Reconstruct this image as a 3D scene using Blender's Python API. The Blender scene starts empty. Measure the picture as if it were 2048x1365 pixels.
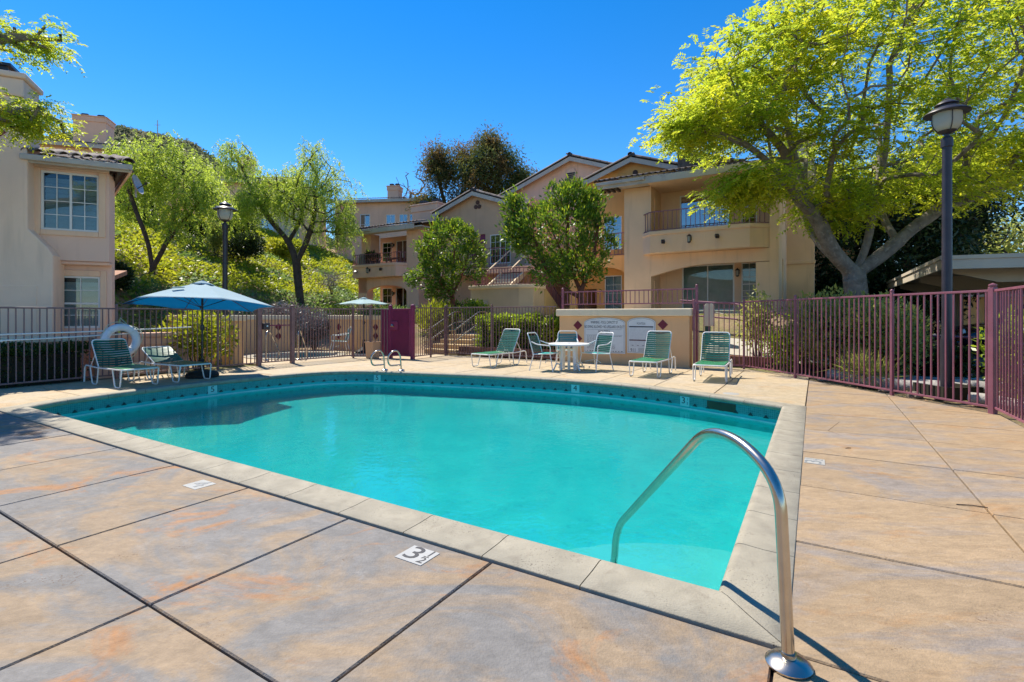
import bpy, bmesh, math, random
import numpy as np
from mathutils import Vector, Matrix

scene = bpy.context.scene
COL = scene.collection
R = math.radians

# ------------------------------------------------------------------ camera, sky, sun, exposure
cam_data = bpy.data.cameras.new('camera')
cam = bpy.data.objects.new('camera', cam_data)
COL.objects.link(cam)
cam.location = (0.0, 0.0, 1.3)
cam.rotation_euler = (R(90), 0, 0)
cam_data.sensor_width = 36.0
cam_data.lens = 17.67
cam_data.shift_y = -0.0252
cam_data.clip_start = 0.05
cam_data.clip_end = 3000.0
scene.camera = cam

SUN_EL = R(57)
SUN_AZ = math.atan2(-0.605, 0.796)          # measured from +Y towards +X
sun_dir = Vector((math.sin(SUN_AZ) * math.cos(SUN_EL), math.cos(SUN_AZ) * math.cos(SUN_EL), math.sin(SUN_EL)))
world = bpy.data.worlds.new('World')
scene.world = world
world.use_nodes = True
wn = world.node_tree
wn.nodes.clear()
w_out = wn.nodes.new('ShaderNodeOutputWorld')
w_bg = wn.nodes.new('ShaderNodeBackground')
w_sky = wn.nodes.new('ShaderNodeTexSky')
w_sky.sky_type = 'NISHITA'
w_sky.sun_disc = False
w_sky.sun_elevation = SUN_EL
w_sky.sun_rotation = SUN_AZ
w_sky.altitude = 200.0
w_sky.air_density = 1.0
w_sky.dust_density = 0.0
w_sky.ozone_density = 3.0
w_hs = wn.nodes.new('ShaderNodeHueSaturation')
w_hs.inputs['Saturation'].default_value = 1.40
w_hs.inputs['Hue'].default_value = 0.504
wn.links.new(w_sky.outputs[0], w_hs.inputs['Color'])
wn.links.new(w_hs.outputs[0], w_bg.inputs['Color'])
w_bg.inputs['Strength'].default_value = 0.066
wn.links.new(w_bg.outputs[0], w_out.inputs['Surface'])

sun_data = bpy.data.lights.new('sun', 'SUN')
sun_data.energy = 2.5
sun_data.angle = R(0.5)
sun_data.color = (1.0, 0.92, 0.80)
sun = bpy.data.objects.new('sun', sun_data)
COL.objects.link(sun)
sun.rotation_euler = (-sun_dir).to_track_quat('-Z', 'Y').to_euler()

scene.view_settings.view_transform = 'Standard'
scene.view_settings.look = 'None'
scene.view_settings.gamma = 1.0
scene.view_settings.use_curve_mapping = False
scene.view_settings.exposure = 1.55
scene.cycles.max_bounces = 7
scene.cycles.diffuse_bounces = 4
scene.cycles.transparent_max_bounces = 16
scene.cycles.sample_clamp_indirect = 6.0
scene.cycles.sample_clamp_direct = 12.0

# ------------------------------------------------------------------ helpers
# The pool and the main building share one grid: e runs along the pool's near edge, n runs away from the viewer.
TH = R(-31.265)
CE, SN = math.cos(TH), -math.sin(TH)
def W(e, n, z=0.0):
    return Vector((CE * e + SN * n, -SN * e + CE * n, z))
def EN(X, Y):
    return CE * X - SN * Y, SN * X + CE * Y
rng = np.random.default_rng(7)
random.seed(7)
ORG = {}

class MB:
    def __init__(s):
        s.v = []; s.f = []
    def add(s, vs, fs):
        b = len(s.v)
        s.v += [tuple(p) for p in vs]
        s.f += [tuple(b + i for i in f) for f in fs]
        return s
    def box(s, x0, x1, y0, y1, z0, z1):
        return s.add([(x0,y0,z0),(x1,y0,z0),(x1,y1,z0),(x0,y1,z0),(x0,y0,z1),(x1,y0,z1),(x1,y1,z1),(x0,y1,z1)],
                     [(0,3,2,1),(4,5,6,7),(0,1,5,4),(1,2,6,5),(2,3,7,6),(3,0,4,7)])
    def prism(s, pts, axis, a0, a1):
        n = len(pts)
        def m(p, a):
            if axis == 'z': return (p[0], p[1], a)
            if axis == 'y': return (p[0], a, p[1])
            return (a, p[0], p[1])
        vs = [m(p, a0) for p in pts] + [m(p, a1) for p in pts]
        return s.add(vs, [tuple(range(n))[::-1], tuple(range(n, 2*n))] + [(i, (i+1) % n, n + (i+1) % n, n + i) for i in range(n)])
    def bar(s, p0, p1, w, h, up=(0,0,1)):
        p0 = Vector(p0); p1 = Vector(p1); d = (p1 - p0).normalized(); up = Vector(up)
        x = d.cross(up)
        if x.length < 1e-4: x = d.cross(Vector((0,1,0)))
        x.normalize(); u = x.cross(d)
        vs = [p + x * a * w/2 + u * b * h/2 for p in (p0, p1) for a, b in ((-1,-1),(1,-1),(1,1),(-1,1))]
        return s.add(vs, [(0,1,2,3),(7,6,5,4),(0,4,5,1),(1,5,6,2),(2,6,7,3),(3,7,4,0)])
    def tube(s, pts, r, seg=8, cap=True, closed=False):
        pts = [Vector(p) for p in pts]; n = len(pts)
        rs = r if isinstance(r, (list, tuple, np.ndarray)) else [r] * n
        vs = []; x = None
        for i, p in enumerate(pts):
            if closed: t = pts[(i+1) % n] - pts[i-1]
            else: t = pts[min(i+1, n-1)] - pts[max(i-1, 0)]
            t.normalize()
            if x is None:
                x = t.cross(Vector((0,0,1)))
                if x.length < 1e-3: x = t.cross(Vector((1,0,0)))
            else: x = x - t * x.dot(t)
            if x.length < 1e-6: x = t.orthogonal()
            x.normalize(); y = t.cross(x)
            vs += [p + (x * math.cos(2*math.pi*k/seg) + y * math.sin(2*math.pi*k/seg)) * rs[i] for k in range(seg)]
        fs = []
        for i in range(n if closed else n - 1):
            j = (i + 1) % n
            fs += [(i*seg + k, i*seg + (k+1) % seg, j*seg + (k+1) % seg, j*seg + k) for k in range(seg)]
        if cap and not closed:
            fs += [tuple(range(seg))[::-1], tuple((n-1)*seg + k for k in range(seg))]
        return s.add(vs, fs)
    def lathe(s, prof, c=(0,0,0), seg=16):
        n = len(prof); vs = []
        for r, z in prof:
            vs += [(c[0] + r*math.cos(2*math.pi*k/seg), c[1] + r*math.sin(2*math.pi*k/seg), c[2] + z) for k in range(seg)]
        fs = [(i*seg + k, i*seg + (k+1) % seg, (i+1)*seg + (k+1) % seg, (i+1)*seg + k) for i in range(n-1) for k in range(seg)]
        if prof[0][0] > 1e-6: fs.append(tuple(range(seg))[::-1])
        if prof[-1][0] > 1e-6: fs.append(tuple((n-1)*seg + k for k in range(seg)))
        return s.add(vs, fs)
    def mesh(s, name, org=(0,0,0), smooth=30):
        me = bpy.data.meshes.new(name)
        me.from_pydata([(v[0]-org[0], v[1]-org[1], v[2]-org[2]) for v in s.v], [], s.f)
        bm = bmesh.new(); bm.from_mesh(me)
        bmesh.ops.recalc_face_normals(bm, faces=bm.faces[:])
        bm.to_mesh(me); bm.free()
        if smooth:
            me.shade_smooth(); me.set_sharp_from_angle(angle=R(smooth))
        return me

def link(name, data, parent=None, mat=None, loc=None, rot=None):
    o = bpy.data.objects.new(name, data)
    COL.objects.link(o)
    if mat is not None and data is not None:
        if len(data.materials) == 0: data.materials.append(mat)
    if parent is not None:
        o.parent = parent
        if parent.name in ORG: ORG[o.name] = ORG[parent.name]
    if loc is not None: o.location = loc
    if rot is not None: o.rotation_euler = rot
    return o
def tag(o, label=None, cat=None, group=None, kind=None):
    if label: o['label'] = label
    if cat: o['category'] = cat
    if group: o['group'] = group
    if kind: o['kind'] = kind
    return o
def thing(name, label, cat, loc=(0,0,0), rz=0.0, group=None):
    o = bpy.data.objects.new(name, None); COL.objects.link(o)
    o.empty_display_size = 0.2
    o.location = loc; o.rotation_euler = (0, 0, rz)
    ORG[o.name] = (0, 0, 0)
    return tag(o, label, cat, group)
def thing_en(name, label, cat, e, n, z=0.0, group=None):      # parts are then given in (e, n, z)
    o = thing(name, label, cat, W(e, n, z), TH, group)
    ORG[o.name] = (e, n, z)
    return o
def part(name, mb, mat, parent, smooth=30, bevel=0, seg=2, kind=None, label=None):
    org = ORG.get(parent.name, (0,0,0)) if parent is not None else (0,0,0)
    o = link(name, mb.mesh(name, org, smooth), parent, mat)
    if bevel:
        m = o.modifiers.new('edge', 'BEVEL'); m.width = bevel; m.segments = seg; m.limit_method = 'ANGLE'; m.angle_limit = R(40)
    if kind: o['kind'] = kind
    if label: o['label'] = label
    return o
def inst(name, me, parent, loc, rot=(0,0,0), scale=None):     # one more piece sharing mesh data, loc local to the thing
    o = bpy.data.objects.new(name, me); COL.objects.link(o)
    o.parent = parent
    g = ORG.get(parent.name, (0,0,0)) if parent is not None else (0,0,0)
    o.location = (loc[0]-g[0], loc[1]-g[1], loc[2]-g[2])
    o.rotation_euler = rot
    if scale: o.scale = scale
    return o
def copy_thing(root, loc, rz=None, label=None):
    r = root.copy(); COL.objects.link(r); r.location = loc
    if rz is not None: r.rotation_euler = (0, 0, rz)
    if label: r['label'] = label
    for ch in list(root.children):
        c = ch.copy(); COL.objects.link(c); c.parent = r
        for g in list(ch.children):
            d = g.copy(); COL.objects.link(d); d.parent = c
    return r
def arc(c, r, a0, a1, n, plane='xz'):
    out = []
    for i in range(n + 1):
        a = R(a0 + (a1 - a0) * i / n)
        out.append((c[0] + r*math.cos(a), c[1] + r*math.sin(a)))
    return out
def smooth_path(pts, n=6):                                      # Catmull-Rom through the points
    P = [Vector(p) for p in pts]; P = [P[0]*2 - P[1]] + P + [P[-1]*2 - P[-2]]
    out = []
    for i in range(1, len(P) - 2):
        for k in range(n):
            t = k / n
            out.append(0.5 * ((2*P[i]) + (P[i+1]-P[i-1])*t + (2*P[i-1]-5*P[i]+4*P[i+1]-P[i+2])*t*t + (3*P[i]-P[i-1]-3*P[i+1]+P[i+2])*t**3))
    out.append(P[-2])
    return out
def round_path(pts, r, n=5):                                    # straight runs with rounded corners
    P = [Vector(p) for p in pts]; out = [P[0]]
    for i in range(1, len(P) - 1):
        a = (P[i-1]-P[i]); b = (P[i+1]-P[i])
        q = min(r, a.length*0.49, b.length*0.49)
        p0 = P[i] + a.normalized()*q; p1 = P[i] + b.normalized()*q
        for k in range(n + 1):
            t = k / n
            out.append(p0*(1-t)**2 + P[i]*2*t*(1-t) + p1*t*t)
    out.append(P[-1])
    return out

# ------------------------------------------------------------------ materials
def new_mat(name):
    m = bpy.data.materials.new(name); m.use_nodes = True
    nt = m.node_tree; b = nt.nodes['Principled BSDF']
    return m, nt, b
def nd(nt, typ, **kw):
    n = nt.nodes.new(typ)
    for k, v in kw.items():
        if k in n.inputs: n.inputs[k].default_value = v
        else: setattr(n, k, v)
    return n
def mixc(nt, fac, a, b, mode='MIX'):
    m = nt.nodes.new('ShaderNodeMix'); m.data_type = 'RGBA'; m.blend_type = mode
    for sock, v in ((m.inputs[0], fac), (m.inputs[6], a), (m.inputs[7], b)):
        if hasattr(v, 'default_value') or hasattr(v, 'is_output'): nt.links.new(v, sock)
        elif isinstance(v, (int, float)): sock.default_value = v
        else: sock.default_value = (v[0], v[1], v[2], 1)
    return m.outputs[2]
def mrange(nt, v, a, b, c=0.0, d=1.0):
    m = nd(nt, 'ShaderNodeMapRange'); nt.links.new(v, m.inputs[0])
    for i, x in enumerate((a, b, c, d)): m.inputs[i+1].default_value = x
    return m.outputs[0]
def noise(nt, coord, scale, detail=4, dist=0.0, rough=0.55):
    n = nd(nt, 'ShaderNodeTexNoise', Scale=scale, Detail=detail, Distortion=dist, Roughness=rough)
    nt.links.new(coord, n.inputs['Vector'])
    return n.outputs['Fac']
def coords(nt, kind='pos'):
    if kind == 'pos': return nd(nt, 'ShaderNodeNewGeometry').outputs['Position']
    return nd(nt, 'ShaderNodeTexCoord').outputs['Object']
def mat(name, col, rough=0.6, metal=0.0, var=0.12, vs=2.0, bump=0.0, bs=60.0, spec=0.5, kind='pos', col2=None, c2t=(0.5, 0.7), bd=0.02, objrand=0.0):
    m, nt, b = new_mat(name)
    co = coords(nt, kind)
    f = noise(nt, co, vs, 5, 0.3)
    lo = [c*(1-var) for c in col]; hi = [min(1, c*(1+var)) for c in col]
    c = mixc(nt, mrange(nt, f, 0.3, 0.7), lo, hi)
    if col2:
        g = noise(nt, co, vs*1.7, 6, 0.6)
        c = mixc(nt, mrange(nt, g, c2t[0], c2t[1]), c, col2)
    if objrand:
        oi = nd(nt, 'ShaderNodeObjectInfo').outputs['Random']
        c = mixc(nt, 1.0, c, mixc(nt, oi, [1-objrand]*3, [1+objrand]*3), 'MULTIPLY')
    nt.links.new(c, b.inputs['Base Color'])
    b.inputs['Roughness'].default_value = rough
    b.inputs['Metallic'].default_value = metal
    b.inputs['Specular IOR Level'].default_value = spec
    if bump:
        bp = nd(nt, 'ShaderNodeBump', Strength=bump, Distance=bd)
        nt.links.new(noise(nt, co, bs, 4), bp.inputs['Height']); nt.links.new(bp.outputs[0], b.inputs['Normal'])
    return m
def leafmat(name, c1, c2, tcol, tr=0.45, patch=None, ps=0.8, rough=0.45, spec=0.35):
    m, nt, b = new_mat(name)
    geo = nd(nt, 'ShaderNodeNewGeometry')
    c = mixc(nt, geo.outputs['Random Per Island'], c1, c2)
    tc = mixc(nt, geo.outputs['Random Per Island'], [x*0.75 for x in tcol], tcol)
    if patch:
        f = mrange(nt, noise(nt, geo.outputs['Position'], ps, 3, 0.4), 0.42, 0.62)
        c = mixc(nt, f, c, patch)
        tc = mixc(nt, f, tc, [min(0.9, x*2.2) for x in patch])
    nt.links.new(c, b.inputs['Base Color'])
    b.inputs['Roughness'].default_value = rough; b.inputs['Specular IOR Level'].default_value = spec
    t = nd(nt, 'ShaderNodeBsdfTranslucent'); nt.links.new(tc, t.inputs['Color'])
    mx = nd(nt, 'ShaderNodeMixShader'); mx.inputs[0].default_value = tr
    nt.links.new(b.outputs[0], mx.inputs[1]); nt.links.new(t.outputs[0], mx.inputs[2])
    nt.links.new(mx.outputs[0], nt.nodes['Material Output'].inputs['Surface'])
    return m
def stucco(name, col, dirt=None):
    m, nt, b = new_mat(name)
    co = coords(nt)
    f = mrange(nt, noise(nt, co, 0.7, 5, 0.5), 0.3, 0.7)
    c = mixc(nt, f, [x*0.9 for x in col], [min(1, x*1.07) for x in col])
    # thin rain streaks: noise stretched along z
    mp = nd(nt, 'ShaderNodeMapping'); mp.inputs['Scale'].default_value = (5.0, 5.0, 0.45); nt.links.new(co, mp.inputs['Vector'])
    st = mrange(nt, noise(nt, mp.outputs[0], 1.0, 4), 0.55, 0.8)
    c = mixc(nt, st, c, [x*0.84 for x in col])
    nt.links.new(c, b.inputs['Base Color']); b.inputs['Roughness'].default_value = 0.85; b.inputs['Specular IOR Level'].default_value = 0.25
    bp = nd(nt, 'ShaderNodeBump', Strength=0.35, Distance=0.01)
    nt.links.new(noise(nt, co, 55, 5), bp.inputs['Height']); nt.links.new(bp.outputs[0], b.inputs['Normal'])
    return m
def glassy(name, col, alpha=0.5, rough=0.02):                    # window pane: tinted see-through with mirror-like reflection
    m, nt, b = new_mat(name)
    t = nd(nt, 'ShaderNodeBsdfTransparent'); t.inputs[0].default_value = (*col, 1)
    g = nd(nt, 'ShaderNodeBsdfGlossy'); g.inputs['Roughness'].default_value = rough; g.inputs['Color'].default_value = (0.95, 0.97, 1, 1)
    fr = nd(nt, 'ShaderNodeFresnel', IOR=1.6)
    f = mrange(nt, fr.outputs[0], 0.0, 1.0, alpha, 1.0)
    mx = nd(nt, 'ShaderNodeMixShader'); nt.links.new(f, mx.inputs[0])
    nt.links.new(t.outputs[0], mx.inputs[1]); nt.links.new(g.outputs[0], mx.inputs[2])
    nt.links.new(mx.outputs[0], nt.nodes['Material Output'].inputs['Surface'])
    return m
def concrete(name, grey, tan, rust, bias, streak=(1,1,1)):
    m, nt, b = new_mat(name)
    co = coords(nt)
    oi = nd(nt, 'ShaderNodeObjectInfo').outputs['Random']
    mp = nd(nt, 'ShaderNodeMapping'); mp.inputs['Scale'].default_value = streak; mp.inputs['Rotation'].default_value = (0, 0, -TH)
    nt.links.new(co, mp.inputs['Vector']); cs = mp.outputs[0]
    f1 = mrange(nt, noise(nt, cs, 0.95, 9, 1.0, 0.66), 0.5-bias-0.05, 0.5-bias+0.07)
    c = mixc(nt, f1, grey, tan)
    f2 = mrange(nt, noise(nt, cs, 1.5, 9, 0.8, 0.68), 0.555, 0.66)
    c = mixc(nt, f2, c, rust)
    f3 = mrange(nt, noise(nt, cs, 5.5, 8, 0.6, 0.7), 0.33, 0.72, 0.80, 1.14)
    v3 = nd(nt, 'ShaderNodeCombineXYZ')
    for i in range(3): nt.links.new(f3, v3.inputs[i])
    c = mixc(nt, 1.0, c, v3.outputs[0], 'MULTIPLY')
    f4 = mrange(nt, noise(nt, cs, 21, 6, 0.4, 0.75), 0.35, 0.68, 0.87, 1.11)          # fine grit and pale scuffs
    v4 = nd(nt, 'ShaderNodeCombineXYZ')
    for i in range(3): nt.links.new(f4, v4.inputs[i])
    c = mixc(nt, 1.0, c, v4.outputs[0], 'MULTIPLY')
    sc = mrange(nt, noise(nt, cs, 4.2, 8, 1.4, 0.7), 0.60, 0.70, 0.0, 0.45)
    c = mixc(nt, sc, c, [min(0.8, x*1.5) for x in grey])
    vo = nd(nt, 'ShaderNodeTexVoronoi', feature='DISTANCE_TO_EDGE', Scale=0.62); nt.links.new(co, vo.inputs['Vector'])
    ck = mrange(nt, vo.outputs['Distance'], 0.0012, 0.0032, 1.0, 0.0); rg_ = mrange(nt, noise(nt, co, 0.8, 3), 0.55, 0.60)
    cm = nd(nt, 'ShaderNodeMath', operation='MULTIPLY'); nt.links.new(ck, cm.inputs[0]); nt.links.new(rg_, cm.inputs[1])
    c = mixc(nt, cm.outputs[0], c, [x*0.35 for x in rust])
    pits = mrange(nt, noise(nt, co, 60, 4, 0, 0.75), 0.54, 0.64)     # worn pits, only inside some patches
    reg = mrange(nt, noise(nt, cs, 2.3, 5, 0.8), 0.61, 0.70)
    pm = nd(nt, 'ShaderNodeMath', operation='MULTIPLY'); nt.links.new(pits, pm.inputs[0]); nt.links.new(reg, pm.inputs[1])
    c = mixc(nt, pm.outputs[0], c, [x*0.30 for x in rust])
    c = mixc(nt, 1.0, c, mixc(nt, oi, (0.93, 0.93, 0.93), (1.05, 1.04, 1.03)), 'MULTIPLY')
    nt.links.new(c, b.inputs['Base Color']); b.inputs['Roughness'].default_value = 0.72; b.inputs['Specular IOR Level'].default_value = 0.3
    h = nd(nt, 'ShaderNodeMath', operation='ADD'); nt.links.new(noise(nt, co, 90, 4), h.inputs[0]); nt.links.new(noise(nt, cs, 14, 6), h.inputs[1])
    bp = nd(nt, 'ShaderNodeBump', Strength=0.35, Distance=0.012)
    nt.links.new(h.outputs[0], bp.inputs['Height']); nt.links.new(bp.outputs[0], b.inputs['Normal'])
    return m

M = {}
M['deck_grey'] = concrete('worn_stained_concrete', (0.205, 0.195, 0.182), (0.305, 0.225, 0.145), (0.36, 0.185, 0.082), 0.0, (1.0, 1.45, 1))
M['deck_tan'] = concrete('tan_stained_concrete', (0.285, 0.24, 0.20), (0.36, 0.258, 0.155), (0.36, 0.225, 0.115), 0.05, (0.8, 1.8, 1))
M['deck_pale'] = concrete('pale_bleached_concrete', (0.49, 0.405, 0.285), (0.50, 0.395, 0.25), (0.48, 0.34, 0.19), 0.06, (1, 1.4, 1))
M['joint'] = mat('joint_dirt', (0.055, 0.045, 0.038), 0.95, var=0.3, vs=6)
M['coping'] = mat('coping_concrete', (0.325, 0.29, 0.215), 0.8, var=0.16, vs=5.5, bump=0.5, bs=90, col2=(0.24, 0.205, 0.15), c2t=(0.55, 0.78), bd=0.006)
def add_pits(m, scale, t0, t1, col):
    nt = m.node_tree; b = nt.nodes['Principled BSDF']; src = b.inputs['Base Color'].links[0].from_socket
    co = coords(nt)
    p_ = mrange(nt, noise(nt, co, scale, 3, 0, 0.7), t0, t1); q_ = mrange(nt, noise(nt, co, 3.1, 4, 0.5), 0.45, 0.62)
    mu = nd(nt, 'ShaderNodeMath', operation='MULTIPLY'); nt.links.new(p_, mu.inputs[0]); nt.links.new(q_, mu.inputs[1])
    nt.links.new(mixc(nt, mu.outputs[0], src, col), b.inputs['Base Color'])
add_pits(M['coping'], 85, 0.60, 0.66, (0.09, 0.07, 0.05))
M['maroon'] = mat('maroon_paint', (0.25, 0.088, 0.122), 0.42, var=0.14, vs=5, spec=0.5)
M['maroon_dark'] = mat('maroon_gate_paint', (0.20, 0.022, 0.08), 0.45, var=0.12, vs=4)
M['bronze'] = mat('brown_fence_paint', (0.20, 0.115, 0.115), 0.42, var=0.16, vs=5)
M['white_metal'] = mat('white_tube', (0.78, 0.77, 0.74), 0.35, var=0.06, vs=9, kind='obj')
M['strap_green'] = mat('green_vinyl_strap', (0.018, 0.115, 0.075), 0.36, var=0.25, vs=6, kind='obj', objrand=0.18)
M['seat_green'] = mat('bright_green_strap', (0.035, 0.24, 0.10), 0.4, var=0.18, vs=6, kind='obj', objrand=0.15)
M['strap_teal'] = mat('teal_vinyl_strap', (0.012, 0.19, 0.19), 0.36, var=0.18, vs=6, kind='obj', objrand=0.12)
M['seat_teal'] = mat('bright_teal_strap', (0.02, 0.40, 0.36), 0.4, var=0.12, vs=6, kind='obj', objrand=0.1)
M['chrome'] = mat('brushed_stainless', (0.55, 0.49, 0.41), 0.24, 1.0, var=0.08, vs=14, kind='obj')
M['black_metal'] = mat('black_lamp_paint', (0.022, 0.019, 0.024), 0.35, var=0.2, vs=6)
M['lamp_metal'] = mat('weathered_lamp_paint', (0.035, 0.030, 0.040), 0.42, var=0.25, vs=5)
M['stucco_peach'] = stucco('peach_stucco', (0.85, 0.575, 0.365))
M['stucco_pink'] = stucco('pink_stucco', (0.84, 0.52, 0.36))
M['stucco_orange'] = stucco('orange_stucco', (0.85, 0.45, 0.16))
M['stucco_left'] = stucco('rosy_beige_stucco', (0.82, 0.56, 0.43))
M['stucco_trim'] = stucco('trim_stucco', (0.84, 0.57, 0.39))
M['stucco_chim'] = stucco('beige_stucco', (0.86, 0.63, 0.47))
M['wall_sand'] = stucco('sand_stucco', (0.82, 0.5, 0.25))
M['wall_rose'] = stucco('rose_stucco', (0.74, 0.45, 0.32))
M['cap'] = stucco('cream_cap', (0.84, 0.68, 0.46))
M['fascia'] = mat('fascia_paint', (0.50, 0.44, 0.37), 0.6, var=0.12, vs=1.5, col2=(0.36, 0.31, 0.26), c2t=(0.58, 0.75))
M['rooftile'] = mat('clay_roof_tile', (0.11, 0.082, 0.068), 0.8, var=0.3, vs=3, bump=0.3, bs=60, col2=(0.17, 0.13, 0.11), c2t=(0.5, 0.65), objrand=0.3)
M['roof_under'] = mat('roof_felt', (0.10, 0.055, 0.045), 0.9, var=0.2)
M['win_frame'] = mat('white_window_frame', (0.74, 0.73, 0.70), 0.45, var=0.05)
M['pane'] = glassy('window_glass', (0.66, 0.74, 0.75), 0.0)
M['pane_dark'] = glassy('tinted_glass', (0.30, 0.36, 0.38), 0.26)
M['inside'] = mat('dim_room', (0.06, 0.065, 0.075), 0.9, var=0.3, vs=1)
M['curtain'] = mat('pale_curtain', (0.66, 0.71, 0.66), 0.9, var=0.12, vs=4)
M['blind'] = mat('white_blind', (0.82, 0.84, 0.84), 0.6, var=0.05)
M['diamond'] = mat('burgundy_tile', (0.17, 0.012, 0.032), 0.35, var=0.1, vs=8)
M['soil'] = mat('garden_soil', (0.17, 0.105, 0.06), 0.95, var=0.35, vs=1.5, bump=0.6, bs=18, col2=(0.25, 0.16, 0.09), bd=0.05)
M['grass_ground'] = mat('hill_soil', (0.12, 0.11, 0.035), 0.95, var=0.4, vs=0.6, col2=(0.22, 0.15, 0.07), c2t=(0.6, 0.75), bump=0.5, bs=6, bd=0.1)
M['asphalt'] = mat('asphalt', (0.06, 0.06, 0.062), 0.9, var=0.2, vs=2, bump=0.3, bs=90)
M['path'] = mat('path_concrete', (0.50, 0.46, 0.38), 0.85, var=0.12, vs=2, bump=0.2, bs=50)
M['brick'] = mat('red_brown_block', (0.24, 0.115, 0.075), 0.85, var=0.3, vs=5, bump=0.4, bs=40, objrand=0.3)
M['tan_step'] = mat('tan_step_concrete', (0.50, 0.36, 0.18), 0.85, var=0.14, vs=3, bump=0.2, bs=50)
M['bark'] = mat('grey_bark', (0.19, 0.165, 0.14), 0.9, var=0.35, vs=5, bump=0.8, bs=22, bd=0.03, col2=(0.30, 0.27, 0.24), c2t=(0.55, 0.7))
M['bark_red'] = mat('reddish_bark', (0.15, 0.055, 0.032), 0.8, var=0.35, vs=6, bump=0.5, bs=25, bd=0.02)
M['bark_dark'] = mat('dark_bark', (0.075, 0.055, 0.042), 0.9, var=0.35, vs=5, bump=0.7, bs=20, bd=0.03)
M['wood_grey'] = mat('weathered_timber', (0.33, 0.31, 0.28), 0.9, var=0.25, vs=4, bump=0.6, bs=30)
M['twig'] = mat('hedge_twigs', (0.030, 0.026, 0.014), 0.95, var=0.3)
M['sign'] = mat('sign_white', (0.70, 0.72, 0.70), 0.5, var=0.05, vs=3)
M['ink'] = mat('sign_ink', (0.035, 0.035, 0.04), 0.6, var=0.1)
M['ink_grey'] = mat('sign_faded_ink', (0.20, 0.21, 0.21), 0.6, var=0.2, vs=30)
M['ink_brown'] = mat('sign_brown_ink', (0.10, 0.035, 0.03), 0.6, var=0.3, vs=9)
M['sign_grey'] = mat('sign_printed_field', (0.60, 0.62, 0.61), 0.5, var=0.06, vs=20)
M['marker'] = mat('depth_marker_tile', (0.44, 0.43, 0.39), 0.35, var=0.06, vs=6)
M['umb_blue'] = None
M['ring'] = mat('white_life_ring', (0.72, 0.74, 0.80), 0.45, var=0.06, vs=6)
M['tan_plastic'] = mat('tan_plastic', (0.60, 0.36, 0.20), 0.5, var=0.06, vs=5)
M['rock'] = mat('brown_rock', (0.24, 0.19, 0.14), 0.9, var=0.3, vs=6, bump=0.6, bs=14)
M['car_black'] = mat('black_car_paint', (0.010, 0.011, 0.016), 0.12, var=0.1, spec=0.7)
M['car_blue'] = mat('navy_car_paint', (0.012, 0.02, 0.05), 0.12, var=0.1, spec=0.7)
M['rubber'] = mat('black_rubber', (0.018, 0.018, 0.018), 0.8, var=0.1)
M['carport'] = mat('carport_paint', (0.62, 0.55, 0.44), 0.6, var=0.10, vs=0.9, col2=(0.36, 0.33, 0.27), c2t=(0.62, 0.8))
M['dish'] = mat('dish_grey', (0.42, 0.42, 0.42), 0.5, var=0.08)
M['lens'] = mat('headlight', (0.65, 0.67, 0.70), 0.1, var=0.05)
M['frost'] = None
def cloth(name, c, tcol, tr):
    m, nt, b = new_mat(name)
    co = coords(nt, 'obj')
    cc = mixc(nt, mrange(nt, noise(nt, co, 2.5, 5), 0.3, 0.7), [x*0.92 for x in c], c)
    nt.links.new(cc, b.inputs['Base Color']); b.inputs['Roughness'].default_value = 0.8; b.inputs['Specular IOR Level'].default_value = 0.2
    t = nd(nt, 'ShaderNodeBsdfTranslucent'); t.inputs['Color'].default_value = (*tcol, 1)
    mx = nd(nt, 'ShaderNodeMixShader'); mx.inputs[0].default_value = tr
    nt.links.new(b.outputs[0], mx.inputs[1]); nt.links.new(t.outputs[0], mx.inputs[2])
    nt.links.new(mx.outputs[0], nt.nodes['Material Output'].inputs['Surface'])
    return m
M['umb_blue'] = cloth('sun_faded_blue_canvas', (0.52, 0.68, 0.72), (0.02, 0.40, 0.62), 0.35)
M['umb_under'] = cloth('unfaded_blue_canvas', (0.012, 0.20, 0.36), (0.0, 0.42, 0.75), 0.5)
M['umb_teal'] = cloth('pale_aqua_canvas', (0.50, 0.66, 0.64), (0.30, 0.5, 0.5), 0.3)
M['frost'] = cloth('frosted_lamp_glass', (0.62, 0.63, 0.56), (0.6, 0.6, 0.5), 0.4)
# leaves
L = {}
L['yellow_tree'] = leafmat('yellow_green_leaf', (0.085, 0.15, 0.012), (0.19, 0.26, 0.016), (0.66, 0.80, 0.06), 0.58, patch=(0.36, 0.36, 0.02), ps=0.9, spec=0.4)
L['pepper'] = leafmat('pepper_tree_leaf', (0.12, 0.19, 0.025), (0.24, 0.33, 0.04), (0.62, 0.78, 0.10), 0.52, patch=(0.30, 0.36, 0.04), ps=0.5)
L['arbutus'] = leafmat('glossy_dark_leaf', (0.024, 0.062, 0.012), (0.06, 0.13, 0.018), (0.26, 0.44, 0.03), 0.32, patch=(0.10, 0.17, 0.014), ps=1.6, rough=0.42, spec=0.4)
L['euc'] = leafmat('eucalyptus_leaf', (0.040, 0.070, 0.028), (0.09, 0.12, 0.04), (0.22, 0.28, 0.07), 0.32, patch=(0.16, 0.10, 0.035), ps=0.45, rough=0.75, spec=0.1)
L['dark'] = leafmat('dark_conifer_leaf', (0.012, 0.028, 0.010), (0.030, 0.058, 0.016), (0.06, 0.10, 0.02), 0.2)
L['hedge_dark'] = leafmat('dark_hedge_leaf', (0.020, 0.045, 0.010), (0.045, 0.085, 0.015), (0.12, 0.20, 0.02), 0.25)
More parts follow.
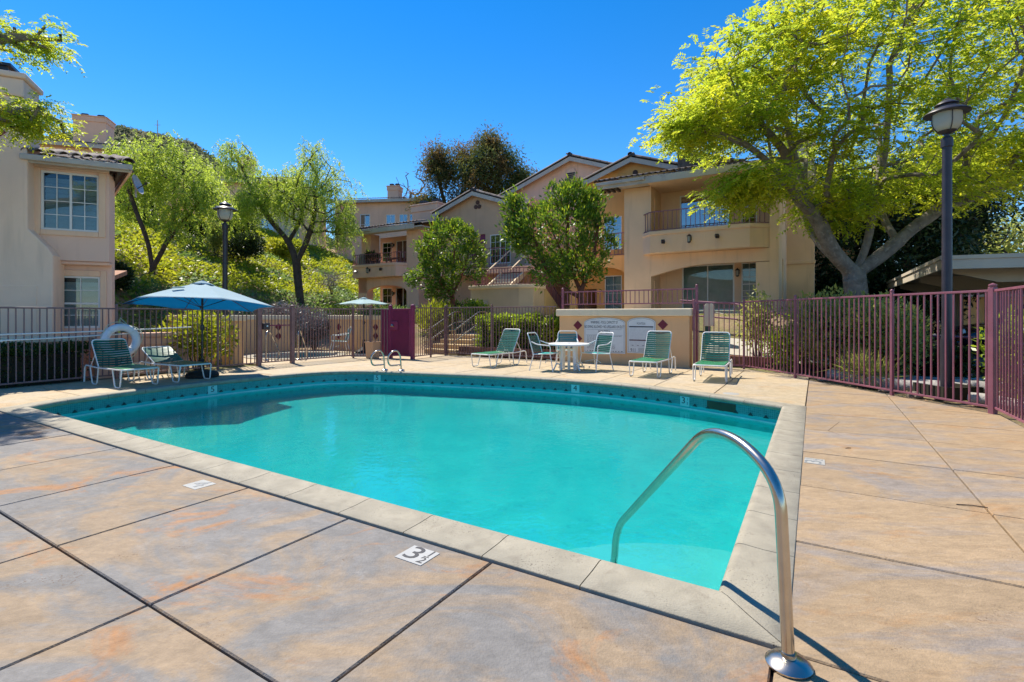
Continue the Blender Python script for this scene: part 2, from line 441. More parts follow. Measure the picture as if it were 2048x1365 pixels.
L['hedge_lime'] = leafmat('lime_tip_hedge_leaf', (0.035, 0.085, 0.012), (0.13, 0.21, 0.018), (0.46, 0.60, 0.04), 0.4, patch=(0.27, 0.34, 0.02), ps=2.6, rough=0.35)
L['ground'] = leafmat('ground_cover_leaf', (0.13, 0.19, 0.012), (0.26, 0.31, 0.018), (0.60, 0.68, 0.04), 0.4, patch=(0.34, 0.34, 0.022), ps=0.35)
L['ground_dark'] = leafmat('deep_ivy_leaf', (0.05, 0.11, 0.018), (0.11, 0.20, 0.03), (0.32, 0.48, 0.06), 0.35, patch=(0.18, 0.25, 0.09), ps=0.8)
L['gold'] = leafmat('gold_shrub_leaf', (0.12, 0.18, 0.008), (0.24, 0.27, 0.012), (0.55, 0.60, 0.03), 0.4, ps=2)
L['olive'] = leafmat('olive_shrub_leaf', (0.08, 0.115, 0.03), (0.22, 0.26, 0.07), (0.58, 0.68, 0.14), 0.48, patch=(0.32, 0.31, 0.08), ps=1.5)
L['lime'] = leafmat('young_lime_leaf', (0.17, 0.26, 0.014), (0.33, 0.38, 0.02), (0.62, 0.72, 0.04), 0.42)
L['silver'] = leafmat('silver_shrub_leaf', (0.16, 0.17, 0.17), (0.30, 0.29, 0.31), (0.3, 0.3, 0.3), 0.2, patch=(0.10, 0.075, 0.08), ps=2)
L['brush'] = leafmat('chaparral_leaf', (0.050, 0.085, 0.045), (0.10, 0.135, 0.075), (0.20, 0.27, 0.12), 0.3, patch=(0.18, 0.18, 0.11), ps=0.08, spec=0.05, rough=0.8)
# ------------------------------------------------------------------ terrain
def sstep(a, b, x):
    t = np.clip((x - a) / (b - a), 0, 1); return t*t*(3 - 2*t)
def terrain(X, Y):
    X = np.asarray(X, float); Y = np.asarray(Y, float)
    e = CE*X - SN*Y; n = SN*X + CE*Y
    lvl = 0.95 + 0.45*sstep(-16, -7, e)
    lvl = lvl * (1 - 0.85*sstep(-1.2, 2.0, e))
    z = lvl * sstep(13.1, 17.6, n) * (0.25 + 0.75*sstep(12.9, 14.2, n))
    s = -0.977*(X + 11.0) + 0.213*(Y - 16)
    s1 = np.maximum(s, 0)
    hill = 0.50*np.minimum(s1, 14) + 0.10*np.clip(s1 - 15, 0, 25)
    hill = hill * sstep(-0.5, 2.5, s)
    z = z + np.where(s > -0.5, hill, 0) + np.where(s > 0, 0.75*sstep(0, 3, s)*(1 - sstep(13.1, 17.6, n)), 0)
    z = z + 0.05*np.sin(X*1.7 + Y*0.6)*np.cos(Y*1.3 - X*0.4)*sstep(0.0, 3.0, s)
    return z - 0.045
def tz(e, n):
    p = W(e, n); return float(terrain(p.x, p.y))
el = np.concatenate([np.linspace(-700, -60, 12)[:-1], np.arange(-60, -12.5, 0.8), np.arange(-12.5, 4, 0.5), np.arange(4, 30, 2), np.linspace(30, 700, 12)])
nl = np.concatenate([np.linspace(-200, -6, 8)[:-1], np.arange(-6, 2, 1), np.arange(2, 30, 0.5), np.arange(30, 60, 1.2), np.linspace(60, 900, 14)])
EEg, NNg = np.meshgrid(el, nl, indexing='ij')
XX = CE*EEg + SN*NNg; YY = -SN*EEg + CE*NNg
ZZ = terrain(XX, YY)
idx = np.arange(XX.size).reshape(XX.shape)
fs = []
for i in range(len(el)-1):
    for j in range(len(nl)-1):
        ec, nc = (el[i]+el[i+1])/2, (nl[j]+nl[j+1])/2
        if -10.6 < ec < 0.0 and 2.0 < nc < 9.6: continue
        fs.append((int(idx[i,j]), int(idx[i+1,j]), int(idx[i+1,j+1]), int(idx[i,j+1])))
me = bpy.data.meshes.new('ground')
me.from_pydata(np.stack([XX.ravel(), YY.ravel(), ZZ.ravel()], 1).tolist(), [], fs)
me.shade_smooth()
gm, nt, b = new_mat('garden_and_hill_soil')
co = coords(nt)
c = mixc(nt, mrange(nt, noise(nt, co, 0.9, 6, 0.5), 0.35, 0.65), (0.22, 0.15, 0.085), (0.34, 0.23, 0.13))
c = mixc(nt, mrange(nt, noise(nt, co, 0.25, 5, 0.6), 0.45, 0.6), c, (0.13, 0.13, 0.04))
c = mixc(nt, mrange(nt, noise(nt, co, 14, 6, 0.2, 0.7), 0.5, 0.75), c, (0.30, 0.22, 0.13))
nt.links.new(c, b.inputs['Base Color']); b.inputs['Roughness'].default_value = 0.95
bp = nd(nt, 'ShaderNodeBump', Strength=0.6, Distance=0.06); nt.links.new(noise(nt, co, 12, 6), bp.inputs['Height']); nt.links.new(bp.outputs[0], b.inputs['Normal'])
tag(link('ground', me, None, gm), 'brown garden soil rising to the planted bank', kind='structure')

mb = MB()  # mostly hidden pale strip, added to bounce sunlight onto the shaded fronts
for a, b2 in ((-18.5, -14.0), (-10.4, -6.9), (-6.9, -3.0), (-3.0, 0.6)):
    q = [(a+0.02, 18.1), (b2-0.02, 18.1), (b2-0.02, 20.6), (a+0.02, 20.6)]
    mb.add([(*W(e, n)[:2], tz(e, n) + 0.05) for e, n in q], [(0, 1, 2, 3)])
tag(part('bounce_walkway', mb, M['path'], None, 0), 'pale concrete strip added to bounce light onto the building front', kind='structure')
# parking lot asphalt under the carport
mb = MB(); q = [W(2.7, 14.2), W(22, 11), W(22, 40), W(2.7, 40)]
mb.add([(p.x, p.y, float(terrain(p.x, p.y)) if False else 0.22) for p in q], [(0,1,2,3)])
tag(part('parking_lot', mb, M['asphalt'], None, 0), 'grey asphalt under the carport', kind='structure')

# distant brush covered hill
def hillz(X, Y):
    h = 75*np.exp(-((X + 152)/84.0)**2)*np.exp(-((Y - 205)/75.0)**2)
    return h + 1.3*np.sin(X*0.21 + 1)*np.cos(Y*0.17) + 0.8*np.sin(X*0.5)*np.sin(Y*0.43) - 2
gx = np.arange(-330, 30, 4.0); gy = np.arange(85, 330, 4.0)
GX, GY = np.meshgrid(gx, gy, indexing='ij'); GZ = hillz(GX, GY)
idx = np.arange(GX.size).reshape(GX.shape)
fs = np.stack([idx[:-1,:-1], idx[1:,:-1], idx[1:,1:], idx[:-1,1:]], -1).reshape(-1, 4)
me = bpy.data.meshes.new('far_hill'); me.from_pydata(np.stack([GX.ravel(), GY.ravel(), GZ.ravel()], 1).tolist(), [], fs.tolist()); me.shade_smooth()
far_m = mat('far_hill_soil', (0.17, 0.145, 0.095), 0.95, var=0.3, vs=0.05, col2=(0.09, 0.10, 0.05), c2t=(0.45, 0.6))
tag(link('hill', me, None, far_m), 'brush covered hill far behind the rooftops', kind='structure')

# ------------------------------------------------------------------ pool outline (e, n)
curve_ctrl = [(-9.50,2.52,0),(-9.77,3.12,0),(-9.95,4.2,0),(-9.98,5.3,0),(-9.88,6.4,0),(-9.55,7.5,0),(-8.95,8.08,0),(-8.3,8.3,0),(-7.04,8.62,0),(-5.72,8.93,0),(-4.3,9.06,0),(-3.2,9.02,0),(-2.3,8.83,0),(-1.3,8.46,0),(-0.43,8.08,0)]
curve = [(p.x, p.y) for p in smooth_path(curve_ctrl, 5)]
A = (-0.40, 2.52)
def sub(p, q, n):
    return [(p[0] + (q[0]-p[0])*k/n, p[1] + (q[1]-p[1])*k/n) for k in range(n)]
outline = curve[:-1] + sub(curve[-1], A, 12) + sub(A, curve[0], 18)     # clockwise seen from above
def offset(poly, d, corners=()):
    n = len(poly); out = []
    for i in range(n):
        p0 = Vector(poly[i-1]); p = Vector(poly[i]); p1 = Vector(poly[(i+1) % n])
        a = (p - p0).normalized(); b2 = (p1 - p).normalized()
        na = Vector((-a.y, a.x)); nb = Vector((-b2.y, b2.x))
        m = (na + nb); L2 = m.length
        m = m / L2; k = d / max(0.35, m.dot(na))
        out.append((p.x + m.x*k, p.y + m.y*k))
    return out
outer = offset(outline, 0.30)
pool = thing_en('swimming_pool', 'kidney sided pool with pale concrete coping and turquoise plaster', None, -5, 5.5, 0)
del pool['label']; pool['kind'] = 'structure'

def poly_len(P):
    P = P + [P[0]]
    d = [0]
    for a, b2 in zip(P[:-1], P[1:]): d.append(d[-1] + math.dist(a, b2))
    return d
# coping stones
def frame_at(s, acc, P, Q):
    n = len(P); tot = acc[-1]; s = s % tot
    i = max(0, min(n-1, int(np.searchsorted(acc, s, side='right')) - 1))
    t = (s - acc[i]) / max(1e-6, acc[i+1] - acc[i])
    a, b2 = P[i], P[(i+1) % n]; c, d = Q[i], Q[(i+1) % n]
    return (a[0]+(b2[0]-a[0])*t, a[1]+(b2[1]-a[1])*t), (c[0]+(d[0]-c[0])*t, c[1]+(d[1]-c[1])*t)
acc = poly_len(outline); tot = acc[-1]
idxA = len(curve) - 1 + 12
breaks = [acc[0], acc[len(curve)-1], acc[idxA], tot]
stones = []
for a, b2 in zip(breaks[:-1], breaks[1:]):
    k = max(1, round((b2 - a)/0.56)); stones += [(a + (b2-a)*i/k, a + (b2-a)*(i+1)/k) for i in range(k)]
prof = [(1.0, -0.05), (1.0, 0.004), (0.985, 0.009), (0.5, 0.012), (0.17, 0.020), (0.07, 0.017), (0.015, 0.002), (-0.01, -0.022), (0.01, -0.050), (0.08, -0.062)]
for s0, s1 in stones:
    g = 0.003; ss = sorted(set([s0+g, s1-g] + [x for x in acc if s0+g+0.02 < x < s1-g-0.02]))
    vs = []; fs = []
    for s_ in ss:
        p, q = frame_at(s_, acc, outline, outer)
        vs += [(p[0]+(q[0]-p[0])*t, p[1]+(q[1]-p[1])*t, z) for t, z in prof]
    m = len(prof)
    for i in range(len(ss)-1):
        fs += [(i*m+k, (i+1)*m+k, (i+1)*m+k+1, i*m+k+1) for k in range(m-1)]
    fs += [tuple(range(m)), tuple(range((len(ss)-1)*m, len(ss)*m))[::-1]]
    part('coping_stone', MB().add(vs, fs), M['coping'], pool, 50)

# shell
WL = -0.27
plm, nt, b = new_mat('pool_plaster')
co = coords(nt)
c = mixc(nt, mrange(nt, noise(nt, co, 1.6, 7, 0.8, 0.65), 0.35, 0.65), (0.014, 0.455, 0.45), (0.032, 0.53, 0.505))
c = mixc(nt, mrange(nt, noise(nt, co, 9, 6, 0.6, 0.7), 0.57, 0.75), c, (0.006, 0.35, 0.39))
nt.links.new(c, b.inputs['Base Color']); b.inputs['Roughness'].default_value = 0.8
wall_in = offset(outline, 0.02)
def floorz(e): return -0.98 + 0.040*(e + 0.4)
mb = MB(); n = len(wall_in); vs = []
for p in wall_in: vs += [(p[0], p[1], -0.20), (p[0], p[1], floorz(p[0]) + 0.12)]
fl = offset(outline, -0.10)
for p in fl: vs.append((p[0], p[1], floorz(p[0])))
fs = [(2*i, 2*((i+1) % n), 2*((i+1) % n)+1, 2*i+1) for i in range(n)]
fs += [(2*i+1, 2*((i+1) % n)+1, 2*n+(i+1) % n, 2*n+i) for i in range(n)]
fs.append(tuple(2*n+i for i in range(n)))
part('pool_shell', mb.add(vs, fs), plm, pool, 40)
# waterline tile band
bm_, nt, b = new_mat('waterline_tile')
uv = nd(nt, 'ShaderNodeUVMap')
br = nd(nt, 'ShaderNodeTexBrick', offset=0.0, Scale=1.0)
for k_, v_ in (('Mortar Size', 0.0016), ('Brick Width', 0.03), ('Row Height', 0.03), ('Bias', 0.0)): br.inputs[k_].default_value = v_
br.inputs['Color1'].default_value = (0.012, 0.19, 0.20, 1); br.inputs['Color2'].default_value = (0.022, 0.27, 0.27, 1); br.inputs['Mortar'].default_value = (0.10, 0.38, 0.37, 1)
nt.links.new(uv.outputs[0], br.inputs['Vector']); nt.links.new(br.outputs['Color'], b.inputs['Base Color']); b.inputs['Roughness'].default_value = 0.22
vs = []; fs = []
for p in wall_in: vs += [(p[0], p[1], -0.055), (p[0], p[1], -0.20)]
fs = [(2*i, 2*((i+1) % n), 2*((i+1) % n)+1, 2*i+1) for i in range(n)]
tb = part('tile_band', MB().add(vs, fs), bm_, pool, 40)
uvl = tb.data.uv_layers.new(name='UVMap')
accw = acc
for poly in tb.data.polygons:
    ids = sorted(set(v//2 for v in poly.vertices)); wrap = ids == [0, n-1]
    for li in poly.loop_indices:
        v = tb.data.loops[li].vertex_index; k = v//2
        s_ = tot if (wrap and k == 0) else accw[k]
        uvl.data[li].uv = (s_, -0.055 if v % 2 == 0 else -0.20)
lip_m = mat('waterline_lime', (0.40, 0.66, 0.64), 0.6, var=0.15, vs=4)
ring_in = offset(outline, 0.012)
vs = []
for p, q in zip(wall_in, ring_in): vs += [(p[0], p[1], WL+0.022), (q[0], q[1], WL+0.022), (q[0], q[1], WL-0.012), (p[0], p[1], WL-0.012)]
part('lime_line', MB().add(vs, [(4*i+k, 4*((i+1) % n)+k, 4*((i+1) % n)+k+1, 4*i+k+1) for i in range(n) for k in range(3)]), lip_m, pool, 0)
# small dark triangular accent tiles along the far side
tri = MB().prism([(-0.042, 0.0), (0.042, 0.0), (0.0, 0.05)], 'y', -0.006, 0.0).mesh('accent_tile', smooth=0)
tri.materials.append(mat('dark_teal_tile', (0.006, 0.035, 0.045), 0.25, var=0.1))
s_ = acc[0] + 0.2
while s_ < acc[len(curve)-1] - 0.1:
    p, q = frame_at(s_, acc, outline, outer)
    d = Vector((q[0]-p[0], q[1]-p[1])).normalized()
    ang = math.atan2(d.y, d.x) - math.pi/2
    inst('accent_tile', tri, pool, (p[0]+d.x*0.017, p[1]+d.y*0.017, -0.205), (0, 0, ang))
    s_ += 0.235
# skimmer mouth
def wall_frame(e_, n_):
    k = min(range(len(curve)), key=lambda i: math.dist(curve[i], (e_, n_)))
    a, b2 = curve[max(0, k-1)], curve[min(len(curve)-1, k+1)]
    t = Vector((b2[0]-a[0], b2[1]-a[1])).normalized(); nrm = Vector((-t.y, t.x))
    return Vector(curve[k]), t, nrm, math.atan2(t.y, t.x)
p, t, nrm, ang = wall_frame(-1.35, 8.48)
sk = MB().box(-0.24, 0.24, -0.004, 0.004, -0.20, -0.075)
o = part('skimmer_mouth', sk, mat('skimmer_dark', (0.03, 0.04, 0.02), 0.5, var=0.4, vs=8), pool, 0)
g = ORG[pool.name]
o.data.transform(Matrix.Translation((g[0], g[1], g[2]))); o.location = (p.x+nrm.x*0.014-g[0], p.y+nrm.y*0.014-g[1], -g[2]); o.rotation_euler = (0, 0, ang)
# steps in the near right corner with dark edge tiles
def quarter(r, z0, z1):
    pts = [A] + [(A[0] - r*math.cos(a), A[1] + r*math.sin(a)) for a in np.linspace(0, math.pi/2, 14)]
    return MB().prism(pts, 'z', z0, z1)
stepm = mat('step_plaster', (0.14, 0.56, 0.52), 0.8, var=0.06, vs=3)
part('step', quarter(1.10, -0.95, -0.45), stepm, pool, 40)
part('step', quarter(1.50, -0.95, -0.70), stepm, pool, 40)
edge_m = mat('step_edge_tile', (0.004, 0.10, 0.11), 0.3, var=0.1)
for r, z in ((1.07, -0.445), (1.47, -0.695)):
    for a in (0.30,):
        c0 = Vector((A[0] - r*math.cos(a), A[1] + r*math.sin(a))); tv = Vector((math.sin(a), math.cos(a), 0))
        part('edge_tile', MB().bar((c0.x-tv.x*0.11, c0.y-tv.y*0.11, z), (c0.x+tv.x*0.11, c0.y+tv.y*0.11, z), 0.05, 0.012), edge_m, pool, 0)
# water: a refracting surface; the sun reaches the plaster through it as a refractive caustic
wm, nt, b = new_mat('pool_water')
nt.nodes.remove(b)
co = coords(nt)
h = nd(nt, 'ShaderNodeMath', operation='ADD'); nt.links.new(noise(nt, co, 3.2, 3, 0.6), h.inputs[0]); nt.links.new(noise(nt, co, 11, 2, 0.3), h.inputs[1])
bp = nd(nt, 'ShaderNodeBump', Strength=0.06, Distance=0.05); nt.links.new(h.outputs[0], bp.inputs['Height'])
gw = nd(nt, 'ShaderNodeBsdfGlass', IOR=1.33, Roughness=0.0); gw.inputs['Color'].default_value = (0.62, 0.97, 0.98, 1)
nt.links.new(bp.outputs[0], gw.inputs['Normal'])
nt.links.new(gw.outputs[0], nt.nodes['Material Output'].inputs['Surface'])
wp = offset(outline, 0.019)
bmw = bmesh.new()
fw_ = bmw.faces.new([bmw.verts.new((*W(*p)[:2], WL)) for p in wp])
if fw_.normal.z < 0 or True:
    fw_.normal_update()
    if fw_.normal.z < 0: fw_.normal_flip()
bmesh.ops.triangulate(bmw, faces=bmw.faces[:])
me = bpy.data.meshes.new('pool_water'); bmw.to_mesh(me); bmw.free(); me.shade_smooth()
wo = link('pool_water', me, None, wm); tag(wo, 'clear turquoise pool water', kind='structure')
wo.cycles.is_caustics_caster = True
sun_data.cycles.is_caustics_light = True
for o_ in pool.children: o_.cycles.is_caustics_receiver = True

# ------------------------------------------------------------------ deck slabs
def clip(poly, a, b2, c):                                   # keep a*e + b*n <= c
    out = []
    for i in range(len(poly)):
        p, q = poly[i], poly[(i+1) % len(poly)]
        fp = a*p[0] + b2*p[1] - c; fq = a*q[0] + b2*q[1] - c
        if fp <= 0: out.append(p)
        if fp*fq < 0:
            t = fp/(fp - fq); out.append((p[0]+(q[0]-p[0])*t, p[1]+(q[1]-p[1])*t))
    return out
deck = thing_en('pool_deck', 'worn stained concrete deck', None, 0, 0, 0)
del deck['label']; deck['kind'] = 'structure'
def area(P): return sum(P[i-1][0]*P[i][1] - P[i][0]*P[i-1][1] for i in range(len(P)))/2
base_mb = MB()
margin = {}
def slab(poly, m, zone):
    if len(poly) < 3: return
    if area(poly) < 0: poly = poly[::-1]
    if abs(area(poly)) < 0.02: return
    base_mb.add([(p[0], p[1], -0.024) for p in poly], [tuple(range(len(poly)))])
    vis = False
    for p in poly:
        w_ = W(*p)
        if w_.y > 1.3 and abs(w_.x) < 1.15*w_.y + 0.4: vis = True
    if not vis: margin.setdefault(zone, MB()).add([(p[0], p[1], -0.001) for p in poly], [tuple(range(len(poly)))]); return
    P1 = offset(poly, -0.006); P2 = offset(poly, -0.0115)
    n = len(poly)
    hz = random.uniform(-0.0015, 0.0015)
    vs = [(p[0], p[1], hz) for p in P2] + [(p[0], p[1], hz-0.007) for p in P1] + [(p[0], p[1], -0.028) for p in P1]
    fs = [tuple(range(n))] + [(i, n+i, n+(i+1) % n, (i+1) % n) for i in range(n)] + [(n+i, 2*n+i, 2*n+(i+1) % n, n+(i+1) % n) for i in range(n)]
    part('slab', MB().add(vs, fs), m, deck, 20)
# offset() moves left of travel; for counter-clockwise polygons left is inside, so flip the sign there
_off = offset
def offset(poly, d):
    return _off(poly, -d if area(poly) > 0 else d)
ej = [-0.141] + [-1.466 - 1.098*k for k in range(8)] + [-10.25, -11.3, -12.3]
ej = [x for x in ej if x > -9.9 or x in (-10.25, -11.3, -12.3)]
nj = [2.21 + 1.112*k for k in range(-5, 12)]
nj[4] = 1.085; nj[3] = -0.02
kq = [(p[0], p[1]) for p in outer[:len(curve)]]
split = min(range(len(kq)), key=lambda i: abs(kq[i][0] + 10.10) + (0 if kq[i][1] > 6 else 9))
pe, pn = kq[split]
# near strip (in front of the pool)
for i in range(len(ej)-1):
    for j in range(5):
        slab([(ej[i+1], nj[j]), (ej[i], nj[j]), (ej[i], nj[j+1]), (ej[i+1], nj[j+1])], M['deck_grey'], 'deck_grey')
# right strip, cut off by the slanting fence
fa = ((-1.5, 13.3), (2.0, 8.94)); na_ = Vector((fa[1][1]-fa[0][1], -(fa[1][0]-fa[0][0]))) * -1
ca = na_.x*fa[0][0] + na_.y*fa[0][1]
for e0, e1 in ((-0.141, 0.975), (0.975, 2.06)):
    for j in range(0, 16):
        pl = [(e0, nj[j]), (e1, nj[j]), (e1, nj[j+1]), (e0, nj[j+1])]
        pl = clip(pl, na_.x, na_.y, ca + 0.1*na_.length)
        slab(pl, M['deck_tan'], 'deck_tan')
# left strip
left_rows = [2.21] + [2.21 + 1.112*k for k in range(1, 5)] + [pn]
for a, b2 in zip(left_rows[:-1], left_rows[1:]):
    edge = [p for p in kq[:split+1] if a + 1e-4 < p[1] < b2 - 1e-4]
    def e_at(nv):
        for p, q in zip(kq[:split+1][:-1], kq[:split+1][1:]):
            if min(p[1], q[1]) <= nv <= max(p[1], q[1]): return p[0] + (q[0]-p[0])*(nv-p[1])/(q[1]-p[1])
        return kq[0][0] if nv < kq[0][1] else pe
    slab([(-12.3, a), (e_at(a), a)] + edge + [(e_at(b2), b2), (-12.3, b2)], M['deck_pale'], 'deck_pale')
# far strip
ej2 = [-12.3, -11.2, pe] + [x for x in ej[::-1] if x > pe + 0.3]
far = kq[split:]
def n_at(ev):
    for p, q in zip(far[:-1], far[1:]):
        if min(p[0], q[0]) <= ev <= max(p[0], q[0]) and q[0] != p[0]: return p[1] + (q[1]-p[1])*(ev-p[0])/(q[0]-p[0])
    return far[-1][1]
for a, b2 in zip(ej2[:-1], ej2[1:]):
    top = 11.25 if b2 < -10.0 else 12.9
    if b2 <= pe + 1e-6: low = [(a, pn), (b2, pn)]
    else: low = [(a, n_at(a))] + [p for p in far if a + 1e-4 < p[0] < b2 - 1e-4] + [(b2, n_at(b2))]
    mid = 10.75
    slab(low + [(b2, mid), (a, mid)], M['deck_pale'], 'deck_pale')
    pl = [(a, mid), (b2, mid), (b2, top), (a, top)]
    slab(pl, M['deck_pale'], 'deck_pale')
pl = clip([(-0.141, 12.9), (-0.141, 13.4), (-2.6, 13.4), (-2.6, 12.9)], na_.x, na_.y, ca + 0.1*na_.length)
slab(pl, M['deck_pale'], 'deck_pale')
# spa terrace behind the left fence
for e0, e1 in ((-16.35, -15.0), (-15.0, -13.65), (-13.65, -12.3)):
    for n0, n1 in ((7.9, 9.1), (9.1, 10.4), (10.4, 11.6), (11.6, 12.55)):
        if e0 < -15.5 < e1 or True: slab([(e0, n0), (e1, n0), (e1, n1), (e0, n1)], M['deck_pale'], 'deck_pale')
slab([(-12.3, 11.25), (-10.2, 11.25), (-10.2, 12.95), (-12.3, 12.95)], M['deck_pale'], 'deck_pale')
part('joint_bed', base_mb, M['joint'], deck, 0)
for z, mbm in margin.items(): part('unjointed_margin', mbm, M[z], deck, 0)

# flat depth markers and faded paint marks set in the deck
def text(body, size, parent, m, loc, rot, sx=1.0, name='lettering', ext=0.002, align='CENTER'):
    cu = bpy.data.curves.new(name, 'FONT'); cu.body = body; cu.size = size; cu.align_x = align; cu.align_y = 'CENTER'; cu.extrude = ext; cu.resolution_u = 3
    tmp = bpy.data.objects.new('tmp', cu)
    me = bpy.data.meshes.new_from_object(tmp)
    bpy.data.objects.remove(tmp); bpy.data.curves.remove(cu)
    me.materials.clear(); me.materials.append(m); me.name = name
    o = bpy.data.objects.new(name, me); COL.objects.link(o); o.parent = parent
    o.location = loc; o.rotation_euler = rot; o.scale = (sx, 1, 1)
    return o
def floor_marker(e, n, rz, half, worn=False, body='3'):
    t = thing('depth_marker', None, None, W(e, n, 0.001), rz)
    t.parent = deck; t.location = (e, n, 0.001); t.rotation_euler = (0, 0, rz)
    m = MB().box(-0.092, 0.092, -0.078, 0.078, -0.004, 0.0015)
    part('tile', m, M['marker'], t, 0)
    ink = M['ink_grey'] if worn else M['ink']
    text(body, 0.185, t, ink, (-0.026 if half else 0, 0.004, 0.002), (0, 0, 0), 1.25, ext=0.0008)
    if half:
        text('1', 0.09, t, ink, (0.060, 0.042, 0.002), (0, 0, 0), ext=0.0008); text('2', 0.085, t, ink, (0.060, -0.036, 0.002), (0, 0, 0), 1.1, ext=0.0008)
        part('fraction_bar', MB().box(0.040, 0.075, 0.003, 0.008, 0.0012, 0.0028), ink, t, 0)
    return t
floor_marker(-1.85, 2.06, 0, True)
floor_marker(-4.05, 2.05, 0, False, True, '4')
floor_marker(-0.02, 5.22, math.pi/2, True, True)
def disc(name, e, n, r, m, label=None):
    o = part(name, MB().lathe([(0, 0.004), (r*0.86, 0.005), (r, 0.002), (r, -0.01)], (e, n, 0), 24), m, deck, 40)
disc('skimmer_lid', -1.22, 9.0, 0.13, M['marker'])
part('faded_marker', MB().box(-4.06, -3.80, 9.22, 9.38, -0.004, 0.003), M['marker'], deck, 0)
# numbered tiles in the far tile band
for body, e_, n_, half in (('5', -10.0, 5.31, False), ('5', -8.57, 8.2, False), ('4', -4.11, 9.05, False), ('3', -1.80, 8.68, True)):
    p, t, nrm, ang = wall_frame(e_, n_)
    tk = thing('depth_tile', None, None)
    tk.parent = pool; tk.location = (p.x + nrm.x*0.012 - g[0], p.y + nrm.y*0.012 - g[1], -0.135); tk.rotation_euler = (0, 0, ang)
    part('tile', MB().box(-0.085, 0.085, -0.006, 0.008, -0.088, 0.070), mat('pale_aqua_tile', (0.30, 0.62, 0.60), 0.3, var=0.05) if '_tile_a' not in M else M['_tile_a'], tk, 0)
    text(body, 0.15, tk, M['ink'], (-0.022 if half else 0, -0.0075, 0), (math.pi/2, 0, 0), 1.1, ext=0.001)
    if half: text('1', 0.06, tk, M['ink'], (0.052, -0.0075, 0.03), (math.pi/2, 0, 0), ext=0.001); text('2', 0.06, tk, M['ink'], (0.052, -0.0075, -0.035), (math.pi/2, 0, 0), ext=0.001)
# ------------------------------------------------------------------ main building helpers (everything in e, n, z)
def wall_holes(x0, x1, z0, z1, y0, y1, holes):               # solid wall with rectangular openings, butted blocks
    xs = sorted({x0, x1, *[h[0] for h in holes], *[h[1] for h in holes]})
    zs = sorted({z0, z1, *[h[2] for h in holes], *[h[3] for h in holes]})
    xs = [x for x in xs if x0 <= x <= x1]; zs = [z for z in zs if z0 <= z <= z1]
    mb = MB()
    for za, zb in zip(zs[:-1], zs[1:]):
        run = None
        for xa, xb in zip(xs[:-1], xs[1:]):
            hole = any(h[0] <= (xa+xb)/2 <= h[1] and h[2] <= (za+zb)/2 <= h[3] for h in holes)
            if hole:
                if run: mb.box(run[0], run[1], y0, y1, za, zb); run = None
            else: run = (run[0], xb) if run else (xa, xb)
        if run: mb.box(run[0], run[1], y0, y1, za, zb)
    return mb
def window(root, x0, x1, z0, z1, y, cols=2, rows=3, split=None, blind=False, glass='pane', back='inside', name='window', depth=0.05, fw=0.045, muntin=0.016):
    """window facing -y whose outer frame face lies at y"""
    f = MB()
    f.box(x0, x0+fw, y, y+depth, z0, z1).box(x1-fw, x1, y, y+depth, z0, z1).box(x0+fw, x1-fw, y, y+depth, z0, z0+fw).box(x0+fw, x1-fw, y, y+depth, z1-fw, z1)
    o = part(name, f, M['win_frame'], root, 0)
    xi0, xi1, zi0, zi1 = x0+fw, x1-fw, z0+fw, z1-fw
    cells = [(xi0, xi1, zi0, zi1)]
    if split == 'v':
        xm = (xi0+xi1)/2; part('meeting_rail', MB().box(xm-0.022, xm+0.022, y+0.004, y+depth-0.004, zi0, zi1), M['win_frame'], o, 0)
        cells = [(xi0, xm-0.022, zi0, zi1), (xm+0.022, xi1, zi0, zi1)]
    if split == 'h':
        zm = zi0 + (zi1-zi0)*0.47; part('meeting_rail', MB().box(xi0, xi1, y+0.004, y+depth-0.004, zm-0.022, zm+0.022), M['win_frame'], o, 0)
        cells = [(xi0, xi1, zi0, zm-0.022), (xi0, xi1, zm+0.022, zi1)]
    for a, b2, c, d in cells:
        part('pane', MB().box(a, b2, y+0.024, y+0.030, c, d), M[glass], o, 0)
    if cols > 1 or rows > 1:
        m = MB()
        for a, b2, c, d in cells:
            cc = max(1, cols//(2 if split == 'v' else 1)); rr = max(1, rows//(2 if split == 'h' else 1))
            for k in range(1, cc):
                xm = a + (b2-a)*k/cc; m.box(xm-muntin/2, xm+muntin/2, y+0.014, y+0.0235, c, d)
            for k in range(1, rr):
                zm = c + (d-c)*k/rr; m.box(a, b2, y+0.016, y+0.0225, zm-muntin/2, zm+muntin/2)
        if m.v: part('muntin', m, M['win_frame'], o, 0)
    if blind:
        pitch = blind
        sl = MB().bar((xi0+0.005, 0, 0), (xi1-0.005, 0, 0), 0.008, pitch*1.02, (0, 0.22, 1)).mesh('slat', smooth=0); sl.materials.append(M['blind'])
        k = int((zi1-zi0)/pitch)
        for i in range(k): inst_slat(sl, o, root, y+0.085, zi0+pitch*(i+0.5))
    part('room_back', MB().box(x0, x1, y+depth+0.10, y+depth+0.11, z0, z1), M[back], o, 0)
    return o
def inst_slat(me, o, root, y, z):
    s = bpy.data.objects.new('slat', me); COL.objects.link(s); s.parent = o
    g = ORG[root.name]; s.location = (0 - 0, y-g[1], z-g[2]); s.location.x = -g[0]
    return s
TILE = None
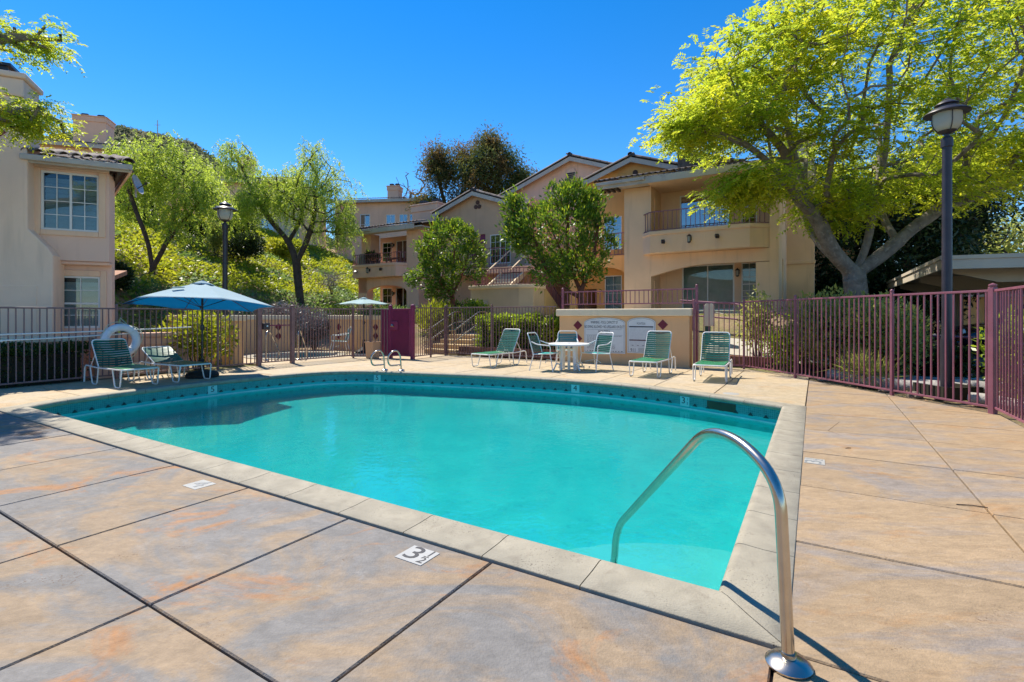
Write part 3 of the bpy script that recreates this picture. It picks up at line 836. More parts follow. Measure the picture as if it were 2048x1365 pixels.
def barrel_mesh(length, r0, r1, seg=6, th=0.016):
    vs = []; fs = []
    for y, r in ((0, r0), (length, r1)):
        for rr in (r, r-th):
            vs += [(rr*math.cos(math.pi*k/seg), y, rr*math.sin(math.pi*k/seg)*0.9) for k in range(seg+1)]
    n = seg+1
    for k in range(seg):
        fs += [(k, k+1, 2*n+k+1, 2*n+k), (n+k+1, n+k, 3*n+k, 3*n+k+1), (k+1, k, n+k, n+k+1)]
    me = bpy.data.meshes.new('tile'); me.from_pydata(vs, [], fs); me.shade_smooth(); me.set_sharp_from_angle(angle=R(40))
    me.materials.append(M['rooftile']); return me
TILE = barrel_mesh(0.42, 0.085, 0.072); RAKE = barrel_mesh(0.46, 0.125, 0.105)
def orient(me_name, me, parent, p, d, up):
    """tile instance: its length along d, its crown towards up"""
    d = Vector(d).normalized(); up = Vector(up); x = d.cross(up).normalized(); z = x.cross(d)
    o = bpy.data.objects.new(me_name, me); COL.objects.link(o); o.parent = parent
    g = ORG.get(parent.name, (0,0,0))
    mtx = Matrix((x, d, z)).transposed().to_4x4(); mtx.translation = (p[0]-g[0], p[1]-g[1], p[2]-g[2])
    o.matrix_local = mtx
    return o
def roof_slab(root, quad, name='roof', pitch=0.21):           # corrugated clay roof surface; quad = eave a, eave b, top b, top a
    a, b2, c, d = [Vector(p) for p in quad]
    n = max(2, int((b2-a).length/pitch)*4); up = (b2-a).cross(d-a).normalized()
    if up.z < 0: up = -up
    vs = []; fs = []
    for j, (p, q) in enumerate(((a, b2), (d, c))):
        for i in range(n+1):
            t = i/n; vs.append(p.lerp(q, t) + up*(0.035*math.sin(t*n/4*2*math.pi)))
    fs = [(i, i+1, n+1+i+1, n+1+i) for i in range(n)]
    und = [a - up*0.07, b2 - up*0.07, c - up*0.07, d - up*0.07]
    k = len(vs); vs += und; fs += [(k+3, k+2, k+1, k)]
    mb = MB().add(vs, fs)
    return part(name, mb, M['rooftile'], root, 50)
def eave_tiles(roof, a, b2, up_slope, rows=2, pitch=0.235, me=None, step=0.33):
    a = Vector(a); b2 = Vector(b2); u = Vector(up_slope).normalized(); d = (b2-a); n = int(d.length/pitch); d.normalize()
    nrm = d.cross(u).normalized()
    if nrm.z < 0: nrm = -nrm
    for r in range(rows):
        for i in range(n):
            p = a + d*(pitch*(i+0.5)) + u*(step*r - 0.06 + random.uniform(-0.012, 0.012)) + nrm*(0.03+0.012*random.random())
            orient('tile', TILE, roof, p, u + nrm*0.03, nrm)
def rake_tiles(roof, a, b2, up=(0, 0, 1), step=0.40):
    a = Vector(a); b2 = Vector(b2); d = b2-a; n = int(round(d.length/step)); d.normalize()
    s = d.cross(Vector(up)).normalized(); nrm = s.cross(d)
    for i in range(n):
        orient('tile', RAKE, roof, a + d*(step*i) + nrm*(0.01+0.006*random.random()), d + nrm*0.035, nrm)
def railing(root, pts, z0, z1, mtl, bar_pitch=0.13, r=0.012, name='railing', rail=0.02, bottom=True):
    """metal railing following pts (plan points), every bar its own piece"""
    top = MB()
    for p, q in zip(pts[:-1], pts[1:]):
        top.bar((*p, z1), (*q, z1), rail*2, rail*1.6)
        if bottom: top.bar((*p, z0+0.05), (*q, z0+0.05), rail*1.4, rail*1.2)
    o = part(name, top, mtl, root, 0)
    me = MB().box(-r, r, -r, r, 0, z1-z0-0.05 if bottom else z1-z0).mesh('bar', smooth=0); me.materials.append(mtl)
    for p, q in zip(pts[:-1], pts[1:]):
        ln = math.dist(p, q); k = max(1, int(ln/bar_pitch))
        for i in range(k+1):
            t = i/k; inst_at('bar', me, o, (p[0]+(q[0]-p[0])*t, p[1]+(q[1]-p[1])*t, z0+(0.05 if bottom else 0)), math.atan2(q[1]-p[1], q[0]-p[0]))
    return o
def inst_at(name, me, parent, loc, rz=0.0):
    return inst(name, me, parent, loc, (0, 0, rz))
def lantern(root, e, n, z, name='wall_lantern', s=1.0):
    mb = MB().box(e-0.05*s, e+0.05*s, n-0.02, n, z-0.06, z+0.10).bar((e, n-0.02, z+0.08), (e, n-0.14*s, z+0.10), 0.02, 0.02)
    mb.lathe([(0.0, 0.16*s), (0.03*s, 0.13*s), (0.085*s, 0.08*s), (0.075*s, 0.07*s)], (e, n-0.14*s, z), 8).lathe([(0.02*s, -0.14*s), (0.05*s, -0.12*s), (0.055*s, -0.10*s)], (e, n-0.14*s, z), 8)
    for a in range(4):
        q = (e + 0.055*s*math.cos(a*math.pi/2+0.78), n-0.14*s + 0.055*s*math.sin(a*math.pi/2+0.78)); mb.bar((*q, z-0.1*s), (*q, z+0.075*s), 0.012, 0.012)
    o = part(name, mb, M['black_metal'], root, 40)
    part('lamp_glass', MB().lathe([(0.042*s, -0.1*s), (0.048*s, 0.07*s)], (e, n-0.14*s, z), 8), M['frost'], o, 40)
    return o
def floodlight(root, e, n, z):
    mb = MB().bar((e, n, z+0.03), (e, n-0.09, z), 0.03, 0.03).bar((e-0.02, n-0.10, z+0.05), (e+0.03, n-0.20, z-0.05), 0.13, 0.10)
    return part('floodlight', mb, M['black_metal'], root, 0)
def chimney(root, e0, e1, n0, n1, z0, z1, m, pots=2):
    mb = MB().box(e0, e1, n0, n1, z0, z1-0.45)
    mb.box(e0-0.05, e1+0.05, n0-0.05, n1+0.05, z1-0.45, z1-0.08).box(e0-0.10, e1+0.10, n0-0.10, n1+0.10, z1-0.08, z1)
    o = part('chimney', mb, m, root, 0, 0.02)
    for k in range(pots):
        c = e0 + (e1-e0)*(k+0.5)/pots; w = min(0.24, (e1-e0)/pots*0.36); nm = (n0+n1)/2
        part('chimney_cap', MB().box(c-w*0.85, c+w*0.85, nm-w*0.85, nm+w*0.85, z1, z1+0.18).box(c-w, c+w, nm-w, nm+w, z1+0.18, z1+0.24).box(c-w*0.8, c+w*0.8, nm-w*0.8, nm+w*0.8, z1+0.24, z1+0.30), M['black_metal'], o, 0)
    return o

# ------------------------------------------------------------------ the main apartment building
B = thing_en('apartment_building', 'two storey peach stucco apartment building with three gables behind the pool fence', 'apartment building', -12.6, 20.7, 0)
SP, SK, SO, TR = M['stucco_peach'], M['stucco_pink'], M['stucco_orange'], M['stucco_trim']

# right wing ------------------------------------------------------
mb = MB().box(-7.0, -5.86, 20.7, 22.2, 0.3, 6.62)                        # big pier at the left
mb.box(-1.95, -1.5, 20.7, 22.2, 0.3, 3.28)                               # lower right pier
arch = [(-5.86, 3.78), (-5.86, 2.90)] + [(-5.86 + 2.3*t, 2.90 + 0.40*math.sin(t*math.pi/2)) for t in np.linspace(0.06, 1, 10)] + [(-1.5, 3.30), (-1.5, 3.78)]
mb.prism(arch, 'y', 20.7, 21.0)
part('front_wall', mb, SP, B, 30)
mb = wall_holes(-5.86, -1.5, 1.48, 6.62, 22.2, 22.45, [(-4.95, -2.88, 1.48, 3.42), (-2.62, -2.05, 1.78, 3.42), (-5.05, -3.03, 4.42, 6.42), (-2.62, -2.05, 4.95, 6.48)])
mb.box(-5.86, -1.5, 20.95, 22.2, 3.80, 4.40).box(-5.86, -1.5, 20.75, 22.2, 1.1, 1.48)
part('recess_wall', mb, SP, B, 0)
part('recess_ceiling', MB().box(-5.86, -1.5, 20.0, 22.2, 6.62, 6.70), SP, B, 0)
mb = wall_holes(20.7, 30.0, 0.3, 6.62, -1.5, -1.2, [(22.95, 23.65, 1.95, 3.6), (27.4, 28.4, 1.9, 3.8), (23.0, 23.6, 5.0, 6.1), (25.2, 25.9, 4.9, 6.2)])
side = MB()                                                              # rotate the wall so that it runs along n at e = -1.5
side.add([(v[1] - 0.0, v[0], v[2]) for v in mb.v], mb.f)
part('side_wall', side, SP, B, 0)
for a, b2, c, d in ((27.4, 28.4, 1.9, 3.8), (23.0, 23.6, 5.0, 6.1), (25.2, 25.9, 4.9, 6.2)):
    part('side_pane', MB().box(-1.42, -1.40, a, b2, c, d), M['pane_dark'], B, 0)
part('niche', MB().box(-1.40, -1.36, 22.95, 23.65, 1.95, 3.6), SP, B, 0)
window(B, -4.95, -2.88, 1.50, 3.42, 22.21, 1, 1, 'v', name='sliding_door', glass='pane', back='curtain', fw=0.06)
window(B, -2.62, -2.05, 1.78, 3.42, 22.21, 2, 6, 'h', blind=0.07, glass='pane')
window(B, -5.05, -3.03, 4.42, 6.42, 22.21, 1, 1, 'v', name='sliding_door', glass='pane_dark', fw=0.06)
window(B, -2.62, -2.05, 4.95, 6.48, 22.21, 2, 6, 'h', glass='pane_dark')
part('closet_door', MB().box(-5.86, -5.83, 21.15, 21.95, 4.42, 6.2), SP, B, 0, 0.004); part('closet_door', MB().box(-5.86, -5.83, 21.15, 21.95, 1.5, 2.75), SP, B, 0, 0.004)
def balcony(e0, e1, ch, zb, zt, zr, m):
    plan = [(e0, 20.72), (e0+ch, 20.22), (e1-ch*1.35, 20.22), (e1, 20.72)]
    o = part('balcony', MB().prism(plan + [(e1, 20.95), (e0, 20.95)], 'z', zb, zt), m, B, 0, 0.025)
    pl2 = [(e0-0.04, 20.72), (e0+ch-0.02, 20.17), (e1-ch*1.35+0.02, 20.17), (e1+0.04, 20.72)]
    part('balcony_moulding', MB().prism(pl2 + [(e1+0.04, 20.78), (e0-0.04, 20.78)], 'z', zt-0.16, zt+0.002), m, o, 0, 0.03)
    railing(B, [(p[0], p[1]+0.06) for p in plan], zt, zr, M['maroon'], 0.17, 0.011, 'balcony_railing')
    mid = (e0+e1)/2
    zl = zb + (zt-zb)*0.52
    lantern(B, mid-0.35, 20.22, zl, s=1.2); floodlight(B, mid-1.35, 20.22, zl-0.04); floodlight(B, mid+0.65, 20.22, zl+0.02)
balcony(-6.22, -1.5, 0.45, 3.79, 4.67, 5.46, SP)
lantern(B, -2.75, 22.2, 3.02, s=1.2)
# roof of the right wing
zE = 6.78
rf = roof_slab(B, [(-7.95, 20.05, zE+0.08), (-1.0, 20.05, zE+0.08), (-1.0, 26.0, zE+1.75), (-7.95, 26.0, zE+1.75)])
eave_tiles(rf, (-7.95, 20.02, zE+0.12), (-1.0, 20.02, zE+0.12), (0, 5.95, 1.67), 3)
rake_tiles(rf, (-7.98, 20.0, zE+0.10), (-7.98, 26.0, zE+1.78))
part('fascia', MB().box(-7.98, -0.98, 19.97, 20.03, zE-0.20, zE+0.07).box(-8.0, -5.9, 19.88, 19.97, zE-0.06, zE+0.06), M['fascia'], B, 0, 0.008)
part('soffit', MB().box(-7.95, -1.0, 20.03, 20.70, zE-0.13, zE-0.06), M['fascia'], B, 0)
raf = MB().box(-0.05, 0.05, 20.05, 20.69, zE-0.24, zE-0.131).mesh('rafter', (0, 0, 0), 0); raf.materials.append(M['bark_dark'])
for k in range(4): inst('rafter', raf, B, (-7.85 + k*0.22, 0, 0))
part('side_roof', MB().prism([(-1.5, 6.76), (-0.95, 6.70), (-0.95, 6.86), (-5.0, 8.3), (-5.0, 6.76)], 'y', 21.6, 30.0), M['rooftile'], B, 0)
chimney(B, -1.5, -0.10, 26.3, 27.5, 0.3, 9.6, SP, 2)
part('chimney_band', MB().box(-1.5, -0.06, 26.24, 26.31, 3.62, 3.78), SP, B, 0, 0.02)
mb = wall_holes(-1.5, 1.3, 0.3, 5.9, 30.0, 30.3, [(-0.9, -0.4, 1.7, 3.4), (0.0, 1.1, 0.5, 3.3)])
mb.box(1.3, 1.6, 30.0, 34.0, 0.3, 5.9)
part('rear_wing_wall', mb, SP, B, 0)
part('garage_door', MB().box(0.0, 1.1, 30.12, 30.16, 0.5, 3.3), M['bark_dark'], B, 0)
window(B, -0.9, -0.4, 1.7, 3.4, 30.02, 1, 2, 'h')
part('rear_wing_roof', MB().prism([(29.7, 5.95), (34.3, 7.2), (34.3, 7.05), (29.7, 5.80)], 'x', -1.6, 1.9), M['rooftile'], B, 0)

# left wing --------------------------------------------------------
mb = MB().box(-19.38, -18.5, 20.7, 22.5, 0.3, 6.02)
mb.box(-22.95, -22.2, 20.72, 21.4, 4.2, 6.02)
mb.box(-23.2, -22.5, 20.7, 21.2, 0.3, 3.46)
arch = [(-23.2, 3.46), (-23.2, 2.6), (-22.5, 2.6)] + [(-20.94 - 1.56*math.cos(a), 2.6 + 0.40*math.sin(a)) for a in np.linspace(0.05, math.pi-0.05, 16)] + [(-19.38, 2.6), (-19.38, 3.46)]
mb.prism(arch, 'y', 20.7, 21.0)
part('front_wall', mb, SK, B, 30)
mb = wall_holes(-22.95, -19.38, 0.95, 6.02, 22.2, 22.45, [(-22.78, -21.95, 1.2, 2.95), (-21.66, -20.5, 0.97, 2.95), (-22.78, -21.95, 4.55, 5.74), (-21.62, -20.6, 3.75, 5.76)])
mb.box(-23.2, -19.38, 21.0, 22.2, 3.48, 3.76).box(-23.2, -19.38, 21.0, 22.2, 0.6, 0.95)
part('recess_wall', mb, SK, B, 0)
window(B, -22.78, -21.95, 1.2, 2.95, 22.21, 2, 4, 'h', back='curtain'); window(B, -21.66, -20.5, 0.97, 2.95, 22.21, 1, 1, 'v', name='sliding_door', back='curtain')
window(B, -22.78, -21.95, 4.55, 5.74, 22.21, 2, 4, 'h', glass='pane_dark', back='curtain'); window(B, -21.62, -20.6, 3.75, 5.76, 22.21, 1, 1, 'v', name='sliding_door', glass='pane_dark')
balcony(-23.45, -19.33, 0.30, 3.45, 4.2, 4.78, SK)
lantern(B, -21.8, 22.2, 5.5); lantern(B, -21.8, 22.2, 2.6)
part('patio_rail', MB().bar((-22.5, 20.9, 2.05), (-21.5, 20.9, 2.05), 0.04, 0.04).bar((-21.5, 20.9, 0.95), (-21.5, 20.9, 2.15), 0.05, 0.05), M['maroon'], B, 0)
zE = 6.08
rf = roof_slab(B, [(-23.95, 20.05, zE+0.08), (-17.6, 20.05, zE+0.08), (-17.6, 25.0, zE+1.15), (-22.5, 25.0, zE+1.15)])
eave_tiles(rf, (-23.95, 20.02, zE+0.12), (-17.8, 20.02, zE+0.12), (0, 4.95, 1.07), 2)
rake_tiles(rf, (-23.97, 20.0, zE+0.10), (-22.55, 25.0, zE+1.18))
part('fascia', MB().box(-23.98, -18.2, 19.97, 20.03, zE-0.18, zE+0.07).box(-24.0, -21.4, 19.88, 19.97, zE-0.06, zE+0.06), M['fascia'], B, 0, 0.008)
part('soffit', MB().box(-23.95, -17.7, 20.03, 20.72, zE-0.11, zE-0.05), M['fascia'], B, 0)
chimney(B, -21.0, -19.0, 22.9, 24.0, 5.9, 7.95, SK, 2)

# gables ------------------------------------------------------------
def gable(e0, e1, er, zr, slope, n, z0, m, depth, holes, name, over=0.35):
    zl, zrt = zr - slope*(er-e0), zr - slope*(e1-er)
    zmin = min(zl, zrt)
    wb = wall_holes(e0, e1, z0, zmin-0.02, n, n+0.3, holes)
    wb.prism([(e0, zmin-0.02), (e1, zmin-0.02), (e1, zrt), (er, zr), (e0, zl)], 'y', n, n+0.3)
    part(name, wb, m, B, 0)
    A0 = (e0-0.35, zr - slope*(er-e0+0.35)); A1 = (er, zr); A2 = (e1+0.35, zr - slope*(e1+0.35-er))
    for p, q in ((A0, A1), (A1, A2)):
        part('rake_board', MB().prism([(p[0], p[1]-0.20), (q[0], q[1]-0.20), (q[0], q[1]+0.02), (p[0], p[1]+0.02)], 'y', n-over, n-over+0.06), M['fascia'], B, 0)
        part('rake_soffit', MB().prism([(p[0], p[1]-0.05), (q[0], q[1]-0.05), (q[0], q[1]+0.015), (p[0], p[1]+0.015)], 'y', n-over+0.06, n), M['roof_under'], B, 0)
    rl = roof_slab(B, [(A0[0], n-over, A0[1]+0.09), (A0[0], n+depth, A0[1]+0.09), (er, n+depth, zr+0.09), (er, n-over, zr+0.09)])
    rr = roof_slab(B, [(A2[0], n-over, A2[1]+0.09), (A2[0], n+depth, A2[1]+0.09), (er, n+depth, zr+0.09), (er, n-over, zr+0.09)])
    rake_tiles(rl, (A0[0], n-over+0.06, A0[1]+0.06), (er, n-over+0.06, zr+0.06)); rake_tiles(rr, (A2[0], n-over+0.06, A2[1]+0.06), (er, n-over+0.06, zr+0.06))
    rg = part('ridge', MB().box(er-0.06, er+0.06, n-over, n+depth, zr+0.02, zr+0.14), M['rooftile'], B, 0)
    for k in range(3): orient('tile', RAKE, rg, (er, n-over-0.05+0.4*k, zr+0.13), (0, 1, 0.03), (0, 0, 1))
gable(-18.5, -12.9, -16.0, 8.0, 0.345, 22.5, 0.5, stucco('salmon_stucco', (0.60, 0.39, 0.245)), 5.0, [(-15.05, -13.75, 4.05, 5.62), (-16.3, -15.35, 3.72, 5.7)], 'gable_wall')
window(B, -15.05, -13.75, 4.05, 5.62, 22.51, 4, 4, 'v', glass='pane')
part('entry_door', MB().box(-16.3, -15.35, 22.6, 22.65, 3.72, 5.7), M['maroon_dark'], B, 0)
for de, dz in ((-0.12, 0), (0.12, 0), (0, 0.24)):
    part('gable_vent', MB().prism([(x, z) for x, z in arc((-15.85+de, 7.22+dz), 0.12, 0, 360, 11)][:-1], 'y', 22.46, 22.505), M['roof_under'], B, 0)
gable(-9.75, -4.4, -7.2, 8.42, 0.345, 22.5, 0.5, SO, 5.0, [(-8.6, -7.72, 4.35, 5.9), (-8.55, -7.72, 1.5, 3.15), (-10.0+0.3, -8.95, 1.4, 2.55)], 'gable_wall')
window(B, -8.6, -7.72, 4.35, 5.9, 22.51, 2, 4, None, glass='pane_dark', back='curtain'); window(B, -8.55, -7.72, 1.5, 3.15, 22.51, 2, 4, None, blind=0.07)
part('gable_vent', MB().prism(arc((-7.08, 7.80), 0.12, 0, 360, 11)[:-1], 'y', 22.46, 22.505), M['roof_under'], B, 0)
gable(-16.2, -6.6, -11.35, 9.80, 0.36, 25.0, 0.5, SK, 7.0, [(-11.65, -11.15, 8.35, 8.95)], 'gable_wall')
va = [(-11.70, 8.30), (-11.10, 8.30), (-11.10, 8.98)] + [(-11.4 + 0.30*math.cos(a), 8.98 + 0.30*math.sin(a)) for a in np.linspace(0.2, math.pi-0.2, 8)] + [(-11.70, 8.98)]
vf = part('louvre_vent', MB().prism(va, 'y', 24.93, 25.0), SK, B, 0, 0.02)
lou = MB().bar((-0.24, 0, 0), (0.24, 0, 0), 0.02, 0.075, (0, -0.8, 1)).mesh('louvre', smooth=0); lou.materials.append(M['inside'])
for k in range(7): inst('louvre', lou, vf, (-11.4, 24.91, 8.38+0.10*k))
# lower orange porch with arch under the right gable, and its upper landing rail
pa = [(-9.7, 3.95), (-9.7, 3.1)] + [(-8.4 - 1.15*math.cos(a), 3.1 + 0.36*math.sin(a)) for a in np.linspace(0.0, math.pi, 14)] + [(-7.02, 3.1), (-7.02, 3.95)]
part('porch_arch', MB().prism(pa, 'y', 21.5, 21.75).box(-9.9, -9.55, 21.5, 22.5, 0.8, 3.1).box(-9.7, -7.02, 21.75, 22.5, 3.7, 3.95), SO, B, 0)
railing(B, [(-12.2, 21.55), (-7.05, 21.55)], 3.95, 4.95, M['maroon'], 0.17, 0.011, 'landing_railing')
part('walkway_slab', MB().box(-18.5, -9.7, 21.5, 22.5, 3.45, 3.75).box(-12.9, -9.7, 22.5, 25.0, 3.45, 3.75), SK, B, 0)
railing(B, [(-18.4, 21.55), (-13.4, 21.55)], 3.75, 4.75, M['maroon'], 0.17, 0.011, 'landing_railing')
part('porch_door', MB().box(-11.0, -10.0, 24.90, 24.98, 1.2, 3.3), M['bark_dark'], B, 0)
part('stair_passage', MB().box(-12.9, -12.6, 22.5, 25.0, 0.5, 7.4).box(-9.95, -9.75, 22.8, 25.0, 0.5, 7.4), SK, B, 0)

# switchback stair in front of the gables -----------------------------------------
T = thing_en('outdoor_staircase', 'stucco stair block with maroon railings rising to the upper floor between the two pool trees', 'staircase', -12.3, 19, 0)
st = M['wall_sand']
part('landing_block', MB().prism([(-13.8, 19.0), (-11.2, 19.0), (-10.65, 19.35), (-10.65, 20.4), (-13.8, 20.4)], 'z', 0.4, 2.60), stucco('cream_stucco', (0.58, 0.47, 0.32)), T, 0, 0.03)
part('landing_cap', MB().prism([(-13.88, 18.92), (-11.16, 18.92), (-10.57, 19.31), (-10.57, 20.4), (-13.88, 20.4)], 'z', 2.50, 2.66), M['cap'], T, 0, 0.03)
flank = [(20.4, 0.4), (20.4, 2.62), (22.6, 1.25), (22.6, 0.4)]
part('stair_flank', MB().prism(flank, 'x', -10.85, -10.65), stucco('ochre_stucco', (0.62, 0.45, 0.20)), T, 0)
tread = MB().box(-0.6, 0.6, 0, 0.31, -0.06, 0).box(-0.6, 0.6, 0.02, 0.04, -0.17, -0.06).mesh('tread', smooth=0); tread.materials.append(M['path'])
for k in range(8): inst('tread', tread, T, (-11.45, 20.4 + 0.29*k, 2.5 - 0.165*k))
for k in range(8): inst('tread', tread, T, (-13.1, 20.4 + 0.29*k, 2.78 + 0.155*k))
part('stair_stringer', MB().bar((-13.75, 20.4, 2.65), (-13.75, 22.6, 3.9), 0.08, 0.26).bar((-12.45, 20.4, 2.65), (-12.45, 22.6, 3.9), 0.08, 0.26), M['cap'], T, 0)
railing(T, [(-13.75, 20.3), (-13.75, 19.06), (-11.2, 19.06), (-10.72, 19.38), (-10.72, 20.3)], 2.66, 3.40, M['maroon'], 0.15, 0.012, 'landing_railing')
hr = MB().bar((-12.45, 20.35, 3.45), (-12.45, 22.7, 4.85), 0.05, 0.05).bar((-13.75, 20.35, 3.45), (-13.75, 22.7, 4.85), 0.05, 0.05)
part('stair_handrail', hr, M['cap'], T, 0)
fl = part('flank_railing', MB().bar((-10.75, 20.3, 3.42), (-10.75, 22.6, 1.98), 0.04, 0.04).bar((-10.75, 20.4, 2.72), (-10.75, 22.6, 1.35), 0.03, 0.03), M['maroon'], T, 0)
bm2 = MB().box(-0.012, 0.012, -0.012, 0.012, 0, 0.66).mesh('bar', smooth=0); bm2.materials.append(M['maroon'])
for k in range(14): inst('bar', bm2, fl, (-10.75, 20.45 + 0.157*k, 2.68 - 0.099*k))
part('utility_box', MB().box(-13.15, -12.8, 18.94, 19.0, 1.72, 1.95), M['fascia'], T, 0)

# satellite dish on the right wing roof
def dish(name, label, loc, aim, r, rz=0.0, mast=0.5):
    t = thing(name, label, 'satellite dish', loc)
    a = Vector(aim).normalized(); q = Vector((0,0,1)).rotation_difference(a)
    prof = [(0.001, 0.0)] + [(r*k/6, 0.22*r*(k/6)**2) for k in range(1, 7)] + [(r*1.02, 0.22*r+0.004), (r*0.9, 0.17*r-0.02), (0.001, -0.025)]
    d = MB().lathe(prof, (0,0,0), 20); c = Vector((0, 0, mast))
    d.v = [tuple(q @ Vector(v) + c) for v in d.v]
    part('reflector', d, M['dish'], t, 40)
    part('mast', MB().tube(round_path([(0, 0, -0.05), (0, 0, mast*0.7), tuple(c - a*0.03)], 0.08), 0.022, 8), M['dish'], t, 40)
    e2 = c + a*r*0.95 + Vector((0, 0, -0.1*r))
    part('feed_arm', MB().tube([tuple(c - a*0.01 + Vector((0, 0, -r*0.5))), tuple(e2)], 0.012, 6).lathe([(0.02, -0.03), (0.035, 0.03)], tuple(e2), 8), M['black_metal'], t, 40)
    return t
dish('satellite_dish', 'grey satellite dish on the right wing roof behind the yellow green branches', W(-3.35, 20.4, 6.95), (0.25, -0.75, 0.55), 0.36, mast=0.62)

# things kept on the left balcony
bc = thing_en('balcony_table', 'low brown wooden table on the far left balcony', 'table', -20.5, 21.0, 4.2)
part('table_top', MB().box(-21.1, -20.0, 20.75, 21.2, 4.50, 4.55), M['brick'], bc, 0)
for x, y in ((-21.0, 20.8), (-20.1, 20.8), (-21.0, 21.15), (-20.1, 21.15)): part('leg', MB().box(x-0.03, x+0.03, y-0.03, y+0.03, 4.2, 4.5), M['brick'], bc, 0)
gr = thing_en('covered_grill', 'grey fabric covered grill leaning over the far left balcony railing', 'grill', -22.9, 20.5, 4.2)
part('cover', MB().lathe([(0.30, 0), (0.28, 0.25), (0.24, 0.5), (0.16, 0.66), (0.0, 0.70)], (-22.75, 20.62, 4.2), 12), mat('grill_cover', (0.26, 0.26, 0.21), 0.9, var=0.3, vs=4), gr, 40)
for i, (x, h) in enumerate(((-22.3, 0.75), (-21.9, 0.65), (-21.5, 0.45))):
    pt = thing_en('potted_plant', ['tall dark potted plant beside the covered grill on the left balcony', 'middle potted plant on the left balcony', 'small grey potted plant nearest the low table on the left balcony'][i], 'potted plant', x, 20.6, 4.2, group='pots on the left balcony')
    part('pot', MB().lathe([(0.09, 0), (0.14, 0.22), (0.13, 0.22), (0.11, 0.19)], (x, 20.6, 4.2), 10), M['bark_dark'], pt, 40)
    POTS = globals().setdefault('POTS', []); POTS.append((pt, x, 20.6, 4.4, h))
# ------------------------------------------------------------------ left building (own axes: x along the window wall, y away)
LBROT = math.atan2(0.436, 0.9)
LBd = thing('apartment_house', 'rosy beige stucco house corner with two shuttered windows at the left edge', 'house', (-9.58, 12.0, 0), LBROT)
SL = M['stucco_left']
# ground floor wall with window, set back under the bay
mb = wall_holes(-5.5, 0.0, 0.0, 5.0, 0.10, 0.35, [(-0.97, -0.22, 1.0, 2.22), (-1.21, -0.17, 3.23, 4.56)])
mb.prism([(-5.5, 0.35), (0.0, 0.35), (-2.2, 7.0), (-5.5, 7.0)], 'z', 0.0, 4.9)
part('wall', mb, SL, LBd, 0)
# upper bay
mb = wall_holes(-1.45, 0.02, 2.55, 4.62, -0.22, 0.10, [(-1.21, -0.17, 3.23, 4.56)])
part('bay', mb, SL, LBd, 0)
part('bay_soffit_moulding', MB().box(-1.45, 0.02, -0.16, 0.10, 2.47, 2.55), SL, LBd, 0, 0.03)
tr = MB().box(-1.34, -1.21, -0.26, -0.22, 3.11, 4.62).box(-0.17, -0.04, -0.26, -0.22, 3.11, 4.62).box(-1.21, -0.17, -0.26, -0.22, 3.11, 3.23).box(-1.38, 0.03, -0.28, -0.225, 4.62, 4.70)
part('window_surround', tr, M['stucco_trim'], LBd, 0, 0.015)
tr = MB().box(-1.07, -0.97, 0.06, 0.10, 0.90, 2.36).box(-0.22, -0.10, 0.06, 0.10, 0.90, 2.36).box(-0.97, -0.22, 0.06, 0.10, 2.22, 2.36)
part('window_surround', tr, M['stucco_trim'], LBd, 0, 0.015)
window(LBd, -1.21, -0.17, 3.23, 4.56, -0.20, 4, 4, 'v', blind=0.115, glass='pane')
window(LBd, -0.97, -0.22, 1.0, 2.22, 0.11, 2, 4, 'h', blind=0.115, glass='pane')
# chimney mass with sloping shoulder in front of the wall
pts = [(-4.2, 0.0), (-0.88, 0.0), (-0.88, 2.62), (-0.98, 2.80), (-1.30, 3.18), (-1.32, 6.0), (-4.2, 6.0)]
ch = part('chimney', MB().prism(pts, 'y', -0.62, 0.10), M['stucco_chim'], LBd, 0, 0.03)
part('chimney_head', MB().box(-4.2, -1.36, -0.66, 0.2, 6.0, 6.38).box(-4.25, -1.30, -0.72, 0.26, 6.38, 6.50), M['stucco_chim'], ch, 0, 0.03)
part('chimney_cap', MB().box(-2.6, -1.66, -0.5, 0.1, 6.50, 6.66).box(-2.65, -1.60, -0.55, 0.15, 6.66, 6.72), M['black_metal'], ch, 0)
part('access_panel', MB().box(-2.3, -1.15, -0.635, -0.61, 0.4, 1.94), M['stucco_chim'], LBd, 0, 0.006)
dm = MB().prism([(-0.26, 0), (0, -0.26), (0.26, 0), (0, 0.26)], 'y', -0.012, 0.012)
o = part('diamond_tile', dm, M['diamond'], ch, 0); o.location = (-1.90, -0.633, 5.20)
# tiled shed roof over the bay
zE = 4.66
rf = roof_slab(LBd, [(-1.42, -0.52, zE+0.14), (0.50, -0.52, zE+0.14), (-0.35, 2.0, zE+0.86), (-1.42, 2.0, zE+0.86)])
eave_tiles(rf, (-1.44, -0.56, zE+0.17), (0.42, -0.56, zE+0.17), (0, 4.0, 1.18), 4, 0.215)
rake_tiles(rf, (0.47, -0.58, zE+0.17), (-0.36, 2.0, zE+0.88))
part('fascia', MB().box(-1.42, 0.50, -0.58, -0.52, zE-0.04, zE+0.15).box(-1.42, 0.54, -0.68, -0.581, zE+0.0, zE+0.12), M['fascia'], LBd, 0, 0.012)
part('side_eave', MB().bar((0.50, -0.55, zE+0.06), (-0.62, 2.9, zE+0.06), 0.05, 0.18), M['stucco_trim'], LBd, 0)
part('eave_soffit', MB().box(-1.42, 0.50, -0.52, -0.225, zE+0.045, zE+0.08).prism([(0.03, -0.20), (0.36, -0.20), (-0.70, 2.9), (-1.0, 2.9)], 'z', zE+0.045, zE+0.08), M['roof_under'], LBd, 0)
raf = MB().bar((0.26, -0.45, zE-0.03), (-0.55, 2.2, zE-0.03), 0.06, 0.12).mesh('rafter', (0,0,0), 0); raf.materials.append(M['bark_dark'])
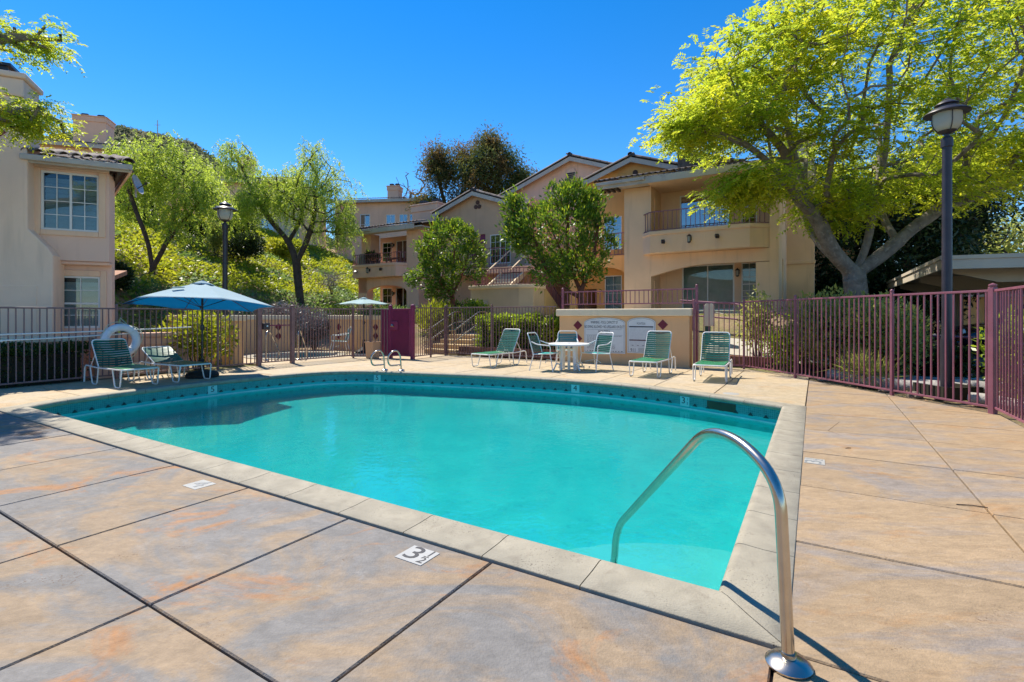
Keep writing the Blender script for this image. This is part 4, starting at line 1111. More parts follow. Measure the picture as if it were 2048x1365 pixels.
inst('rafter', raf, LBd, (0, 0, 0))
part('main_roof', MB().prism([(0.36, 4.95), (5.0, 4.95), (3.4, 5.9)], 'x', -5.5, -1.6), M['rooftile'], LBd, 0)
dish('satellite_dish', 'grey satellite dish on the eave corner of the house at left', Matrix.Rotation(LBROT, 4, 'Z') @ Vector((0.42, 0.35, 4.28)) + Vector((-9.58, 12.0, 0)), (0.95, 0.25, 0.30), 0.24, mast=0.26)
# low tiled porch roof peeping out behind the corner
part('porch_roof', MB().prism([(2.0, 2.25), (3.4, 2.5), (3.4, 2.62), (2.0, 2.37)], 'x', -1.0, -0.38), mat('warm_clay', (0.36, 0.19, 0.12), 0.85, var=0.25, vs=6), LBd, 0)
part('porch_beam', MB().box(-1.0, -0.42, 2.05, 2.15, 2.05, 2.24), M['fascia'], LBd, 0)

# patio wall in front of it, behind the hedge, and the stub by the life ring
pw = thing_en('patio_wall', 'low rosy stucco patio wall with pale ledge between hedge and house', 'wall', -13.6, 3.6, 0)
part('wall', MB().box(-13.75, -13.5, 1.5, 5.2, -0.1, 0.74), M['wall_rose'], pw, 0)
part('wall_cap', MB().box(-13.81, -13.44, 1.5, 5.2, 0.74, 0.86), M['cap'], pw, 0, 0.02)
ps = thing_en('planter_wall', 'short rosy stucco wall with stepped cap behind the life ring', 'wall', -13.2, 5.5, 0)
part('wall', MB().box(-13.25, -13.0, 4.55, 6.35, -0.1, 0.62), M['wall_rose'], ps, 0)
part('wall_cap', MB().box(-13.29, -12.96, 4.5, 6.4, 0.62, 0.80).box(-13.33, -12.92, 4.46, 6.44, 0.80, 0.90), M['wall_rose'], ps, 0, 0.025)
part('ledge', MB().box(-12.95, -12.72, 4.9, 5.6, 0.0, 0.26), M['cap'], ps, 0, 0.02)

# ------------------------------------------------------------------ houses on the bank
def block(name, label, X, Y, z, rz, w, d, h, m, wins, roof_over=0.5, chim=None, roofrise=1.1, pane='pane_dark'):
    t = thing(name, label, 'apartment building', (X, Y, z), rz, )
    holes = [(x0, x1, z0, z1) for x0, x1, z0, z1 in wins]
    mb = wall_holes(-w/2, w/2, 0, h, 0, 0.3, holes)
    mb.box(-w/2, -w/2+0.3, 0.3, d, 0, h).box(w/2-0.3, w/2, 0.3, d, 0, h)
    part('wall', mb, m, t, 0)
    for x0, x1, z0, z1 in wins: window(t, x0, x1, z0, z1, 0.02, 2, 2, 'v', glass=pane, fw=0.07, muntin=0.03)
    o = roof_over
    rf = roof_slab(t, [(-w/2-o, -o, h+0.05), (w/2+o, -o, h+0.05), (w/2-1.0, d*0.5, h+roofrise), (-w/2+1.0, d*0.5, h+roofrise)])
    eave_tiles(rf, (-w/2-o, -o-0.03, h+0.1), (w/2+o, -o-0.03, h+0.1), (0, d*0.5+o, roofrise), 1, 0.26)
    part('fascia', MB().box(-w/2-o, w/2+o, -o-0.06, -o, h-0.2, h+0.05), M['fascia'], t, 0)
    if chim:
        for c in chim: chimney(t, *c[:4], h-1, h+c[4], m, c[5])
    return t
block('hillside_building', 'pinkish two storey apartment block with wide chimney on the bank, behind the left pepper trees', -31.6, 38, 6.0, 0.30, 9.5, 7, 8.0, M['stucco_pink'],
      [(-4, -2.6, 5.2, 6.8), (-1.0, 0.4, 5.2, 6.8), (2.4, 3.8, 5.2, 6.8), (-3.6, -2.2, 1.6, 3.2), (0.5, 2.0, 1.6, 3.2)], chim=[(-1.5, 0.6, 0.4, 1.8, 2.5, 2)])
block('hillside_building', 'peach apartment block with slim chimney on the bank, right of the left pepper trees', -21.0, 42, 6.5, 0.0, 6.5, 6, 6.0, M['stucco_peach'],
      [(-2.7, -2.0, 1.2, 2.8), (0.0, 1.1, 1.2, 2.9), (1.4, 2.6, 3.7, 5.1)], chim=[(-2.3, -1.3, 0.6, 1.7, 2.2, 1)])
block('hillside_building', 'shaded apartment block with dark windows and chimney on the bank, above the left wing roof', -12.6, 48, 5.6, -0.12, 9, 8, 6.6, M['stucco_pink'],
      [(-3.4, -2.5, 3.4, 5.4), (-2.0, -1.0, 3.4, 5.4), (0.6, 1.5, 3.7, 5.3), (1.9, 2.7, 3.7, 5.3), (2.9, 3.6, 3.7, 5.3)], chim=[(0.5, 1.6, 0.6, 1.7, 1.6, 2)])
mt = thing('radio_mast', 'thin mast standing on the distant hilltop', 'mast', (-134, 190, float(hillz(-134, 190))-0.5))
part('pole', MB().tube([(0, 0, 0), (0, 0, 9.5)], [0.22, 0.12], 6), M['fascia'], mt); part('crossbar', MB().tube([(-1.0, 0, 7.6), (1.0, 0, 7.6)], 0.1, 6), M['fascia'], mt)

# ------------------------------------------------------------------ spa and its walls
spa = thing_en('spa', 'small round spa with pale coping and dark blue water', None, -14.3, 10.2, 0)
del spa['label']; spa['kind'] = 'structure'
sc_ = (-14.35, 10.25)
ring_pts = lambda r: [(sc_[0] + r*math.cos(a), sc_[1] + r*math.sin(a)) for a in np.linspace(0, 2*math.pi, 33)[:-1]]
for k in range(12):
    a0, a1 = 2*math.pi*k/12 + 0.006, 2*math.pi*(k+1)/12 - 0.006
    aa = np.linspace(a0, a1, 4)
    P_ = [(sc_[0] + 1.25*math.cos(a), sc_[1] + 1.25*math.sin(a)) for a in aa] + [(sc_[0] + 1.52*math.cos(a), sc_[1] + 1.52*math.sin(a)) for a in aa[::-1]]
    part('coping_stone', MB().prism(P_, 'z', -0.02, 0.022), M['coping'], spa, 0, 0.01)
part('spa_wall', MB().lathe([(1.27, 0.0), (1.27, -0.18)], (*sc_, 0), 32), M['ink'], spa, 40)
swm, nt, b = new_mat('spa_water'); b.inputs['Base Color'].default_value = (0.008, 0.055, 0.10, 1); b.inputs['Roughness'].default_value = 0.06
bp = nd(nt, 'ShaderNodeBump', Strength=0.15, Distance=0.04); nt.links.new(noise(nt, coords(nt), 9, 3), bp.inputs['Height']); nt.links.new(bp.outputs[0], b.inputs['Normal'])
tag(part('spa_water', MB().add([tuple(W(*p, 0.012)) for p in ring_pts(1.262)], [tuple(range(32))]), swm, None, 0), 'dark blue spa water', kind='structure')

def sand_wall(name, label, box, capo=0.05, diamonds=(), dn=None, de=None, m='wall_sand', z1=1.14, captop=1.30):
    e0, e1, n0, n1 = box
    t = thing_en(name, label, 'wall', (e0+e1)/2, (n0+n1)/2, 0)
    part('wall', MB().box(e0, e1, n0, n1, -0.1, z1), M[m], t, 0, 0.01)
    part('wall_cap', MB().box(e0-capo, e1+capo, n0-capo, n1+capo, z1, captop), M['cap'], t, 0, 0.025)
    for a, z in diamonds:
        d = 0.135
        if dn is not None: part('diamond_tile', MB().prism([(a-d, z), (a, z-d), (a+d, z), (a, z+d)], 'y', dn-0.012, dn+0.01), M['diamond'], t, 0)
        else: part('diamond_tile', MB().prism([(a-d, z), (a, z-d), (a+d, z), (a, z+d)], 'x', de-0.01, de+0.012), M['diamond'], t, 0)
    return t
sand_wall('spa_wall_panel', 'sand stucco wall with two pairs of burgundy diamonds behind the spa chair', (-15.75, -12.8, 12.65, 12.95), diamonds=[(-15.22, 0.86), (-15.22, 0.54), (-13.3, 0.88), (-13.3, 0.57)], dn=12.65)
sand_wall('spa_wall_panel', 'sand stucco wall with one pair of burgundy diamonds beside the spa', (-16.8, -16.5, 7.95, 11.5), diamonds=[(11.05, 0.88), (11.05, 0.55)], de=-16.5)
sand_wall('spa_wall_panel', 'sand stucco wall end behind the black lamp post at left', (-16.6, -13.25, 7.55, 7.85))

# ------------------------------------------------------------------ sign wall
SWt = thing_en('sign_wall', 'sand stucco wall with cream cap and three burgundy diamonds behind the white table', 'wall', -4.5, 13.05, 0)
part('wall', MB().box(-6.26, -2.70, 12.90, 13.25, -0.1, 1.27), M['wall_sand'], SWt, 0, 0.015)
part('wall_cap', MB().box(-6.34, -2.64, 12.82, 13.33, 1.27, 1.47), M['cap'], SWt, 0, 0.03)
for a, z in ((-5.69, 1.02), (-5.69, 0.65), (-3.35, 1.06)):
    d = 0.13
    part('diamond_tile', MB().prism([(a-d, z), (a, z-d), (a+d, z), (a, z+d)], 'y', 12.888, 12.91), M['diamond'], SWt, 0)
def sign_board(name, label, x0, x1, z0, z1, za):
    t = thing_en(name, label, 'sign', (x0+x1)/2, 12.89, z0)
    c = (x0+x1)/2; w = (x1-x0)/2
    def shape(k):
        a0, a1 = x0+k, x1-k
        return [(a0, z0+k), (a1, z0+k), (a1, z1)] + [(c + (w-k)*math.cos(a), z1 + (za-z1-k)*math.sin(a)) for a in np.linspace(0.12, math.pi-0.12, 14)] + [(a0, z1)]
    part('board', MB().prism(shape(0), 'y', 12.872, 12.899), M['sign'], t, 0)
    o, i = shape(0.022), shape(0.030); n = len(o)
    part('border', MB().add([(p[0], 12.8705, p[1]) for p in o] + [(p[0], 12.8705, p[1]) for p in i], [(k, (k+1) % n, n+(k+1) % n, n+k) for k in range(n)]), M['ink_grey'], t, 0)
    return t
def stext(t, body, size, x, z, sx, m='ink', align='CENTER'):
    g_ = ORG[t.name]
    return text(body, size, t, M[m], (x-g_[0], 12.870-g_[1], z-g_[2]), (math.pi/2, 0, 0), sx, ext=0.0006, align=align)
def sline(mb, x0, x1, z, h=0.006): mb.box(x0, x1, 12.8693, 12.8712, z-h/2, z+h/2)
s1 = sign_board('pool_rules_sign', 'larger white arched pool rules sign behind the table', -5.49, -4.33, 0.28, 1.09, 1.235)
stext(s1, 'WARNING - POOL CAPACITY 37', 0.105, -4.91, 1.105, 0.50)
stext(s1, 'NO DIVING ALLOWED • NO LIFEGUARD ON DUTY', 0.105, -4.91, 0.985, 0.47)
stext(s1, 'MONTESIA', 0.125, -4.91, 0.845, 0.55)
ln = MB(); sline(ln, -5.42, -4.40, 0.915); sline(ln, -5.42, -4.40, 0.765); part('rule_line', ln, M['ink_grey'], s1, 0)
rr = random.Random(3); fine = MB()
for k in range(11):                                                     # body copy too small to read, as in the photograph
    z = 0.735 - 0.033*k; x = -5.41; end = -4.42 if k == 0 else -4.75 if k < 3 else -4.9 - 0.1*rr.random() if k < 7 else -4.6
    while x < end:
        w_ = rr.uniform(0.02, 0.085); sline(fine, x, min(end, x+w_), z, 0.011); x += w_ + 0.014
x = -5.40
while x < -4.42:
    w_ = rr.uniform(0.02, 0.06); sline(fine, x, x+w_, 0.335, 0.022); x += w_ + rr.uniform(0.02, 0.07)
part('fine_print', fine, M['ink_grey'], s1, 0, kind='stuff')
s2 = sign_board('pool_rules_sign', 'smaller white arched sign reading 911 beside the right diamond', -4.27, -3.53, 0.31, 1.10, 1.24)
stext(s2, 'MONTESIA', 0.085, -3.90, 1.08, 0.55, 'ink_grey')
part('printed_panel', MB().box(-4.21, -3.59, 12.8695, 12.8715, 0.47, 1.01), M['sign_grey'], s2, 0)
ln = MB(); sline(ln, -4.215, -3.585, 1.0, 0.03); part('heading_bar', ln, M['ink'], s2, 0)
ln = MB(); ln.box(-4.215, -3.585, 12.8685, 12.8693, 0.635, 0.665); part('heading_bar', ln, M['ink_brown'], s2, 0)
fine = MB()
for k in range(7): sline(fine, -3.98 + 0.0, -3.60 - 0.05*rr.random(), 0.445 - 0.018*k, 0.006)
for k in range(4): fine.box(-4.15+0.14*k, -4.10+0.14*k, 12.8682, 12.8694, 0.505, 0.522)
part('fine_print', fine, M['ink_grey'], s2, 0, kind='stuff')
stext(s2, '911', 0.135, -4.11, 0.385, 0.75)

# ------------------------------------------------------------------ fences
def fence(name, label, p0, p1, z0, z1, mtl, posts=(), pr=0.023, pitch=0.105, r=0.009, cap=True, rails=(0.09, -0.0), stiff=None, bottom=True):
    """p0, p1 in (e, n); posts = distances along the run"""
    d = Vector((p1[0]-p0[0], p1[1]-p0[1])); Ln = d.length
    t = thing(name, label, 'fence', W(*p0, 0), TH + math.atan2(d.y, d.x))
    part('rail', MB().box(0, Ln, -0.016, 0.016, z1-0.032, z1), mtl, t, 0, 0.004)
    if bottom: part('rail', MB().box(0, Ln, -0.014, 0.014, z0+0.07, z0+0.10), mtl, t, 0, 0.004)
    pm = MB().box(-r, r, -r, r, z0+0.10, z1-0.032).mesh('picket', smooth=0); pm.materials.append(mtl)
    n = int(Ln/pitch)
    for i in range(1, n):
        x = Ln*i/n
        if any(abs(x-(q[0] if isinstance(q, tuple) else q)) < 0.04 for q in posts): continue
        o = bpy.data.objects.new('picket', pm); COL.objects.link(o); o.parent = t; o.location = (x, 0, 0); o.rotation_euler = (random.uniform(-.004, .004), random.uniform(-.003, .003), 0)
    for q in posts:
        w_ = q[1] if isinstance(q, tuple) else pr; x = q[0] if isinstance(q, tuple) else q
        po = part('post', MB().box(x-w_, x+w_, -w_, w_, -0.05, z1+0.03), mtl, t, 0, 0.006)
        if cap: part('post_cap', MB().lathe([(w_*0.9, z1+0.03), (w_*1.25, z1+0.045), (w_*1.2, z1+0.065), (0.0, z1+0.085)], (x, 0, 0), 10), mtl, po, 50)
    return t
fence('picket_fence', 'brown metal picket fence behind the two left loungers, holding the life ring', (-12.25, 1.6), (-12.2, 7.62), 0, 1.45, M['bronze'], posts=(0.02, 2.98, 5.0))
fence('picket_fence', 'brown metal picket fence in front of the round spa, with thick posts', (-12.2, 7.62), (-12.0, 10.55), 0, 1.50, M['bronze'], posts=((0.0, 0.05), (0.92, 0.05), 2.9), pitch=0.085)
fence('picket_fence', 'short brown picket fence behind the tan bin, left of the burgundy gate', (-12.0, 10.55), (-11.05, 11.1), 0, 1.50, M['bronze'], posts=(0.5,), pitch=0.085)
fence('picket_fence', 'short maroon picket fence running back from the burgundy gate to the steps', (-10.15, 11.15), (-10.3, 12.82), 0, 1.54, M['bronze'], posts=(0.0, 0.85, 1.65), pitch=0.10)
fence('picket_fence', 'long brown picket fence in front of the lime green hedge', (-10.3, 12.85), (-6.38, 12.95), 0, 1.56, M['bronze'], posts=(0.03, 1.75), pitch=0.10)
fence('picket_fence', 'maroon picket fence behind the rightmost lounger', (-2.60, 12.95), (-1.5, 13.30), 0, 1.62, M['maroon'], posts=(0.0, 1.14), pitch=0.105)
fence('picket_fence', 'maroon picket fence slanting past the garden shrubs to the tall corner post', (-1.5, 13.30), (2.0, 8.94), 0, 1.64, M['maroon'], posts=(1.78, 4.05, (5.56, 0.036)), pitch=0.108)
fence('picket_fence', 'maroon picket fence running out of the picture at right', (2.0, 8.94), (2.06, 5.2), 0, 1.64, M['maroon'], posts=(), pitch=0.105)
fence('wall_top_railing', 'low maroon railing standing behind the cream cap of the sign wall', (-6.36, 13.4), (-2.60, 13.38), 1.53, 1.99, M['maroon'], posts=(), pitch=0.125, cap=False)
for i, (e_, h_) in enumerate(((-6.38, 2.05), (-2.62, 2.04))):
    po = thing_en('railing_post', ['tall maroon post at the left end of the sign wall', 'tall maroon post at the right end of the sign wall'][i], 'post', e_, 13.38, 0)
    part('shaft', MB().box(e_-0.03, e_+0.03, 13.35, 13.41, -0.05, h_), M['maroon'], po, 0, 0.005)
    part('post_cap', MB().lathe([(0.028, 0), (0.04, 0.015), (0.036, 0.035), (0, 0.055)], (e_, 13.38, h_), 10), M['maroon'], po, 50)
# solid gate
gt = thing_en('pool_gate', 'burgundy ribbed metal pool gate with steel lock', 'gate', -11.05, 11.12, 0)
part('gate_frame', MB().box(-11.0, -10.96, 11.09, 11.15, 0.08, 1.50).box(-10.28, -10.24, 11.09, 11.15, 0.08, 1.50).box(-10.96, -10.28, 11.09, 11.15, 0.08, 0.13).box(-10.96, -10.28, 11.09, 11.15, 1.45, 1.50), M['maroon_dark'], gt, 0, 0.004)
part('mesh_backing', MB().box(-10.96, -10.28, 11.125, 11.131, 0.13, 1.45), M['maroon_dark'], gt, 0)
pm = MB().box(-0.011, 0.011, 11.095-11.12, 11.122-11.12, 0.13, 1.45).mesh('picket', (0, 0, 0), 0); pm.materials.append(M['maroon_dark'])
for k in range(18): inst('picket', pm, gt, (-10.94+0.038*k, 11.12, 0))
for e_ in (-11.06, -10.17):
    po = part('post', MB().box(e_-0.05, e_+0.05, 11.07, 11.17, -0.05, 1.56), M['maroon_dark'], gt, 0, 0.006)
    part('post_cap', MB().lathe([(0.05, 0), (0.062, 0.015), (0.055, 0.04), (0, 0.06)], (e_, 11.12, 1.56), 10), M['maroon_dark'], po, 50)
part('side_panel', MB().box(-11.42, -11.12, 11.06, 11.09, 0.1, 1.48), M['maroon_dark'], gt, 0)
part('lock_plate', MB().box(-11.0, -10.72, 11.06, 11.092, 0.86, 1.12), M['maroon_dark'], gt, 0, 0.01)
part('lock', MB().lathe([(0.0, 0.05), (0.03, 0.04), (0.045, 0.0), (0.0, -0.02)], (-10.93, 11.05, 0.99), 12).box(-10.96, -10.84, 11.02, 11.06, 0.95, 0.98), M['chrome'], gt, 40)
lk = thing_en('gate_lock_box', 'grey lock box and bar on the spa gate post', 'lock', -12.15, 7.75, 1.0)
part('box', MB().box(-12.23, -12.09, 7.70, 7.86, 0.93, 1.10), M['lamp_metal'], lk, 0, 0.01); part('latch_bar', MB().box(-12.16, -12.14, 7.86, 8.5, 1.02, 1.05), M['maroon_dark'], lk, 0)
part('knob', MB().lathe([(0, 0.05), (0.03, 0.04), (0.035, 0)], (-12.08, 7.78, 1.0), 10), M['chrome'], lk)
# ------------------------------------------------------------------ loungers (foot end at y=0, head towards +y)
WMt = M['white_metal']
def lounger(label, loc, rz, recline, tilt_mat='strap_green', seat='seat_green', back_len=0.70):
    t = thing('sun_lounger', label, 'sun lounger', loc, rz, 'green strap loungers round the pool')
    w = 0.29; h = 0.33; hy = 1.02; r = 0.0145
    rail = MB()
    loop = round_path([(-w, 1.62, 0.02), (-w, 1.58, h+0.02), (-w, hy, h-0.01), (-w, 0.0, h), (w, 0.0, h), (w, hy, h-0.01), (w, 1.58, h+0.02), (w, 1.62, 0.02)], 0.09, 6)
    rail.tube(loop, r, 8)
    for s in (-1, 1): rail.tube([(s*w, 0.46, h-0.01), (0, 0.46, h-0.055), (-s*w, 0.46, h-0.01)] if s > 0 else [(-w, 0.9, h-0.012), (w, 0.9, h-0.012)], 0.010, 6)
    part('frame', rail, WMt, t, 60)
    for s in (-1, 1):
        for y0, dy in ((0.03, 1), (0.98, 1)):
            leg = round_path([(s*w, y0, h-0.01), (s*(w+0.005), y0+0.05, 0.013), (s*(w+0.005), y0+0.25, 0.013), (s*w, y0+0.36, h-0.012)], 0.05, 5)
            part('leg', MB().tube(leg, 0.0125, 8), WMt, t, 60)
    a = R(recline)
    back = thing('backrest', None, None); back.parent = t; back.location = (0, hy, h+0.005); back.rotation_euler = (a, 0, 0)
    fr = round_path([(-w+0.02, 0, 0), (-w+0.02, back_len, 0), (w-0.02, back_len, 0), (w-0.02, 0, 0)], 0.08, 6)
    for p in fr: p.z += 0.02*max(0, (p.y-back_len*0.8)/(back_len*0.2)) - 0.018*(1-(p.x/w)**2)*(1 if p.y > back_len*0.97 else 0)
    part('back_frame', MB().tube(fr, 0.0145, 8), WMt, back, 60)
    for s in (-1, 1):
        top = Vector((s*(w-0.03), hy + back_len*0.5*math.cos(a), h + back_len*0.5*math.sin(a)))
        part('support_arm', MB().tube([tuple(top), (s*(w-0.03), 1.40, h+0.01)], 0.009, 6), WMt, t, 60)
    bs = MB().add([(x, y, z) for y in (-0.019, 0.019) for x, z in ((-w+0.02, 0.020), (-w+0.08, 0.012), (0, -0.004), (w-0.08, 0.012), (w-0.02, 0.020))] + [(x, y, z-0.006) for y in (-0.019, 0.019) for x, z in ((-w+0.02, 0.020), (-w+0.08, 0.012), (0, -0.004), (w-0.08, 0.012), (w-0.02, 0.020))],
                  [(i, i+1, 5+i+1, 5+i) for i in range(4)] + [(10+i+1, 10+i, 15+i, 15+i+1) for i in range(4)] + [(i+1, i, 10+i, 10+i+1) for i in range(4)] + [(5+i, 5+i+1, 15+i+1, 15+i) for i in range(4)])
    sm = bs.mesh('strap', smooth=40); sm.materials.append(M[tilt_mat])
    k = int((back_len-0.05)/0.047)
    for i in range(k):
        y = 0.03 + (back_len-0.07)*i/(k-1)
        o = inst('strap', sm, back, (0, y, 0.004), (random.uniform(-.06, .06), random.uniform(-.012, .012), random.uniform(-.006, .006)))
    ss = MB(); ss.v = bs.v; ss.f = bs.f
    sm2 = ss.mesh('seat_strap', smooth=40); sm2.materials.append(M[seat])
    k = int((hy-0.06)/0.043)
    for i in range(k):
        y = 0.05 + (hy-0.08)*i/(k-1)
        inst('seat_strap', sm2, t, (0, y, h+0.0), (0, random.uniform(-.01, .01), 0))
    return t
E_ROT = TH            # lounger pointing along n (foot towards the pool)
def lg(label, e, n, face, rec, **k):
    rz = TH + {'S': 0.0, 'E': math.pi/2}[face[0]] + k.pop('dr', 0.0)
    return lounger(label, W(e, n, 0), rz, rec, **k)
lg('green strap lounger standing alone before the lime green hedge, left of the table', -7.15, 10.22, 'S', 59, back_len=0.68, dr=-0.10, seat='seat_green')
lg('green strap lounger in front of the sign wall, covering the edge of the 911 sign', -3.10, 10.32, 'S', 60, back_len=0.68)
lg('green strap lounger by the fence corner, in front of the path bollard', -1.78, 10.22, 'S', 60, back_len=0.68, dr=0.06)
lg('dark green upright lounger under the life ring at left', -10.42, 4.28, 'E', 55, back_len=0.60, seat='seat_green', tilt_mat='strap_green')
lg('low reclined green lounger beside the blue umbrella base', -10.40, 5.22, 'E', 27, back_len=0.62, seat='strap_green', dr=0.03)

# ------------------------------------------------------------------ chairs (sitter looks towards -y)
def chair(label, loc, rz, strap='strap_green', seat='seat_teal', group='green strap chairs round the white table'):
    t = thing('patio_chair', label, 'chair', loc, rz, group)
    w = 0.25; r = 0.013
    for s in (-1, 1):
        part('leg', MB().tube([(s*w, -0.22, 0.40), (s*(w+0.03), -0.30, 0.0)], 0.012, 8), WMt, t, 60)
        part('leg', MB().tube([(s*w, 0.20, 0.40), (s*(w+0.03), 0.30, 0.0)], 0.012, 8), WMt, t, 60)
        arm = round_path([(s*(w+0.01), -0.22, 0.38), (s*(w+0.03), -0.24, 0.60), (s*(w+0.03), 0.10, 0.62), (s*w, 0.26, 0.68)], 0.07, 5)
        part('arm', MB().tube(arm, r, 8), WMt, t, 60)
    part('seat_frame', MB().tube([(-w, -0.24, 0.41), (w, -0.24, 0.41), (w, 0.22, 0.39), (-w, 0.22, 0.39)], r, 8, closed=True).tube([(-w, -0.1, 0.2), (0, -0.02, 0.26), (w, -0.1, 0.2)], 0.009, 6), WMt, t, 60)
    bk = round_path([(-w, 0.21, 0.39), (-w, 0.33, 0.80), (-w+0.03, 0.38, 0.88), (w-0.03, 0.38, 0.88), (w, 0.33, 0.80), (w, 0.21, 0.39)], 0.05, 5)
    part('back_frame', MB().tube(bk, 0.014, 8), WMt, t, 60)
    sm = MB().box(-w, w, -0.004, 0.004, -0.018, 0.018).mesh('strap', smooth=0); sm.materials.append(M[strap])
    for i in range(9):
        z = 0.45 + 0.043*i
        inst('strap', sm, t, (0, 0.215+0.29*(z-0.39)+0.015, z), (-0.28, random.uniform(-.01, .01), 0))
    s2 = MB().box(-w, w, -0.021, 0.021, -0.004, 0.004).mesh('seat_strap', smooth=0); s2.materials.append(M[seat])
    for i in range(10): inst('seat_strap', s2, t, (0, -0.21+0.045*i, 0.418-0.002*i), (0, 0, 0))
    return t
chair('green strap chair left of the white table, back turned to the hedge', (0.80, 11.85, 0), R(62))
chair('green strap chair right of the white table, back turned to the signs', (1.98, 11.88, 0), R(-52))
chair('teal strap chair behind the white table, against the sign wall', (1.42, 12.95, 0), R(-8), strap='strap_teal')
chair('teal strap chair standing alone by the spa wall', (-5.98, 17.45, 0), R(-62), strap='strap_teal', seat='strap_teal', group=None)
tb_ = thing('patio_table', 'round white patio table between the green chairs', 'table', (1.36, 12.0, 0))
part('table_top', MB().lathe([(0.0, 0.625), (0.47, 0.63), (0.49, 0.62), (0.49, 0.59), (0.44, 0.588), (0.0, 0.59)], (0, 0, 0), 36), WMt, tb_, 40)
for k in range(4):
    a = k*math.pi/2 + 0.5
    part('leg', MB().bar((0.20*math.cos(a), 0.20*math.sin(a), 0.59), (0.24*math.cos(a), 0.24*math.sin(a), 0.0), 0.07, 0.04, (math.cos(a), math.sin(a), 0)), WMt, tb_, 0, 0.008)
    part('foot_brace', MB().tube(smooth_path([(0.22*math.cos(a), 0.22*math.sin(a), 0.10), (0.34*math.cos(a), 0.34*math.sin(a), 0.16), (0.44*math.cos(a), 0.44*math.sin(a), 0.01)], 5), 0.016, 6), WMt, tb_, 60)
part('parasol_sleeve', MB().lathe([(0.035, 0.0), (0.035, 0.64)], (0, 0, 0), 10), WMt, tb_, 40)

# ------------------------------------------------------------------ umbrellas
def umbrella(name, label, loc, Rr, hrim, hap, m, tilt=(0.0, 0.0), n=8, rz=0.0, base='round'):
    t = thing(name, label, 'umbrella', loc, 0)
    T_ = Matrix.Rotation(tilt[1], 4, Vector((math.cos(tilt[0]), math.sin(tilt[0]), 0)))
    piv = Vector((0, 0, hap - 0.15))
    def tr(p): return tuple(piv + (T_ @ (Vector(p) - piv)))
    rows = 7; seg = 6; vs = []; fs = []
    for j in range(rows+1):
        f = 0.10 + 0.90*j/rows
        for i in range(n*seg):
            u = (i % seg)/seg; k = i//seg
            a0 = rz + 2*math.pi*k/n; a1 = a0 + 2*math.pi/n
            p0 = Vector((math.cos(a0), math.sin(a0))); p1 = Vector((math.cos(a1), math.sin(a1)))
            p = p0.lerp(p1, u)
            sag = math.sin(u*math.pi)
            ax = Rr*f*(1 - 0.055*sag*f)
            z = hap - (hap-hrim)*(f**1.12) - 0.045*sag*f*(1-f) + (0.035*sag if j == rows else 0)
            vs.append(tr((p.x*ax, p.y*ax, z)))
    N_ = n*seg
    for j in range(rows): fs += [(j*N_+i, j*N_+(i+1) % N_, (j+1)*N_+(i+1) % N_, (j+1)*N_+i) for i in range(N_)]
    mb = MB().add(vs, fs)
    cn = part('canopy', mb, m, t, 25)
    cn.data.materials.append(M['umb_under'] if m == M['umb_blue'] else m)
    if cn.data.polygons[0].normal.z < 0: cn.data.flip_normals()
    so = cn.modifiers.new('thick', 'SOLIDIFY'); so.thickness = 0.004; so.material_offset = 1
    vv = []; 
    for j, (f, dz) in enumerate(((0.0, 0.055), (0.09, 0.035), (0.16, 0.012))):
        vv += [tr((Rr*f*math.cos(rz+2*math.pi*i/32), Rr*f*math.sin(rz+2*math.pi*i/32), hap+dz-(hap-hrim)*f*0.9 + 0.012*math.sin(8*2*math.pi*i/32)*(f > 0.1))) for i in range(32)]
    vt = part('vent', MB().add(vv, [(j*32+i, j*32+(i+1) % 32, (j+1)*32+(i+1) % 32, (j+1)*32+i) for j in range(2) for i in range(32)]), m, t, 25)
    so = vt.modifiers.new('thick', 'SOLIDIFY'); so.thickness = 0.004
    for k in range(n):
        a = rz + 2*math.pi*k/n
        rb = part('rib', MB().tube([tr((0.03*math.cos(a), 0.03*math.sin(a), hap-0.03)), tr((Rr*0.5*math.cos(a), Rr*0.5*math.sin(a), hap-(hap-hrim)*0.46-0.022)), tr((Rr*0.99*math.cos(a), Rr*0.99*math.sin(a), hrim-0.012))], 0.008, 6), M['black_metal'], t, 60)
        part('strut', MB().tube([tr((0.03*math.cos(a), 0.03*math.sin(a), hap-0.52)), tr((Rr*0.5*math.cos(a), Rr*0.5*math.sin(a), hap-(hap-hrim)*0.46-0.03))], 0.006, 5), M['black_metal'], rb, 60)
    part('pole', MB().tube([(0, 0, 0.05), (0, 0, hap-0.15), tr((0, 0, hap+0.06))], 0.021, 10).lathe([(0.03, -0.03), (0.03, 0.03)], tr((0, 0, hap-0.52)), 10), M['black_metal'], t, 60)
    part('crank', MB().lathe([(0.034, 0.98), (0.04, 1.0), (0.04, 1.08), (0.034, 1.1)], (0, 0, 0), 10).bar((0.03, 0, 1.04), (0.10, -0.02, 1.04), 0.02, 0.02).bar((0.10, -0.02, 1.04), (0.10, -0.02, 0.97), 0.015, 0.015), M['black_metal'], t, 50)
    if base == 'round':
        part('base', MB().lathe([(0.30, 0.0), (0.31, 0.06), (0.27, 0.11), (0.08, 0.15), (0.04, 0.16), (0.036, 0.38), (0.0, 0.38)], (0, 0, 0), 24), M['rubber'], t, 40)
    else:
        part('base', MB().lathe([(0.30, 0.0), (0.30, 0.05), (0.16, 0.12), (0.06, 0.22), (0.045, 0.45), (0.0, 0.45)], (0, 0, 0), 8), M['rubber'], t, 30)
    return t, tr
u1, tr1 = umbrella('patio_umbrella', 'large sun faded blue umbrella tilted over the two left loungers', (-6.50, 10.55, 0), 1.42, 1.50, 1.985, M['umb_blue'], (math.pi*0.02, -0.09), 6, 0.28)
